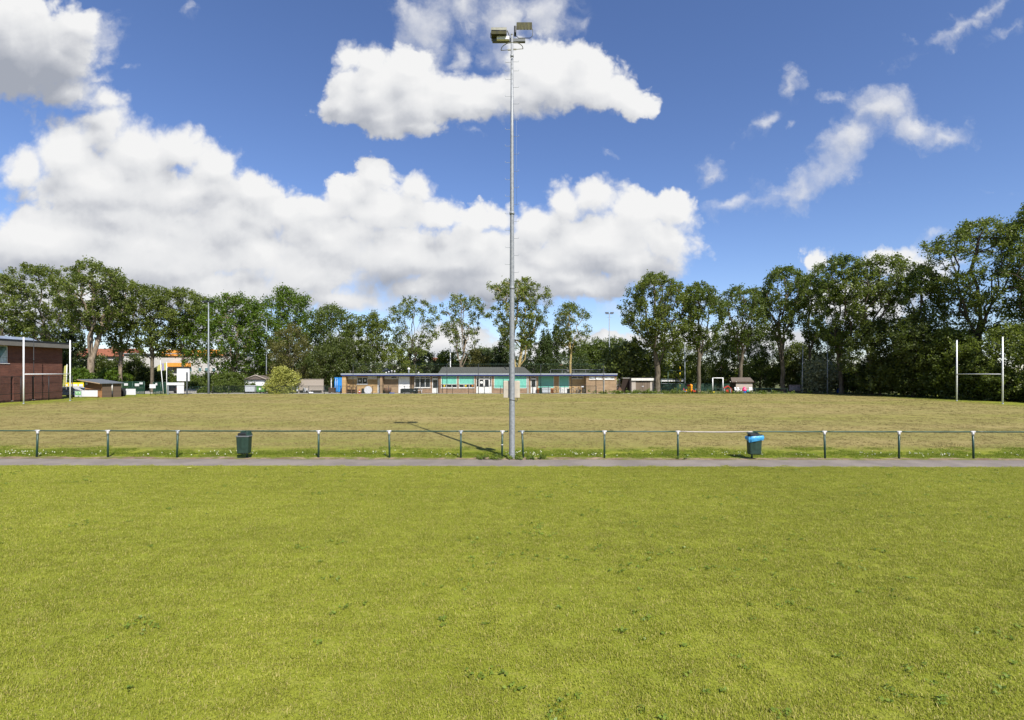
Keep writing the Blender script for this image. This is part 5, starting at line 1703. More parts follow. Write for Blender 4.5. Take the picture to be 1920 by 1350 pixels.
def build_club_clutter():
    Y = YB - 0.15
    r = random.Random(8)
    # stacked timber benches
    t = thing('stacked_benches', 'brown timber benches stacked against the ochre clubhouse wall', 'benches', (bx(658), Y + 0.45, 0))
    for z in (0.18, 0.52, 0.88):
        MB().box(-0.80, 0.78, -0.16, 0.16, z, z + 0.07).build('plank', 'wood_brown', t)
    for x in (-0.70, 0.0, 0.66):
        MB().box(x - 0.05, x + 0.05, -0.13, 0.13, 0, 0.175).build('leg', 'wood_brown', t)
        MB().box(x - 0.05, x + 0.05, -0.13, 0.13, 0.255, 0.515).build('leg', 'wood_brown', t)
        MB().box(x - 0.05, x + 0.05, -0.13, 0.13, 0.595, 0.875).build('leg', 'wood_brown', t)
    MB().box(-0.6, -0.38, -0.1, 0.1, 0.955, 1.16).build('upright', 'wood_brown', t)
    # red cone
    t = thing('traffic_cone', 'small red cone beside the stacked benches', 'cone', (bx(673.5), Y + 0.3, 0))
    MB().bevel_box(-0.22, 0.22, -0.2, 0.2, 0.0, 0.05, 0.04).build('base', 'red_plastic', t)
    c = MB().lathe([(0.17, 0.05), (0.10, 0.32), (0.035, 0.62), (0.02, 0.63)], n=14).build('cone', 'red_plastic', t)
    MB().lathe([(0.137, 0.20), (0.108, 0.32), (0.10, 0.325)], n=14).build('band', 'white_plastic', c)
    t = MB().bevel_box(-0.18, 0.18, -0.15, 0.15, 0, 0.72, 0.04, 0.1).build('waste_drum', 'dark_metal')
    t.location = (bx(679), Y + 0.55, 0)
    tag(t, 'slim black bin between the red cone and the white table top', 'bin')
    # white round table top standing on edge
    t = thing('round_table', 'white round table tipped on its edge against the clubhouse wall', 'table', (bx(688.5), Y + 0.6, 0))
    MB().tube([(0, -0.03, 0.48), (0, 0.03, 0.48)], 0.60, 28, smooth=False).build('tabletop', 'text_grey', t)
    MB().tube([(0, 0.03, 0.48), (0, 0.30, 0.30)], 0.04, 8).build('leg', 'white_plastic', t)
    # wicker planter
    t = thing('planter', 'brown round planter right of the brick pier', 'planter', (bx(726), Y + 0.35, 0))
    MB().lathe([(0.30, 0), (0.56, 0.45), (0.58, 0.86), (0.50, 0.86), (0.48, 0.7)], n=18).build('pot', 'wood_brown', t)
    MB().lathe([(0.49, 0.70), (0.3, 0.74), (0.02, 0.75)], n=18).build('soil', 'dark_metal', t)
    t = MB().bevel_box(-0.35, 0.35, -0.25, 0.25, 0.0, 0.10, 0.05).build('crash_mat', 'blue_plastic')
    t.location = (bx(735), Y + 0.2, 0)
    tag(t, 'flat blue mat lying beside the brown planter', 'mat')
    # black bench seat with cover
    t = thing('lounge_sofa', 'low black sofa in front of the white garage door', 'sofa', (bx(768), Y - 0.05, 0))
    MB().bevel_box(-1.15, 1.15, -0.35, 0.35, 0.10, 0.42, 0.06).build('seat', 'black_plastic', t)
    MB().bevel_box(-1.15, 1.15, 0.20, 0.36, 0.424, 0.72, 0.05).build('backrest', 'black_plastic', t)
    for s in (-1, 1):
        MB().bevel_box(s * 1.16 - 0.12, s * 1.16 + 0.12, -0.36, 0.36, 0.06, 0.68 if s < 0 else 0.80, 0.05).build('armrest', 'black_plastic', t)
    # white bench under the triple window
    t = thing('garden_bench', 'white wire bench below the triple window', 'bench', (bx(784), Y + 0.05, 0))
    MB().box(-0.62, 0.62, -0.2, 0.2, 0.44, 0.47).build('seat', 'white_metal', t)
    b = MB()
    b.tube([(-0.6, 0.2, 0.47), (-0.55, 0.24, 0.86), (-0.25, 0.25, 0.93), (0, 0.24, 0.80), (0.25, 0.25, 0.93), (0.55, 0.24, 0.86), (0.6, 0.2, 0.47)], 0.02, 6)
    b.tube([(-0.3, 0.22, 0.47), (-0.25, 0.25, 0.92)], 0.015, 6)
    b.tube([(0.3, 0.22, 0.47), (0.25, 0.25, 0.92)], 0.015, 6)
    b.build('backrest', 'white_metal', t)
    for x in (-0.55, 0.55):
        for y in (-0.16, 0.16):
            MB().tube([(x, y, 0), (x, y, 0.44)], 0.018, 6).build('leg', 'white_metal', t)
    # grey chest, bins, pots before the shaded bay
    t = thing('storage_chest', 'grey lidded chest below the wide dark teal shutter', 'chest', (bx(1024), YB + 0.1, 0))
    MB().bevel_box(-0.64, 0.64, -0.32, 0.32, 0.10, 0.62, 0.04, 0.06).build('body', 'container_grey', t)
    MB().hexa([(-0.68, -0.36, 0.625), (0.68, -0.36, 0.625), (0.68, 0.36, 0.625), (-0.68, 0.36, 0.625)], [(-0.62, -0.30, 0.80), (0.62, -0.30, 0.80), (0.62, 0.34, 0.90), (-0.62, 0.34, 0.90)]).build('lid', 'galvanised', t)
    for s in (-1, 1):
        MB().box(s * 0.52 - 0.06, s * 0.52 + 0.06, -0.25, 0.25, 0, 0.098).build('foot', 'rubber', t)
    t = MB().bevel_box(-0.2, 0.2, -0.2, 0.2, 0, 0.85, 0.04, 0.08).build('waste_drum', 'bin_green')
    t.location = (bx(1013.5), YB + 0.1, 0)
    tag(t, 'dark green bin left of the grey chest', 'bin')
    for px, lab in ((1009.5, 'terracotta pot left of the dark green bin'), (1035.5, 'terracotta pot right of the grey chest')):
        t = thing('flower_pot', lab, 'pot', (bx(px), YB + 0.15, 0), 0, 'terracotta pots by the clubhouse')
        MB().lathe([(0.17, 0), (0.24, 0.58), (0.28, 0.585), (0.28, 0.70), (0.22, 0.70), (0.2, 0.6)], n=16).build('pot', 'terracotta', t)
        MB().lathe([(0.21, 0.62), (0.02, 0.65)], n=16).build('soil', 'wood_brown', t)
    t = MB().bevel_box(-0.21, 0.21, -0.2, 0.2, 0, 0.68, 0.05, 0.1).build('waste_drum', 'black_plastic')
    t.location = (bx(1066), YB + 0.2, 0)
    tag(t, 'black bin in front of the white panel under the narrow teal shutter', 'bin')
    # bicycles

    def bicycle(label, px, y, rz, m):
        t = thing('bicycle', label, 'bicycle', (bx(px), y, 0), rz, 'bicycles parked in front of the clubhouse')
        for s in (-0.52, 0.52):
            w = MB().tube([(s + 0.33 * math.cos(a), 0, 0.34 + 0.33 * math.sin(a)) for a in np.linspace(0, 2 * math.pi, 20)], 0.02, 6).build('wheel', 'rubber', t)
            b = MB()
            for k in range(6):
                a = math.pi * k / 6
                b.tube([(s - 0.31 * math.cos(a), 0, 0.34 - 0.31 * math.sin(a)), (s + 0.31 * math.cos(a), 0, 0.34 + 0.31 * math.sin(a))], 0.005, 4)
            b.build('spokes', 'galvanised', w)
        f = MB()
        for p, q in (((-0.52, 0.34), (-0.15, 0.34)), ((-0.15, 0.34), (-0.28, 0.86)), ((-0.52, 0.34), (-0.25, 0.76)), ((-0.25, 0.76), (0.34, 0.80)), ((-0.15, 0.34), (0.34, 0.72)), ((0.52, 0.34), (0.30, 1.0))):
            f.tube([(p[0], 0, p[1]), (q[0], 0, q[1])], 0.02, 6)
        f.build('frame', m, t)
        MB().bevel_box(-0.40, -0.14, -0.07, 0.07, 0.86, 0.93, 0.03).build('saddle', 'black_plastic', t)
        MB().tube([(0.16, -0.28, 1.02), (0.29, -0.12, 1.03), (0.29, 0.12, 1.03), (0.16, 0.28, 1.02)], 0.014, 6).build('handlebar', 'dark_metal', t)
        return t
    bicycle('dark bicycle leaning between the two teal shutters', 1046, YB + 0.35, 0.25, 'dark_metal')
    bicycle('leftmost bicycle of the pair left of the flush brick block', 1078, YB + 0.2, 0.1, 'galvanised')
    bicycle('bicycle with white basket next to the flush brick block', 1089, YB + 0.5, -0.3, 'wood_brown')
    t = MB().bevel_box(-0.2, 0.2, -0.15, 0.15, 0.9, 1.12, 0.05).build('bicycle_basket', 'white_plastic')
    t.location = (bx(1092.5), YB + 0.42, 0)
    tag(t, 'white basket on the front of the bicycle near the brick block', 'basket')


def build_right_sheds():
    # pale wall and dark lean-to beside the garage
    t = thing('lean_to', 'dark brown lean-to with open side between clubhouse and small garage', 'shed', (bx(1176), YB + 1, 0))
    W = lambda b, n, m, p=None: b.build(n, m, p or t, world=True)
    W(MB().box(bx(1156.5), bx(1172), YB + 3.2, YB + 3.4, 0, bz(711)), 'back_wall', 'plaster')
    W(MB().prism([(bx(1166), 0), (bx(1185), 0), (bx(1185), bz(709.8)), (bx(1172.5), bz(709.8))], YB + 1.6, YB + 1.75, 'Y'), 'screen', 'wood_dark')
    W(MB().box(bx(1171.5), bx(1186), YB + 1.5, YB + 3.4, bz(709.7), bz(708.7)), 'roof', 'panel_grey')
    W(MB().prism([(bx(1157.5), 0), (bx(1170), 0), (bx(1168), 0.65), (bx(1165), 0.95), (bx(1162), 0.45), (bx(1159), 0.3)], YB + 1.2, YB + 1.55, 'Y'), 'rubble_heap', 'wood_brown')
    t = thing('garage', 'small weathered garage with white roof edge and brown double doors', 'garage', (bx(1207), YB + 0.3, 0))
    W2 = lambda b, n, m, p=None: b.build(n, m, p or t, world=True)
    x0, x1 = bx(1185.3), bx(1227.8)
    y = YB + 0.35
    top = bz(714.2)
    W2(MB().box(x0, bx(1193), y, y + 0.2, 0, top), 'wall', 'wood_weathered')
    W2(MB().box(bx(1220), x1, y, y + 0.2, 0, top), 'wall', 'wood_weathered')
    W2(MB().box(x0, x0 + 0.2, y + 0.2, y + 5, 0, top), 'wall', 'wood_weathered')
    W2(MB().box(x1 - 0.2, x1, y + 0.2, y + 5, 0, top), 'wall', 'wood_weathered')
    for a, c in ((1193.1, 1206.4), (1206.6, 1219.9)):
        d = W2(MB().box(bx(a), bx(c), y + 0.05, y + 0.1, 0.03, bz(715.6)), 'door', 'wood_door')
        q = 1205.5 if a < 1200 else 1207.5
        W2(MB().box(bx(q) - 0.05, bx(q) + 0.05, y + 0.02, y + 0.048, 0.95, 1.12), 'handle', 'cap_white', d)
    W2(MB().box(bx(1193.05), bx(1219.95), y + 0.02, y + 0.18, bz(715.5), top), 'lintel', 'dark_metal')
    rf = W2(MB().box(bx(1184.4), bx(1230.8), y - 0.15, y + 5.2, top + 0.003, bz(709.2)), 'roof', 'roof_felt')
    W2(MB().box(bx(1184.2), bx(1231), y - 0.22, y - 0.153, top + 0.05, bz(709)), 'fascia', 'plaster', rf)
    # concrete apron
    a = MB()
    a.quad((bx(1157), 75.5, 0.003), (bx(1240), 75.5, 0.003), (bx(1240), 78.5, 0.003), (bx(1157), 78.5, 0.003))
    o = a.build('apron', 'concrete', recalc=False)
    o['kind'] = 'structure'


def low_fence(name, label, x0, x1, y, h, step, rails=(1.0,), panel=None, r=0.03, m='fence_green', mesh='wire_mesh', cat='fence', gap=()):
    t = thing(name, label, cat, (x0, y, 0))
    n = max(1, round((x1 - x0) / step))
    for i in range(n + 1):
        x = (x1 - x0) * i / n
        MB().tube([(x, 0, -0.1), (x, 0, h)], r, 7).build('post', m, t)
    for q in rails:
        MB().tube([(0, 0, h * q - r * 0.5), (x1 - x0, 0, h * q - r * 0.5)], r * 0.72, 7).build('rail', m, t)
    if panel:
        MB().quad((0, 0.0, 0.05), (x1 - x0, 0.0, 0.05), (x1 - x0, 0.0, h * panel), (0, 0.0, h * panel)).build('mesh_panel', mesh, t, recalc=False)
    return t


def build_far_fences():
    Y = 75.5
    low_fence('wire_fence', 'low dark post and rail fence along the front of the clubhouse', ax(399, Y), ax(1118, Y), Y, 1.17, 2.33, panel=0.98, r=0.036, m='dark_metal')
    low_fence('wire_fence', 'low green rail fence in front of the playground', ax(1240, Y), ax(1476, Y), Y, 0.78, 2.27, r=0.026)
    low_fence('wire_fence', 'green mesh fence behind the playground toys', ax(1232, 86), ax(1392, 86), 86, 1.25, 2.6, panel=0.98, mesh='mesh_dense', r=0.035)
    t = thing('ball_net', 'tall thin ball stop net on slim posts in front of the clubhouse', 'net', (ax(662, 75.3), 75.3, 0))
    x0 = t.location.x
    top = az(682.5, 75.3)
    for px in (662, 780, 838, 897, 955, 1014, 1072, 1132):
        MB().tube([(ax(px, 75.3) - x0, 0, -0.1), (ax(px, 75.3) - x0, 0, top)], 0.042, 7).build('post', 'dark_metal', t)
    for z in (top - 0.02,):
        MB().tube([(0, 0, z), (ax(1132, 75.3) - x0, 0, z)], 0.02, 5).build('wire', 'fence_green', t)
    MB().quad((0, 0, 1.2), (ax(1132, 75.3) - x0, 0, 1.2), (ax(1132, 75.3) - x0, 0, top), (0, 0, top)).build('netting', 'net_fine', t, recalc=False)
    # steel frame behind the clubhouse roof
    t = thing('spectator_rail', 'grey double rail frame showing above the right end of the clubhouse roof', 'railing', (ax(1032, 92), 92, 0))
    L = ax(1142, 92) - t.location.x
    for z, rr in ((az(693.5, 92), 0.09), (az(698, 92), 0.06)):
        MB().tube([(0, 0, z), (L, 0, z)], rr, 8).build('rail', 'lamp_arm', t)
    for i in range(6):
        MB().tube([(L * i / 5, 0, 0), (L * i / 5, 0, az(693.5, 92))], 0.06, 8).build('post', 'lamp_arm', t)
    # sports cage right of the garage
    Yc = 90
    t = thing('sports_cage', 'dark steel cage of tall posts and bars right of the thick tree trunk', 'cage', (ax(1240, Yc), Yc, 0))
    x0 = t.location.x
    X = lambda px: ax(px, Yc) - x0
    for px, top in ((1240, 711), (1252.5, 695), (1276, 695)):
        MB().tube([(X(px), 0, 0), (X(px), 0, az(top, Yc))], 0.07, 8).build('post', 'fence_green', t)
    MB().tube([(X(1241), 0, az(695, Yc)), (X(1279), 0, az(695, Yc))], 0.05, 8).build('bar', 'fence_green', t)
    for row, m in ((711, 'galvanised_far'), (714.5, 'white_metal'), (719, 'galvanised_far')):
        MB().box(X(1239), X(1285), -0.05, 0.05, az(row, Yc) - 0.05, az(row, Yc) + (0.12 if row == 714.5 else 0.03)).build('bar', m, t)
    t = thing('warning_pole', 'yellow and black banded pole beside the sports cage', 'pole', (ax(1275, 88.5), 88.5, 0))
    for k in range(9):
        z0, z1 = k * 0.52, k * 0.52 + 0.518
        MB().tube([(0, 0, z0), (0, 0, z1)], 0.075, 8).build('band', 'yellow_plastic' if k % 2 else 'black_plastic', t)


def build_playground():
    Yp = 79.0
    def X(px): return ax(px, Yp)
    def Z(py): return az(py, Yp)
    # slide tower
    t = thing('toy_slide', 'orange and yellow plastic play slide beside the bare tree trunk', 'slide', (X(1292), Yp, 0))
    MB().bevel_box(-0.20, 0.02, -0.2, 0.25, 0, 1.0, 0.06).build('tower', 'yellow_plastic', t)
    MB().bevel_box(0.06, 0.46, -0.25, 0.3, 0.0, 1.15, 0.09).build('tower', 'orange_plastic', t)
    MB().lathe([(0.05, 0.9), (0.2, 1.0), (0.22, 1.2), (0.05, 1.3)], (-0.12, 0, 0), 12).build('knob', 'red_plastic', t)
    MB().lathe([(0.05, 0.95), (0.27, 1.0), (0.28, 1.2), (0.06, 1.33)], (0.26, 0, 0), 12).build('knob', 'orange_plastic', t)
    MB().hexa([(-0.75, -0.25, 0), (-0.40, -0.25, 0), (-0.40, 0.1, 0), (-0.75, 0.1, 0)], [(-0.52, -0.22, 0.52), (-0.40, -0.22, 0.52), (-0.40, 0.08, 0.52), (-0.52, 0.08, 0.52)]).build('step', 'orange_plastic', t)
    t = thing('toy_car', 'red toy car with blue back right of the orange slide', 'toy car', (X(1299.5), Yp - 0.3, 0))
    MB().bevel_box(-0.28, 0.30, -0.2, 0.2, 0.10, 0.45, 0.08).build('body', 'red_plastic', t)
    MB().bevel_box(0.10, 0.34, -0.18, 0.18, 0.453, 0.66, 0.06).build('seat', 'blue_plastic', t)
    for a in (-0.18, 0.2):
        for y in (-0.22, 0.22):
            MB().tube([(a, y - 0.03, 0.1), (a, y + 0.03, 0.1)], 0.1, 10).build('wheel', 'rubber', t)
    t = MB().bevel_box(-0.25, 0.25, -0.2, 0.2, 0.0, 0.62, 0.06, 0.1).build('toy_box', 'teal_plastic')
    t.location = (X(1306), Yp, 0)
    tag(t, 'dark teal toy box at the foot of the bare trunk', 'box')
    t = thing('toy_scooter', 'blue and pink ride-on toy left of the orange slide', 'toy', (X(1284), Yp - 0.2, 0))
    MB().bevel_box(-0.25, 0.18, -0.1, 0.1, 0.12, 0.26, 0.05).build('deck', 'blue_plastic', t)
    MB().tube([(-0.18, 0, 0.24), (-0.24, 0, 0.72)], 0.04, 8).build('stem', 'pink_plastic', t)
    for a in (-0.2, 0.14):
        MB().tube([(a, -0.05, 0.1), (a, 0.05, 0.1)], 0.1, 10).build('wheel', 'rubber', t)
    t = MB().bevel_box(-0.24, 0.24, -0.2, 0.2, 0.05, 0.20, 0.10).build('toy_tub', 'yellow_plastic')
    t.location = (X(1334), Yp - 0.6, 0)
    tag(t, 'yellow tub lying on the grass below the white goal', 'tub')
    # white five-a-side goal
    Yg = 84
    t = thing('football_goal', 'small white goal frame left of the wooden playhouse', 'goal', (ax(1346, Yg), Yg, 0))
    xa, xb, zt = ax(1336.3, Yg) - t.location.x, ax(1355.5, Yg) - t.location.x, az(708.8, Yg)
    for x in (xa, xb):
        MB().tube([(x, 0, 0), (x, 0, zt)], 0.08, 10).build('post', 'white_metal', t)
        MB().tube([(x, 0, zt), (x + 0.45, 1.1, zt - 0.3), (x + 0.3, 1.5, 0.05)], 0.04, 8).build('stay', 'galvanised_far', t)
    MB().tube([(xa - 0.05, 0, zt), (xb + 0.05, 0, zt)], 0.08, 10).build('crossbar', 'white_metal', t)
    MB().quad((xa, 1.3, 0.05), (xb, 1.3, 0.05), (xb + 0.4, 1.1, zt - 0.3), (xa + 0.4, 1.1, zt - 0.3)).build('net', 'net_fine', t, recalc=False)
    # playhouse
    Yh = 79.5
    t = thing('playhouse', 'small wooden playhouse with brown felt roof on the right', 'playhouse', (ax(1394, Yh), Yh, 0))
    x0 = t.location.x
    A, B = ax(1380, Yh) - x0, ax(1411.5, Yh) - x0
    e, rdg = az(715.5, Yh), az(710.8, Yh + 1)
    MB().box(A, B, 0, 0.06, 0, e).build('wall', 'wood_weathered', t)
    MB().prism([(0, 0), (2.2, 0), (2.2, e), (1.1, rdg + 0.2), (0, e)], B - 0.06, B - 0.003, 'X').build('wall', 'wood_weathered', t)
    MB().prism([(0.06, 0), (2.2, 0), (2.2, e), (1.1, rdg + 0.2), (0.06, e)], A, A + 0.06, 'X').build('wall', 'wood_dark', t)
    rf = MB()
    rf.hexa([(A - 0.75, -0.22, e - 0.10), (B + 0.12, -0.22, e - 0.10), (B + 0.12, 1.1, rdg + 0.18), (A - 0.35, 1.1, rdg + 0.18)], [(A - 0.75, -0.22, e - 0.02), (B + 0.12, -0.22, e - 0.02), (B + 0.12, 1.1, rdg + 0.26), (A - 0.35, 1.1, rdg + 0.26)])
    rf.hexa([(A - 0.35, 1.103, rdg + 0.18), (B + 0.12, 1.103, rdg + 0.18), (B + 0.12, 2.4, e - 0.10), (A - 0.75, 2.4, e - 0.10)], [(A - 0.35, 1.103, rdg + 0.26), (B + 0.12, 1.103, rdg + 0.26), (B + 0.12, 2.4, e - 0.02), (A - 0.75, 2.4, e - 0.02)])
    roof = rf.build('roof', 'felt_brown', t)
    MB().box(A - 0.6, B + 0.1, -0.245, -0.223, e - 0.12, e).build('fascia', 'wood_dark', roof)
    for q in (1368, 1379):
        MB().lathe([(0.02, -0.05), (0.07, 0), (0.02, 0.06)], (ax(q, Yh) - x0, -0.26, e - 0.02), 8).build('lantern', 'white_paint', t)
    # toys by the playhouse
    t = thing('toy_house', 'red and grey toy climbing frame left of the playhouse', 'toy', (X(1361), Yp - 0.3, 0))
    MB().prism([(-0.5, 0.75), (0.15, 1.15), (0.75, 0.62), (0.68, 0.55), (0.14, 0.98), (-0.45, 0.66)], -0.2, 0.2, 'Y').build('roof', 'red_plastic', t)
    for x in (-0.4, 0.55):
        MB().bevel_box(x - 0.05, x + 0.05, -0.2, 0.2, 0, 0.68, 0.03).build('wall', 'container_grey', t)
    MB().bevel_box(-0.24, 0.16, -0.28, -0.21, 0.05, 0.52, 0.03).build('panel', 'red_plastic', t)
    t = thing('toy_chair', 'small red chair right beside the toy climbing frame', 'chair', (X(1369.5), Yp - 0.5, 0))
    MB().bevel_box(-0.13, 0.13, -0.13, 0.13, 0.24, 0.28, 0.02).build('seat', 'red_plastic', t)
    MB().bevel_box(-0.13, 0.13, 0.09, 0.13, 0.283, 0.55, 0.02).build('backrest', 'red_plastic', t)
    for a in (-0.1, 0.1):
        for y in (-0.1, 0.1):
            MB().tube([(a, y, 0), (a, y, 0.24)], 0.02, 6).build('leg', 'red_plastic', t)
    t = thing('toy_tent', 'bright pink toy tent against the playhouse wall', 'toy', (X(1395), Yp - 0.1, 0))
    MB().lathe([(0.30, 0.30), (0.34, 0.5), (0.20, 0.80), (0.03, 0.95)], n=10, smooth=False).build('canopy', 'pink_plastic', t)
    MB().lathe([(0.27, 0.0), (0.28, 0.297)], n=10, smooth=False).build('wall', 'blue_plastic', t)
    t = MB().lathe([(0.05, 0), (0.24, 0.1), (0.26, 0.32), (0.08, 0.46)], n=12).build('toy_ball', 'teal_plastic')
    t.location = (X(1401), Yp - 0.25, 0)
    tag(t, 'teal toy bucket right of the pink tent', 'toy')
    for px, lab in ((1379, 'white garden chair leftmost before the playhouse'), (1384.5, 'white garden chair second before the playhouse'), (1405, 'white garden chair at the right end of the playhouse')):
        garden_chair(lab, X(px), Yp - 0.5, 0.6 if px < 1390 else -0.4)
    # graffiti board and blue tank at the right corner
    Yq = 82
    t = thing('graffiti_board', 'low board covered in pale graffiti near the right corner', 'board', (ax(1490, Yq), Yq, 0))
    L = ax(1501, Yq) - ax(1480, Yq)
    MB().box(-L / 2, L / 2, -0.04, 0.04, 0.2, az(721.5, Yq)).build('panel', 'graffiti', t)
    for s in (-1, 1):
        MB().box(s * L * 0.4 - 0.05, s * L * 0.4 + 0.05, 0.045, 0.12, 0, 0.9).build('leg', 'wood_dark', t)
    b = MB()
    rr = random.Random(5)
    for i in range(7):
        x = -L * 0.42 + i * L * 0.13
        b.tube([(x, -0.048, 0.35 + rr.uniform(0, .2)), (x + 0.08, -0.048, 0.8 + rr.uniform(-.1, .2)), (x + 0.18, -0.048, 0.5), (x + 0.12, -0.048, 0.4)], 0.03, 5)
    b.build('graffiti', 'text_grey', t)
    Yq = 77.5
    t = thing('tackle_bag', 'dark blue padded roller lying at the edge of the wood', 'roller', (ax(1579, Yq), Yq, 0))
    MB().tube([(-0.72, 0, 0.36), (0.62, 0, 0.36)], 0.36, 16).build('body', 'blue_plastic', t)
    MB().tube([(0.622, 0, 0.36), (0.64, 0, 0.36)], 0.2, 12).build('end_cap', 'white_plastic', t)


CHAIRS = []


def garden_chair(label, x, y, rz, m='white_plastic'):
    g = 'white plastic garden chairs'
    if CHAIRS:
        t = copy_tree(CHAIRS[0])
        t.location = (x, y, 0)
        t.rotation_euler = (0, 0, rz)
        t['label'] = label
        return t
    t = thing('garden_chair', label, 'chair', (x, y, 0), rz, g)
    MB().bevel_box(-0.23, 0.23, -0.23, 0.23, 0.40, 0.44, 0.03).build('seat', m, t)
    MB().hexa([(-0.22, 0.19, 0.443), (0.22, 0.19, 0.443), (0.22, 0.23, 0.443), (-0.22, 0.23, 0.443)], [(-0.20, 0.29, 0.86), (0.20, 0.29, 0.86), (0.20, 0.32, 0.86), (-0.20, 0.32, 0.86)]).build('backrest', m, t)
    for a in (-1, 1):
        for q in (-1, 1):
            MB().tube([(a * 0.21, q * 0.2, 0.40), (a * 0.24, q * 0.25, 0)], 0.02, 6).build('leg', m, t)
        MB().tube([(a * 0.24, -0.2, 0.40), (a * 0.25, -0.18, 0.63), (a * 0.24, 0.26, 0.66)], 0.02, 6).build('armrest', m, t)
    CHAIRS.append(t)
    return t
# ------------------------------------------------------------------ left side: brick building, kiosk, boards, flags, caravan
def build_brick():
    X = -53.75
    y0, y1 = 30.0, 61.2
    t = thing('brick_building', 'red brick building with grey roof edge and slot windows beside the left goal', 'building', (X, y1, 0))
    W = lambda b, n, m, p=None: b.build(n, m, p or t, world=True)
    zt = 6.05                     # underside of the roof edge
    wz0, wz1 = 4.15, 6.03
    wy0, wy1 = 51.6, 54.7
    b = MB()
    th = 0.35
    slots = [54.55, 57.35]
    # wall facing the pitch with the corner window and narrow slots cut out
    b.box(X - th, X, y0, wy0, -0.1, zt)
    b.box(X - th, X, wy0, wy1, -0.1, wz0)
    b.box(X - th, X, wy0, wy1, wz1, zt)
    b.box(X - th, X, wy1, y1, 2.75, zt)
    edges = [wy1] + [e for s in slots for e in (s - 0.0, s + 0.32)] + [y1]
    edges[0] = wy1
    b.box(X - th, X, wy1, 54.9, -0.1, 2.75)
    b.box(X - th, X, 55.22, 57.35, -0.1, 2.75)
    b.box(X - th, X, 57.67, y1, -0.1, 2.75)
    for s in (54.9, 57.35):
        b.box(X - th, X, s, s + 0.32, -0.1, 0.15)
    W(b, 'wall', 'brick_red')
    W(MB().box(X - 14, X - th - 0.002, y1 - 0.35, y1, -0.1, zt), 'wall', 'brick_red_end')
    for s in (54.9, 57.35):
        f = W(MB().box(X - 0.28, X - 0.22, s + 0.002, s + 0.318, 0.152, 2.748), 'slot_window', 'glass_dark')
        W(MB().box(X - 0.2, X + 0.03, s + 0.01, s + 0.31, 0.10, 0.149), 'sill', 'white_paint', f)
    f = MB()
    for (a, c, e, g) in ((wy0, wy0 + 0.08, wz0, wz1), (wy1 - 0.08, wy1, wz0, wz1), (wy0 + 0.08, wy1 - 0.08, wz0, wz0 + 0.08), (wy0 + 0.08, wy1 - 0.08, wz1 - 0.08, wz1), ((wy0 + wy1) / 2 - 0.04, (wy0 + wy1) / 2 + 0.04, wz0 + 0.08, wz1 - 0.08)):
        f.box(X - 0.22, X - 0.14, a + 0.003, c - 0.003, e + 0.003, g - 0.003)
    wnd = W(f, 'window', 'white_paint')
    W(MB().box(X - 0.185, X - 0.170, wy0 + 0.05, wy1 - 0.05, wz0 + 0.05, wz1 - 0.05), 'pane', 'glass_teal', wnd)
    W(MB().prism([(wy1 - 1.1, wz0 + 0.1), (wy1 - 0.12, wz0 + 0.1), (wy1 - 0.12, wz1 - 0.4)], X - 0.166, X - 0.155, 'X'), 'curtain', 'curtain', wnd)
    W(MB().box(X - 0.13, X + 0.06, wy0 - 0.05, wy1 + 0.05, wz0 - 0.06, wz0 - 0.003), 'sill', 'white_paint', wnd)
    # roof slab stands over the wall and past the corner
    rf = W(MB().box(X - 15, X + 0.7, y0, y1 + 0.30, zt + 0.003, zt + 0.20), 'roof', 'roof_felt')
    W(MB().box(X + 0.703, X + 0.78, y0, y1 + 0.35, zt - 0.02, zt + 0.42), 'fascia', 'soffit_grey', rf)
    W(MB().box(X - 15, X + 0.70, y1 + 0.303, y1 + 0.35, zt - 0.02, zt + 0.42), 'fascia', 'fascia_grey', rf)
    W(MB().box(X - 15, X + 0.66, y0, y1 + 0.2, zt + 0.203, zt + 0.62), 'parapet', 'roof_felt', rf)
    W(MB().box(X + 0.663, X + 0.70, y0, y1 + 0.2, zt + 0.425, zt + 0.66), 'edge_strip', 'dark_metal', rf)
    # raised metal roof behind the edge
    W(MB().hexa([(X - 7, y0, zt + 0.63), (X + 0.2, y0, zt + 0.63), (X + 0.2, 58, zt + 0.63), (X - 7, 58, zt + 0.63)],
                [(X - 7, y0, zt + 1.15), (X - 0.3, y0, zt + 1.05), (X - 0.3, 57.5, zt + 1.0), (X - 7, 57.5, zt + 1.1)]), 'roof_deck', 'roof_metal', rf)
    # dark fence along the foot of the wall
    xf = X + 1.1
    t = thing('mesh_fence', 'dark wire fence with tall thin posts in front of the red brick wall', 'fence', (xf, 44, 0))
    L = 61.4 - 44
    for y in (45, 47.3, 49.7, 52.0, 54.9, 58.2, 61.3):
        MB().tube([(0, y - 44, -0.1), (0, y - 44, 2.78)], 0.042, 8).build('post', 'dark_metal', t)
    for z in (2.72, 0.92):
        MB().tube([(0, 0, z), (0, L, z)], 0.026, 7).build('rail', 'dark_metal', t)
    MB().quad((0, 0, 0.05), (0, L, 0.05), (0, L, 2.70), (0, 0, 2.70)).build('mesh_panel', 'wire_mesh_side', t, recalc=False)
    for y in (49.0, 56.3):
        p = MB().tube([(0.06, y - 44, -0.1), (0.06, y - 44, 6.9)], 0.03, 7).build('net_post', 'dark_metal', t)
        MB().tube([(0.06, y - 44, 4.4), (0.06, y - 44, 4.7)], 0.06, 7).build('bracket', 'dark_metal', p)
    MB().tube([(0.06, 0, 4.72), (0.06, L, 4.72)], 0.012, 5).build('net_wire', 'dark_metal', t)


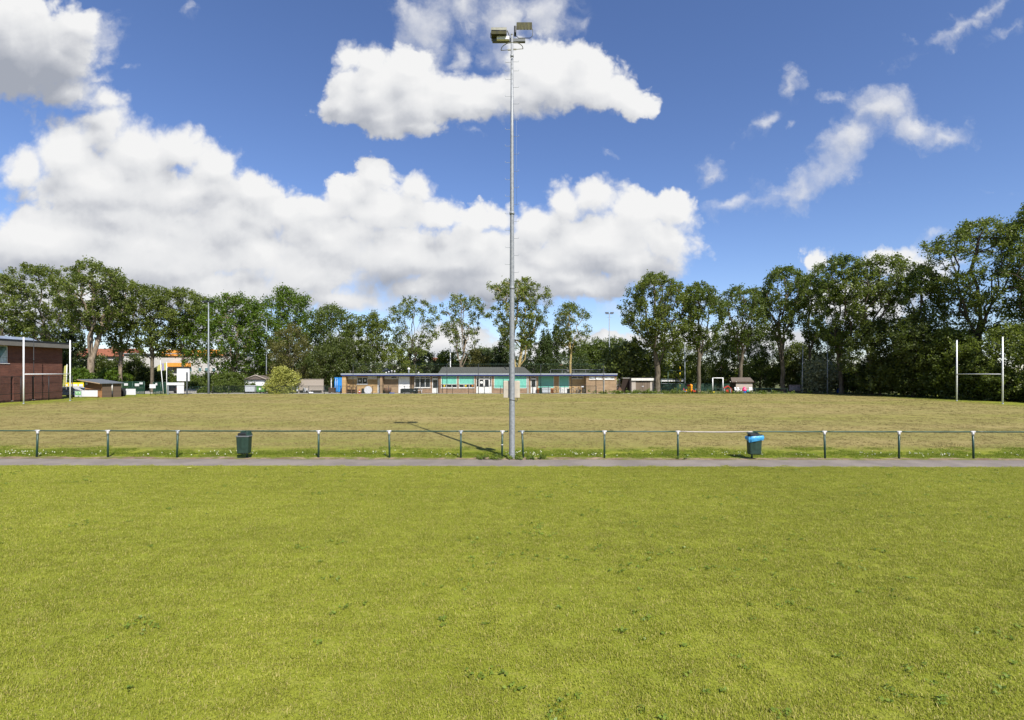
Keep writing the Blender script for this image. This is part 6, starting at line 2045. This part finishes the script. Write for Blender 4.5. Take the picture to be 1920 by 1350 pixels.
def signboard(name, label, px0, px1, r0, r1, Y, m, post='galvanised_far', cat='sign', base_row=None):
    t = thing(name, label, cat, (ax((px0 + px1) / 2, Y), Y, 0))
    w = (ax(px1, Y) - ax(px0, Y)) / 2
    p = MB().bevel_box(-w, w, -0.025, 0.025, az(r1, Y), az(r0, Y), 0.02).build('panel', m, t)
    for s in (-0.8, 0.8):
        MB().tube([(s * w, 0.055, -0.1), (s * w, 0.055, az(r0, Y) - 0.05)], 0.03, 7).build('post', post, t)
    return t, p, w


def build_left():
    # --- kiosk, turned so that its long plank side and its short dark side both show
    Y = 64.5
    t = thing('kiosk', 'wooden kiosk with wide sloping grey roof left of the notice boards', 'kiosk', (ax(192, Y), Y, 0), math.atan2(0.90, 0.43))
    L, M = 2.1, 4.0
    z0, z1 = 1.74, 2.08          # wall heights at the low and the high end
    MB().box(0, L, -0.0, 0.10, 0, z0).build('wall', 'wood_kiosk_dark', t)
    MB().hexa([(-0.0, 0.103, 0), (-0.0, M, 0), (0.10, M, 0), (0.10, 0.103, 0)], [(-0.0, 0.103, z0), (-0.0, M, z1), (0.10, M, z1), (0.10, 0.103, z0)]).build('wall', 'wood_kiosk', t)
    MB().hexa([(L - 0.1, 0.103, 0), (L - 0.1, M, 0), (L, M, 0), (L, 0.103, 0)], [(L - 0.1, 0.103, z0), (L - 0.1, M, z1), (L, M, z1), (L, 0.103, z0)]).build('wall', 'wood_kiosk', t)
    e = [(-0.45, -0.30, z0), (L + 0.2, -0.30, z0), (L + 0.2, M + 0.9, z1 + 0.10), (-0.45, M + 0.9, z1 + 0.10)]
    roof = MB().hexa([(p[0], p[1], p[2] + 0.004) for p in e], [(p[0], p[1], p[2] + 0.10) for p in e]).build('roof', 'felt_grey', t)
    tr = MB()
    tr.hexa([(-0.49, -0.32, z0 - 0.02), (-0.454, -0.32, z0 - 0.02), (-0.454, M + 0.92, z1 + 0.08), (-0.49, M + 0.92, z1 + 0.08)], [(-0.49, -0.32, z0 + 0.085), (-0.454, -0.32, z0 + 0.085), (-0.454, M + 0.92, z1 + 0.185), (-0.49, M + 0.92, z1 + 0.185)])
    tr.build('trim', 'wood_trim', roof)
    MB().tube([(L * 0.5, -0.07, 0.75), (L * 0.5, -0.07, z0)], 0.065, 8).build('downpipe', 'plaster', t)
    MB().tube([(L * 0.5, -0.07, 0.0), (L * 0.5, -0.07, 0.747)], 0.065, 8).build('downpipe_foot', 'dark_metal', t)
    MB().box(-0.03, -0.004, M - 0.62, M - 0.15, z1 - 0.50, z1 - 0.12).build('notice', 'text_white', t)
    MB().box(-0.06, -0.004, 0.15, M - 0.2, 0.95, 1.02).build('shelf', 'wood_kiosk_dark', t)
    # --- yellow sign
    Y = 68.5
    t, p, w = signboard('banner_sign', 'yellow advertising board with white lettering left of the kiosk', 122.5, 157, 717.3, 726.6, Y, 'yellow_sign')
    zc = az(722, Y)
    # the white lettering is too blurred in the photograph to read: only its blocks are kept
    for k0, k1, h in ((-0.92, -0.72, 0.13), (-0.48, -0.12, 0.11), (-0.08, 0.34, 0.11), (0.50, 0.92, 0.12)):
        MB().bevel_box(k0 * w, k1 * w, -0.034, -0.027, zc - h, zc + h, 0.003).build('lettering', 'text_white', p)
    # --- vehicle behind the goal post: white van nose
    Y = 67.0
    t = thing('parked_car', 'white car partly hidden by the left goal post and the green sign', 'car', (ax(134, Y), Y, 0))
    prof = [(-1.55, 0.32), (-1.6, 0.72), (-1.25, 0.86), (-0.75, 1.32), (0.75, 1.36), (1.35, 0.95), (1.62, 0.86), (1.65, 0.35), (1.2, 0.25), (-1.2, 0.25)]
    MB().prism(prof, -0.75, 0.75, 'Y').build('body', 'car_silver', t)
    MB().prism([(-1.08, 0.90), (-0.70, 1.26), (-0.05, 1.28), (-0.05, 0.90)], -0.762, -0.752, 'Y').build('window', 'glass_dark', t)
    MB().prism([(0.02, 0.90), (0.02, 1.28), (0.72, 1.29), (1.20, 0.92)], -0.762, -0.752, 'Y').build('window', 'glass_dark', t)
    for x in (-1.0, 1.05):
        for y in (-0.70, 0.70):
            w_ = MB().tube([(x, y - 0.1, 0.32), (x, y + 0.1, 0.32)], 0.32, 16).build('wheel', 'rubber', t)
            MB().tube([(x, y - 0.108, 0.32), (x, y + 0.108, 0.32)], 0.19, 14).build('rim', 'container_grey', w_)
    for s in (-1, 1):
        MB().bevel_box(-1.62, -1.5, s * 0.5 - 0.16, s * 0.5 + 0.16, 0.60, 0.74, 0.03).build('headlight', 'text_white', t)
    # --- green emergency sign, white boards
    Y = 63.5
    t, p, w = signboard('notice_board', 'small white board with green pictogram panel left of the kiosk', 140.3, 153, 733.0, 744.2, Y, 'container_grey')
    MB().box(-w * 0.85, w * 0.85, -0.034, -0.027, az(740.2, Y), az(734.0, Y)).build('green_panel', 'sign_green', p)
    b = MB()
    for k in (-0.42, 0.42):
        b.tube([(k * w - 0.1, -0.038, az(738.5, Y)), (k * w + 0.1, -0.038, az(735.8, Y))], 0.03, 5)
        b.tube([(k * w - 0.12, -0.038, az(736.5, Y)), (k * w + 0.12, -0.038, az(737.6, Y))], 0.03, 5)
    b.build('pictogram', 'text_white', p)
    t, p, w = signboard('advert_board', 'long white board standing low in front of the wooden kiosk wall', 153.5, 183, 732.0, 743.8, 64.2, 'white_board')
    t, p, w = signboard('advert_board', 'white board standing right of the wooden kiosk', 229, 254.3, 729.2, 740.4, 68.5, 'white_board')
    Y = 68.9
    t = MB().bevel_box(-0.28, 0.28, -0.25, 0.25, 0, 1.05, 0.08, 0.1).build('waste_bin', 'dark_metal')
    t.location = (ax(230, 68.0), 68.0, 0)
    tag(t, 'dark bin at the left end of the white board beside the kiosk', 'bin')
    # --- green fence with small signs
    Y = 74
    f = low_fence('mesh_fence', 'green mesh fence with small white signs right of the kiosk', ax(226, Y), ax(271, Y), Y, az(715.2, Y), 1.75, rails=(1.0, 0.5), panel=0.98, mesh='mesh_dense', r=0.045)
    fx = f.location.x
    for a, b_, r0, r1 in ((233.5, 240.5, 718.5, 723), (253.5, 261.5, 719, 724), (262, 268.5, 716.8, 720.5)):
        MB().box(ax(a, Y) - fx, ax(b_, Y) - fx, -0.09, -0.07, az(r1, Y), az(r0, Y)).build('sign', 'text_grey', f)
    f = low_fence('mesh_fence', 'green mesh fence behind the pair of flags', ax(287, Y + 1), ax(316, Y + 1), Y + 1, az(716.2, Y + 1), 1.2, rails=(1.0,), panel=0.98, mesh='mesh_dense', r=0.04)
    MB().box(ax(292, Y + 1) - f.location.x, ax(295.5, Y + 1) - f.location.x, -0.09, -0.07, az(722.5, Y + 1), az(718, Y + 1)).build('sign', 'text_grey', f)
    signboard('notice_board', 'small plain white notice board between the two green fences', 280.3, 291.8, 720.5, 728.0, 71, 'white_board', 'fence_green')
    # --- flags

    def flag(label, px, Y, top, lean, mtl, fw, fr0, fr1, side=-1, band=None, g='beach flags beside the notice boards'):
        t = thing('flag', label, 'flag', (ax(px, Y), Y, 0), 0, g)
        H = az(top, Y)
        MB().tube([(0, 0, 0), (lean * 0.5, 0, H * 0.5), (lean, 0, H)], [0.05, 0.045, 0.03], 8).build('pole', 'white_metal', t)
        a, b_ = az(fr0, Y), az(fr1, Y)
        vs, fs = [], []
        n, m_ = 10, 6
        for dep in (0, 1):
            for i in range(n + 1):
                u = i / n
                for j in range(m_ + 1):
                    v = j / m_
                    zz = b_ + (a - b_) * v
                    xx = lean * zz / H + side * fw * u * (1 - 0.25 * max(0, v - 0.6) * u)
                    yy = 0.12 * math.sin(u * 5 + v * 1.5) + dep * 0.012
                    vs.append((xx, yy, zz - 0.35 * u * u * (a - b_) * 0.6))
        k = (n + 1) * (m_ + 1)
        for d in (0, 1):
            for i in range(n):
                for j in range(m_):
                    q = d * k + i * (m_ + 1) + j
                    fs.append((q, q + 1, q + m_ + 2, q + m_ + 1))
        fl = MB().add(vs, fs, True).build('cloth', mtl, t)
        if band:
            vb, fb = [], []
            for i in range(5):
                u = 0.36 + 0.26 * i / 4
                for v in (0.02, 0.98):
                    zz = b_ + (a - b_) * v
                    vb.append((lean * zz / H + side * fw * u, 0.12 * math.sin(u * 5 + v * 1.5) - 0.012, zz - 0.35 * u * u * (a - b_) * 0.6))
            fb = [(2 * i, 2 * i + 1, 2 * i + 3, 2 * i + 2) for i in range(4)]
            MB().add(vb, fb, True).build('stripe', band, fl)
        return t
    flag('yellow flag with violet stripe on the upright white pole left of the scoreboard', 312.5, 74.5, 679, 0.0, 'yellow_flag', 1.15, 680.5, 694, -1, 'violet_cloth')
    flag('slanting bare flagpole with yellow cloth beside the upright one', 306.5, 74, 676, -0.45, 'yellow_flag', 0.5, 684, 694, -1)
    flag('tall narrow yellow banner at the corner of the brick building', 124.0, 70, 683, 0.12, 'yellow_flag', 0.42, 684, 720, -1)
    # --- scoreboard
    Y = 73.5
    t = thing('scoreboard', 'big blank white scoreboard on grey posts with white boards below', 'scoreboard', (ax(344, Y), Y, 0))
    x0 = t.location.x
    X = lambda p: ax(p, Y) - x0
    Z = lambda r: az(r, Y)
    p = MB().box(X(332.3), X(355.6), -0.08, 0.08, Z(714.5), Z(690.2)).build('panel', 'white_board', t)
    MB().box(X(331.5), X(356.6), -0.14, 0.12, Z(690.1), Z(688.6)).build('hood', 'dark_metal', p)
    MB().box(X(351.6), X(351.9), -0.085, -0.081, Z(714.3), Z(690.4)).build('joint', 'text_grey', p)
    for px, a in ((332.6, 0), (350.6, 1)):
        MB().box(X(px), X(px + (0.8 if not a else 2.4)), -0.20 if a else 0.082, -0.082 if a else 0.16, 0, Z(698) if a else Z(690.3)).build('post', 'lamp_arm' if a else 'galvanised_far', t)
    MB().box(X(315), X(347.5), -0.30, -0.26, Z(722.0), Z(717.2)).build('board', 'white_board', t)
    MB().box(X(334.4), X(347.3), -0.33, -0.27, Z(737.5), Z(722.6)).build('board', 'white_board', t)
    for px in (315.6, 317.5):
        MB().box(X(px), X(px) + 0.08, -0.25, -0.2, 0, Z(718)).build('post', 'galvanised_far', t)
    t = thing('parked_car', 'dark car with red rear seen under the low white board', 'car', (ax(325, 78), 78, 0))
    MB().prism([(-1.3, 0.3), (-1.3, 0.75), (-0.85, 1.25), (0.6, 1.28), (1.05, 0.85), (1.3, 0.8), (1.3, 0.3)], -0.7, 0.7, 'Y').build('body', 'dark_metal', t)
    MB().prism([(-0.9, 0.82), (-0.7, 1.2), (0.5, 1.22), (0.85, 0.84)], -0.71, -0.702, 'Y').build('window', 'glass_dark', t)
    MB().box(1.302, 1.33, -0.6, -0.3, 0.55, 0.75).build('tail_light', 'car_red', t)
    MB().prism([(0.9, 0.4), (0.9, 0.8), (1.28, 0.78), (1.28, 0.4)], -0.712, -0.702, 'Y').build('rear_wing', 'car_red', t)
    for x in (-0.8, 0.8):
        MB().tube([(x, -0.72, 0.3), (x, -0.5, 0.3)], 0.3, 14).build('wheel', 'rubber', t)
    # --- lower fence between boards and mast
    low_fence('wire_fence', 'thin dark fence between the scoreboard and the left lamp mast', ax(356, 78), ax(389, 78), 78, 1.0, 1.4, rails=(1.0, 0.5), r=0.025, panel=0.95)
    # --- orange banded white building behind the trees
    Y = 106
    t = thing('office_building', 'white building with orange bands behind the left trees', 'building', (ax(380, Y), Y, 0))
    x0 = t.location.x
    X = lambda p: ax(p, Y) - x0
    Z = lambda r: az(r, Y)
    MB().box(X(232), X(462), 0, 10, 0, Z(664)).build('wall', 'render_white', t)
    MB().box(X(305), X(420), -0.35, -0.003, Z(667), Z(655.5)).build('orange_band', 'roof_orange', t)
    MB().box(X(318), X(360), -1.2, -0.36, Z(687.5), Z(680.5)).build('awning', 'roof_orange', t)
    MB().box(X(230), X(464), -0.4, 10.4, Z(664) + 0.003, Z(662.5)).build('roof', 'fascia_grey', t)
    for a in (330, 342, 354, 372, 384, 398, 414, 430, 446):
        f = MB().box(X(a), X(a + 6.5), -0.05, -0.004, Z(697), Z(689)).build('window', 'white_paint', t)
        MB().box(X(a + 0.6), X(a + 5.9), -0.06, -0.052, Z(696.2), Z(689.8)).build('pane', 'glass_teal', f)
    # glimpses of terraced houses
    for i, (px0, px1, r0, r1, Y, lab) in enumerate(((120, 232, 652, 668, 108, 'far house with red tiled roof seen left of the pale forked trunk'),
                                                    (1052, 1112, 683, 691, 150, 'far terraced house with orange roof behind the right part of the clubhouse'),
                                                    (808, 832, 670, 678, 150, 'far house with red roof between the two sparse trees'))):
        t = thing('terraced_house', lab, 'house', (ax((px0 + px1) / 2, Y), Y, 0))
        w = ax(px1, Y) - ax(px0, Y)
        zr, ze = az(r0, Y), az(r1, Y)
        MB().box(-w / 2, w / 2, 0, 8, 0, ze).build('wall', 'render_white', t)
        rf = MB().prism([(-0.5, ze + 0.003), (8.5, ze + 0.003), (4, zr)], -w / 2 - 0.3, w / 2 + 0.3, 'X').build('roof', 'roof_tile', t)
        MB().box(w * 0.1, w * 0.1 + 0.9, 3.2, 4.2, zr - 0.4, zr + 1.0).build('chimney', 'brick_buff', rf)
        for k in range(3):
            f = MB().box(-w * 0.35 + k * w * 0.28, -w * 0.35 + k * w * 0.28 + 1.3, -0.05, -0.004, ze - 2.0, ze - 0.7).build('window', 'white_paint', t)
            MB().box(-w * 0.35 + k * w * 0.28 + 0.1, -w * 0.35 + k * w * 0.28 + 1.2, -0.06, -0.052, ze - 1.9, ze - 0.8).build('pane', 'glass_dark', f)
    # --- grey glazed lean-to beyond the clubhouse roof
    Y = 95
    t = thing('greenhouse', 'grey glazed shed roof behind the left end of the clubhouse', 'shed', (ax(705, Y), Y, 0))
    w = ax(738, Y) - ax(705, Y)
    MB().box(-w * 0.45, w, 0, 4, 0, az(697, Y)).build('wall', 'fascia_grey', t)
    rf = MB().hexa([(-w * 0.5, -0.2, az(697, Y) + 0.003), (w, -0.2, az(697, Y) + 0.003), (w, 4.2, az(697, Y) + 0.003), (-w * 0.5, 4.2, az(697, Y) + 0.003)], [(-w * 0.3, 1.5, az(690.5, Y)), (w * 0.9, 1.5, az(690.5, Y)), (w * 0.9, 2.5, az(690.5, Y)), (-w * 0.3, 2.5, az(690.5, Y))]).build('roof', 'felt_grey', t)
    for k in (0.0, 0.12):
        MB().tube([(-w * (0.42 - k), -0.22, az(697, Y) + 0.05), (-w * (0.25 - k), 1.48, az(690.5, Y) + 0.05)], 0.08, 6).build('glazing_bar', 'white_paint', rf)
    # --- caravan and containers
    Y = 81
    t = thing('caravan', 'white caravan body with faint lettering under a brown gable roof', 'caravan', (ax(483, Y), Y, 0))
    x0 = t.location.x
    X = lambda p: ax(p, Y) - x0
    Z = lambda r: az(r, Y)
    MB().bevel_box(X(463), X(503), -1.0, 1.0, 0.25, Z(711), 0.25).build('body', 'white_board', t)
    MB().prism([(X(467), Z(711.3)), (X(506), Z(711.3)), (X(487), Z(703.6))], -1.3, 1.3, 'Y').build('gable_roof', 'felt_brown', t)
    tr = MB()
    tr.tube([(X(466), -1.33, Z(711.2)), (X(487), -1.33, Z(703.2)), (X(507), -1.33, Z(711.2))], 0.09, 6)
    tr.build('trim', 'wood_grey', t)
    MB().text('BLANKE', 0.30, X(487.5), -1.008, Z(714.8)).build('lettering', 'text_grey', t)
    Y = 78.3
    t = thing('wheeled_container', 'pale grey wheeled container left of the green one', 'container', (ax(471, Y), Y, 0), 0, 'wheeled rubbish containers by the gold bush')
    MB().bevel_box(-0.76, 0.76, -0.5, 0.5, 0.2, 0.98, 0.06, 0.05).build('body', 'container_grey', t)
    MB().bevel_box(-0.79, 0.79, -0.53, 0.53, 0.985, 1.15, 0.08).build('lid', 'container_grey', t)
    for a in (-0.6, 0.6):
        for y in (-0.38, 0.38):
            MB().tube([(a, y - 0.03, 0.1), (a, y + 0.03, 0.1)], 0.1, 10).build('wheel', 'rubber', t)
    t = thing('wheeled_container', 'green wheeled container with white label beside the gold bush', 'container', (ax(490.5, Y), Y, 0), 0, 'wheeled rubbish containers by the gold bush')
    MB().bevel_box(-0.60, 0.60, -0.45, 0.45, 0.2, 0.92, 0.06, 0.06).build('body', 'container_green', t)
    MB().bevel_box(-0.62, 0.62, -0.48, 0.48, 0.925, 1.08, 0.08).build('lid', 'container_green', t)
    MB().box(-0.18, 0.16, -0.458, -0.452, 0.48, 0.80).build('sticker', 'text_white', t)
    for a in (-0.45, 0.45):
        for y in (-0.34, 0.34):
            MB().tube([(a, y - 0.03, 0.1), (a, y + 0.03, 0.1)], 0.1, 10).build('wheel', 'rubber', t)
    # --- timber wall with bench, junk
    Y = 79.0
    t = thing('timber_wall', 'weathered grey timber wall with a bench along it left of the clubhouse', 'wall', (ax(573, Y), Y, 0))
    x0 = t.location.x
    X = lambda p: ax(p, Y) - x0
    Z = lambda r: az(r, Y)
    MB().box(X(536), X(606.5), 0.0, 0.12, 0, Z(711.5)).build('boards', 'wood_grey', t)
    MB().box(X(536), X(606.8), -0.05, 0.18, Z(711.5) + 0.002, Z(710.7)).build('coping', 'wood_grey', t)
    MB().box(X(560), X(608.5), -0.62, -0.05, 0.42, 0.52).build('bench', 'wood_weathered', t)
    for p in (562, 583, 606):
        MB().box(X(p), X(p) + 0.12, -0.58, -0.08, 0, 0.417).build('leg', 'wood_weathered', t)
    MB().box(X(534), X(536) - 0.003, -0.8, 0.12, 0, Z(714)).build('return', 'wood_door', t)
    Y = 78.2
    for px, rz, lab in ((542.5, 0.2, 'leftmost white garden chair at the timber wall'), (548, -0.5, 'second white garden chair at the timber wall'), (574, 2.4, 'white garden chair beside the black folded trolley')):
        garden_chair(lab, ax(px, Y), Y, rz)
    t = thing('parasol', 'folded white parasol leaning on the timber wall', 'parasol', (ax(556.5, Y), Y, 0))
    MB().tube([(0.1, 0, 0.0), (-0.22, 0.6, 1.0)], 0.02, 6).build('pole', 'dark_metal', t)
    MB().tube([(0.02, 0.1, 0.3), (-0.1, 0.35, 0.62), (-0.25, 0.66, 1.12)], [0.16, 0.12, 0.02], 8).build('cloth', 'white_plastic', t)
    t = thing('trolley', 'black folded trolley in front of the timber wall bench', 'trolley', (ax(569, Y), Y, 0))
    MB().tube([(-0.2, 0, 0.12), (-0.05, 0.15, 0.75), (0.25, 0.15, 0.75), (0.35, 0, 0.12)], 0.03, 6).build('frame', 'dark_metal', t)
    MB().bevel_box(-0.15, 0.3, 0.02, 0.12, 0.15, 0.62, 0.04).build('bag', 'black_plastic', t)
    for a in (-0.2, 0.35):
        MB().tube([(a, -0.03, 0.11), (a, 0.03, 0.11)], 0.11, 10).build('wheel', 'rubber', t)
    t = MB().bevel_box(-0.45, 0.25, -0.2, 0.2, 0, 0.16, 0.07).build('sandbag', 'white_plastic')
    t.location = (ax(585, Y), Y - 0.2, 0)
    tag(t, 'white sack lying on the ground before the timber bench', 'sack')
    # --- blue container
    Y = 80
    t = thing('blue_container', 'bright blue steel container at the left end of the clubhouse', 'container', (ax(634, Y), Y, 0))
    x0 = t.location.x
    X = lambda p: ax(p, Y) - x0
    MB().box(X(627), X(640.8), 0, 2.4, 0.1, az(707.8, Y)).build('body', 'container_blue', t)
    d = MB().box(X(628), X(634), -0.05, -0.003, 0.15, az(708.6, Y)).build('door', 'container_blue', t)
    for k in (629.5, 632.5):
        MB().tube([(X(k), -0.08, 0.2), (X(k), -0.08, az(709.5, Y))], 0.03, 6).build('lock_bar', 'container_grey', d)
    t = MB().box(-0.06, 0.06, -0.06, 0.06, 0, az(708.5, Y))
    t = t.build('gate_post', 'white_paint')
    t.location = (ax(621.3, Y), Y, 0)
    tag(t, 'slim white post left of the blue container', 'post')
    t = thing('picnic_crate', 'dark wooden crate in front of the blue container', 'crate', (ax(623, 78.5), 78.5, 0))
    MB().box(-0.45, 0.45, -0.35, 0.35, 0.1, 0.72).build('body', 'wood_dark', t)
    MB().box(-0.50, 0.50, -0.40, 0.40, 0.723, 0.79).build('lid', 'wood_brown', t)
    for a in (-0.4, 0.4):
        MB().box(a - 0.05, a + 0.05, -0.33, 0.33, 0, 0.097).build('foot', 'wood_brown', t)
    # --- masts and poles round the ground
    far_mast(391, 567, 76, 'grey lamp mast left of the clubhouse, before the bright green trees', 'head', 0.15)
    MBX = MB().bevel_box(-0.22, 0.22, -0.2, 0.2, 1.7, 2.6, 0.03)
    far_mast(111, 540, 88, 'thin lamp mast standing behind the brick building roof', 'knob', 0.11)
    far_mast(499.5, 600, 84, 'thin grey mast between the caravan and the gold bush', 'knob', 0.10)
    far_mast(684.5, 645, 92, 'short grey mast behind the left end of the clubhouse roof', 'knob', 0.14)
    far_mast(844.5, 628, 92, 'white flagpole behind the sheet roof of the clubhouse', 'knob', 0.12, 'white_metal', name='flagpole', cat='flagpole')
    far_mast(1142.5, 588, 100, 'grey lamp mast behind the right end of the clubhouse', 'head', 0.16)
    far_mast(1284, 640, 88, 'grey lamp mast left of the straight bare trunk', 'knob', 0.13)
    far_mast(1504, 650, 79, 'slightly leaning grey mast near the graffiti board', 'knob', 0.11, lean=0.12)
    far_mast(1551.5, 627, 76.5, 'grey lamp mast at the right corner of the pitch', 'head', 0.10)
build_camera()
build_sky()
build_mats()
build_ground()
build_trees()
build_near()
build_clubhouse()
build_club_clutter()
build_right_sheds()
build_far_fences()
build_playground()
build_brick()
build_left()
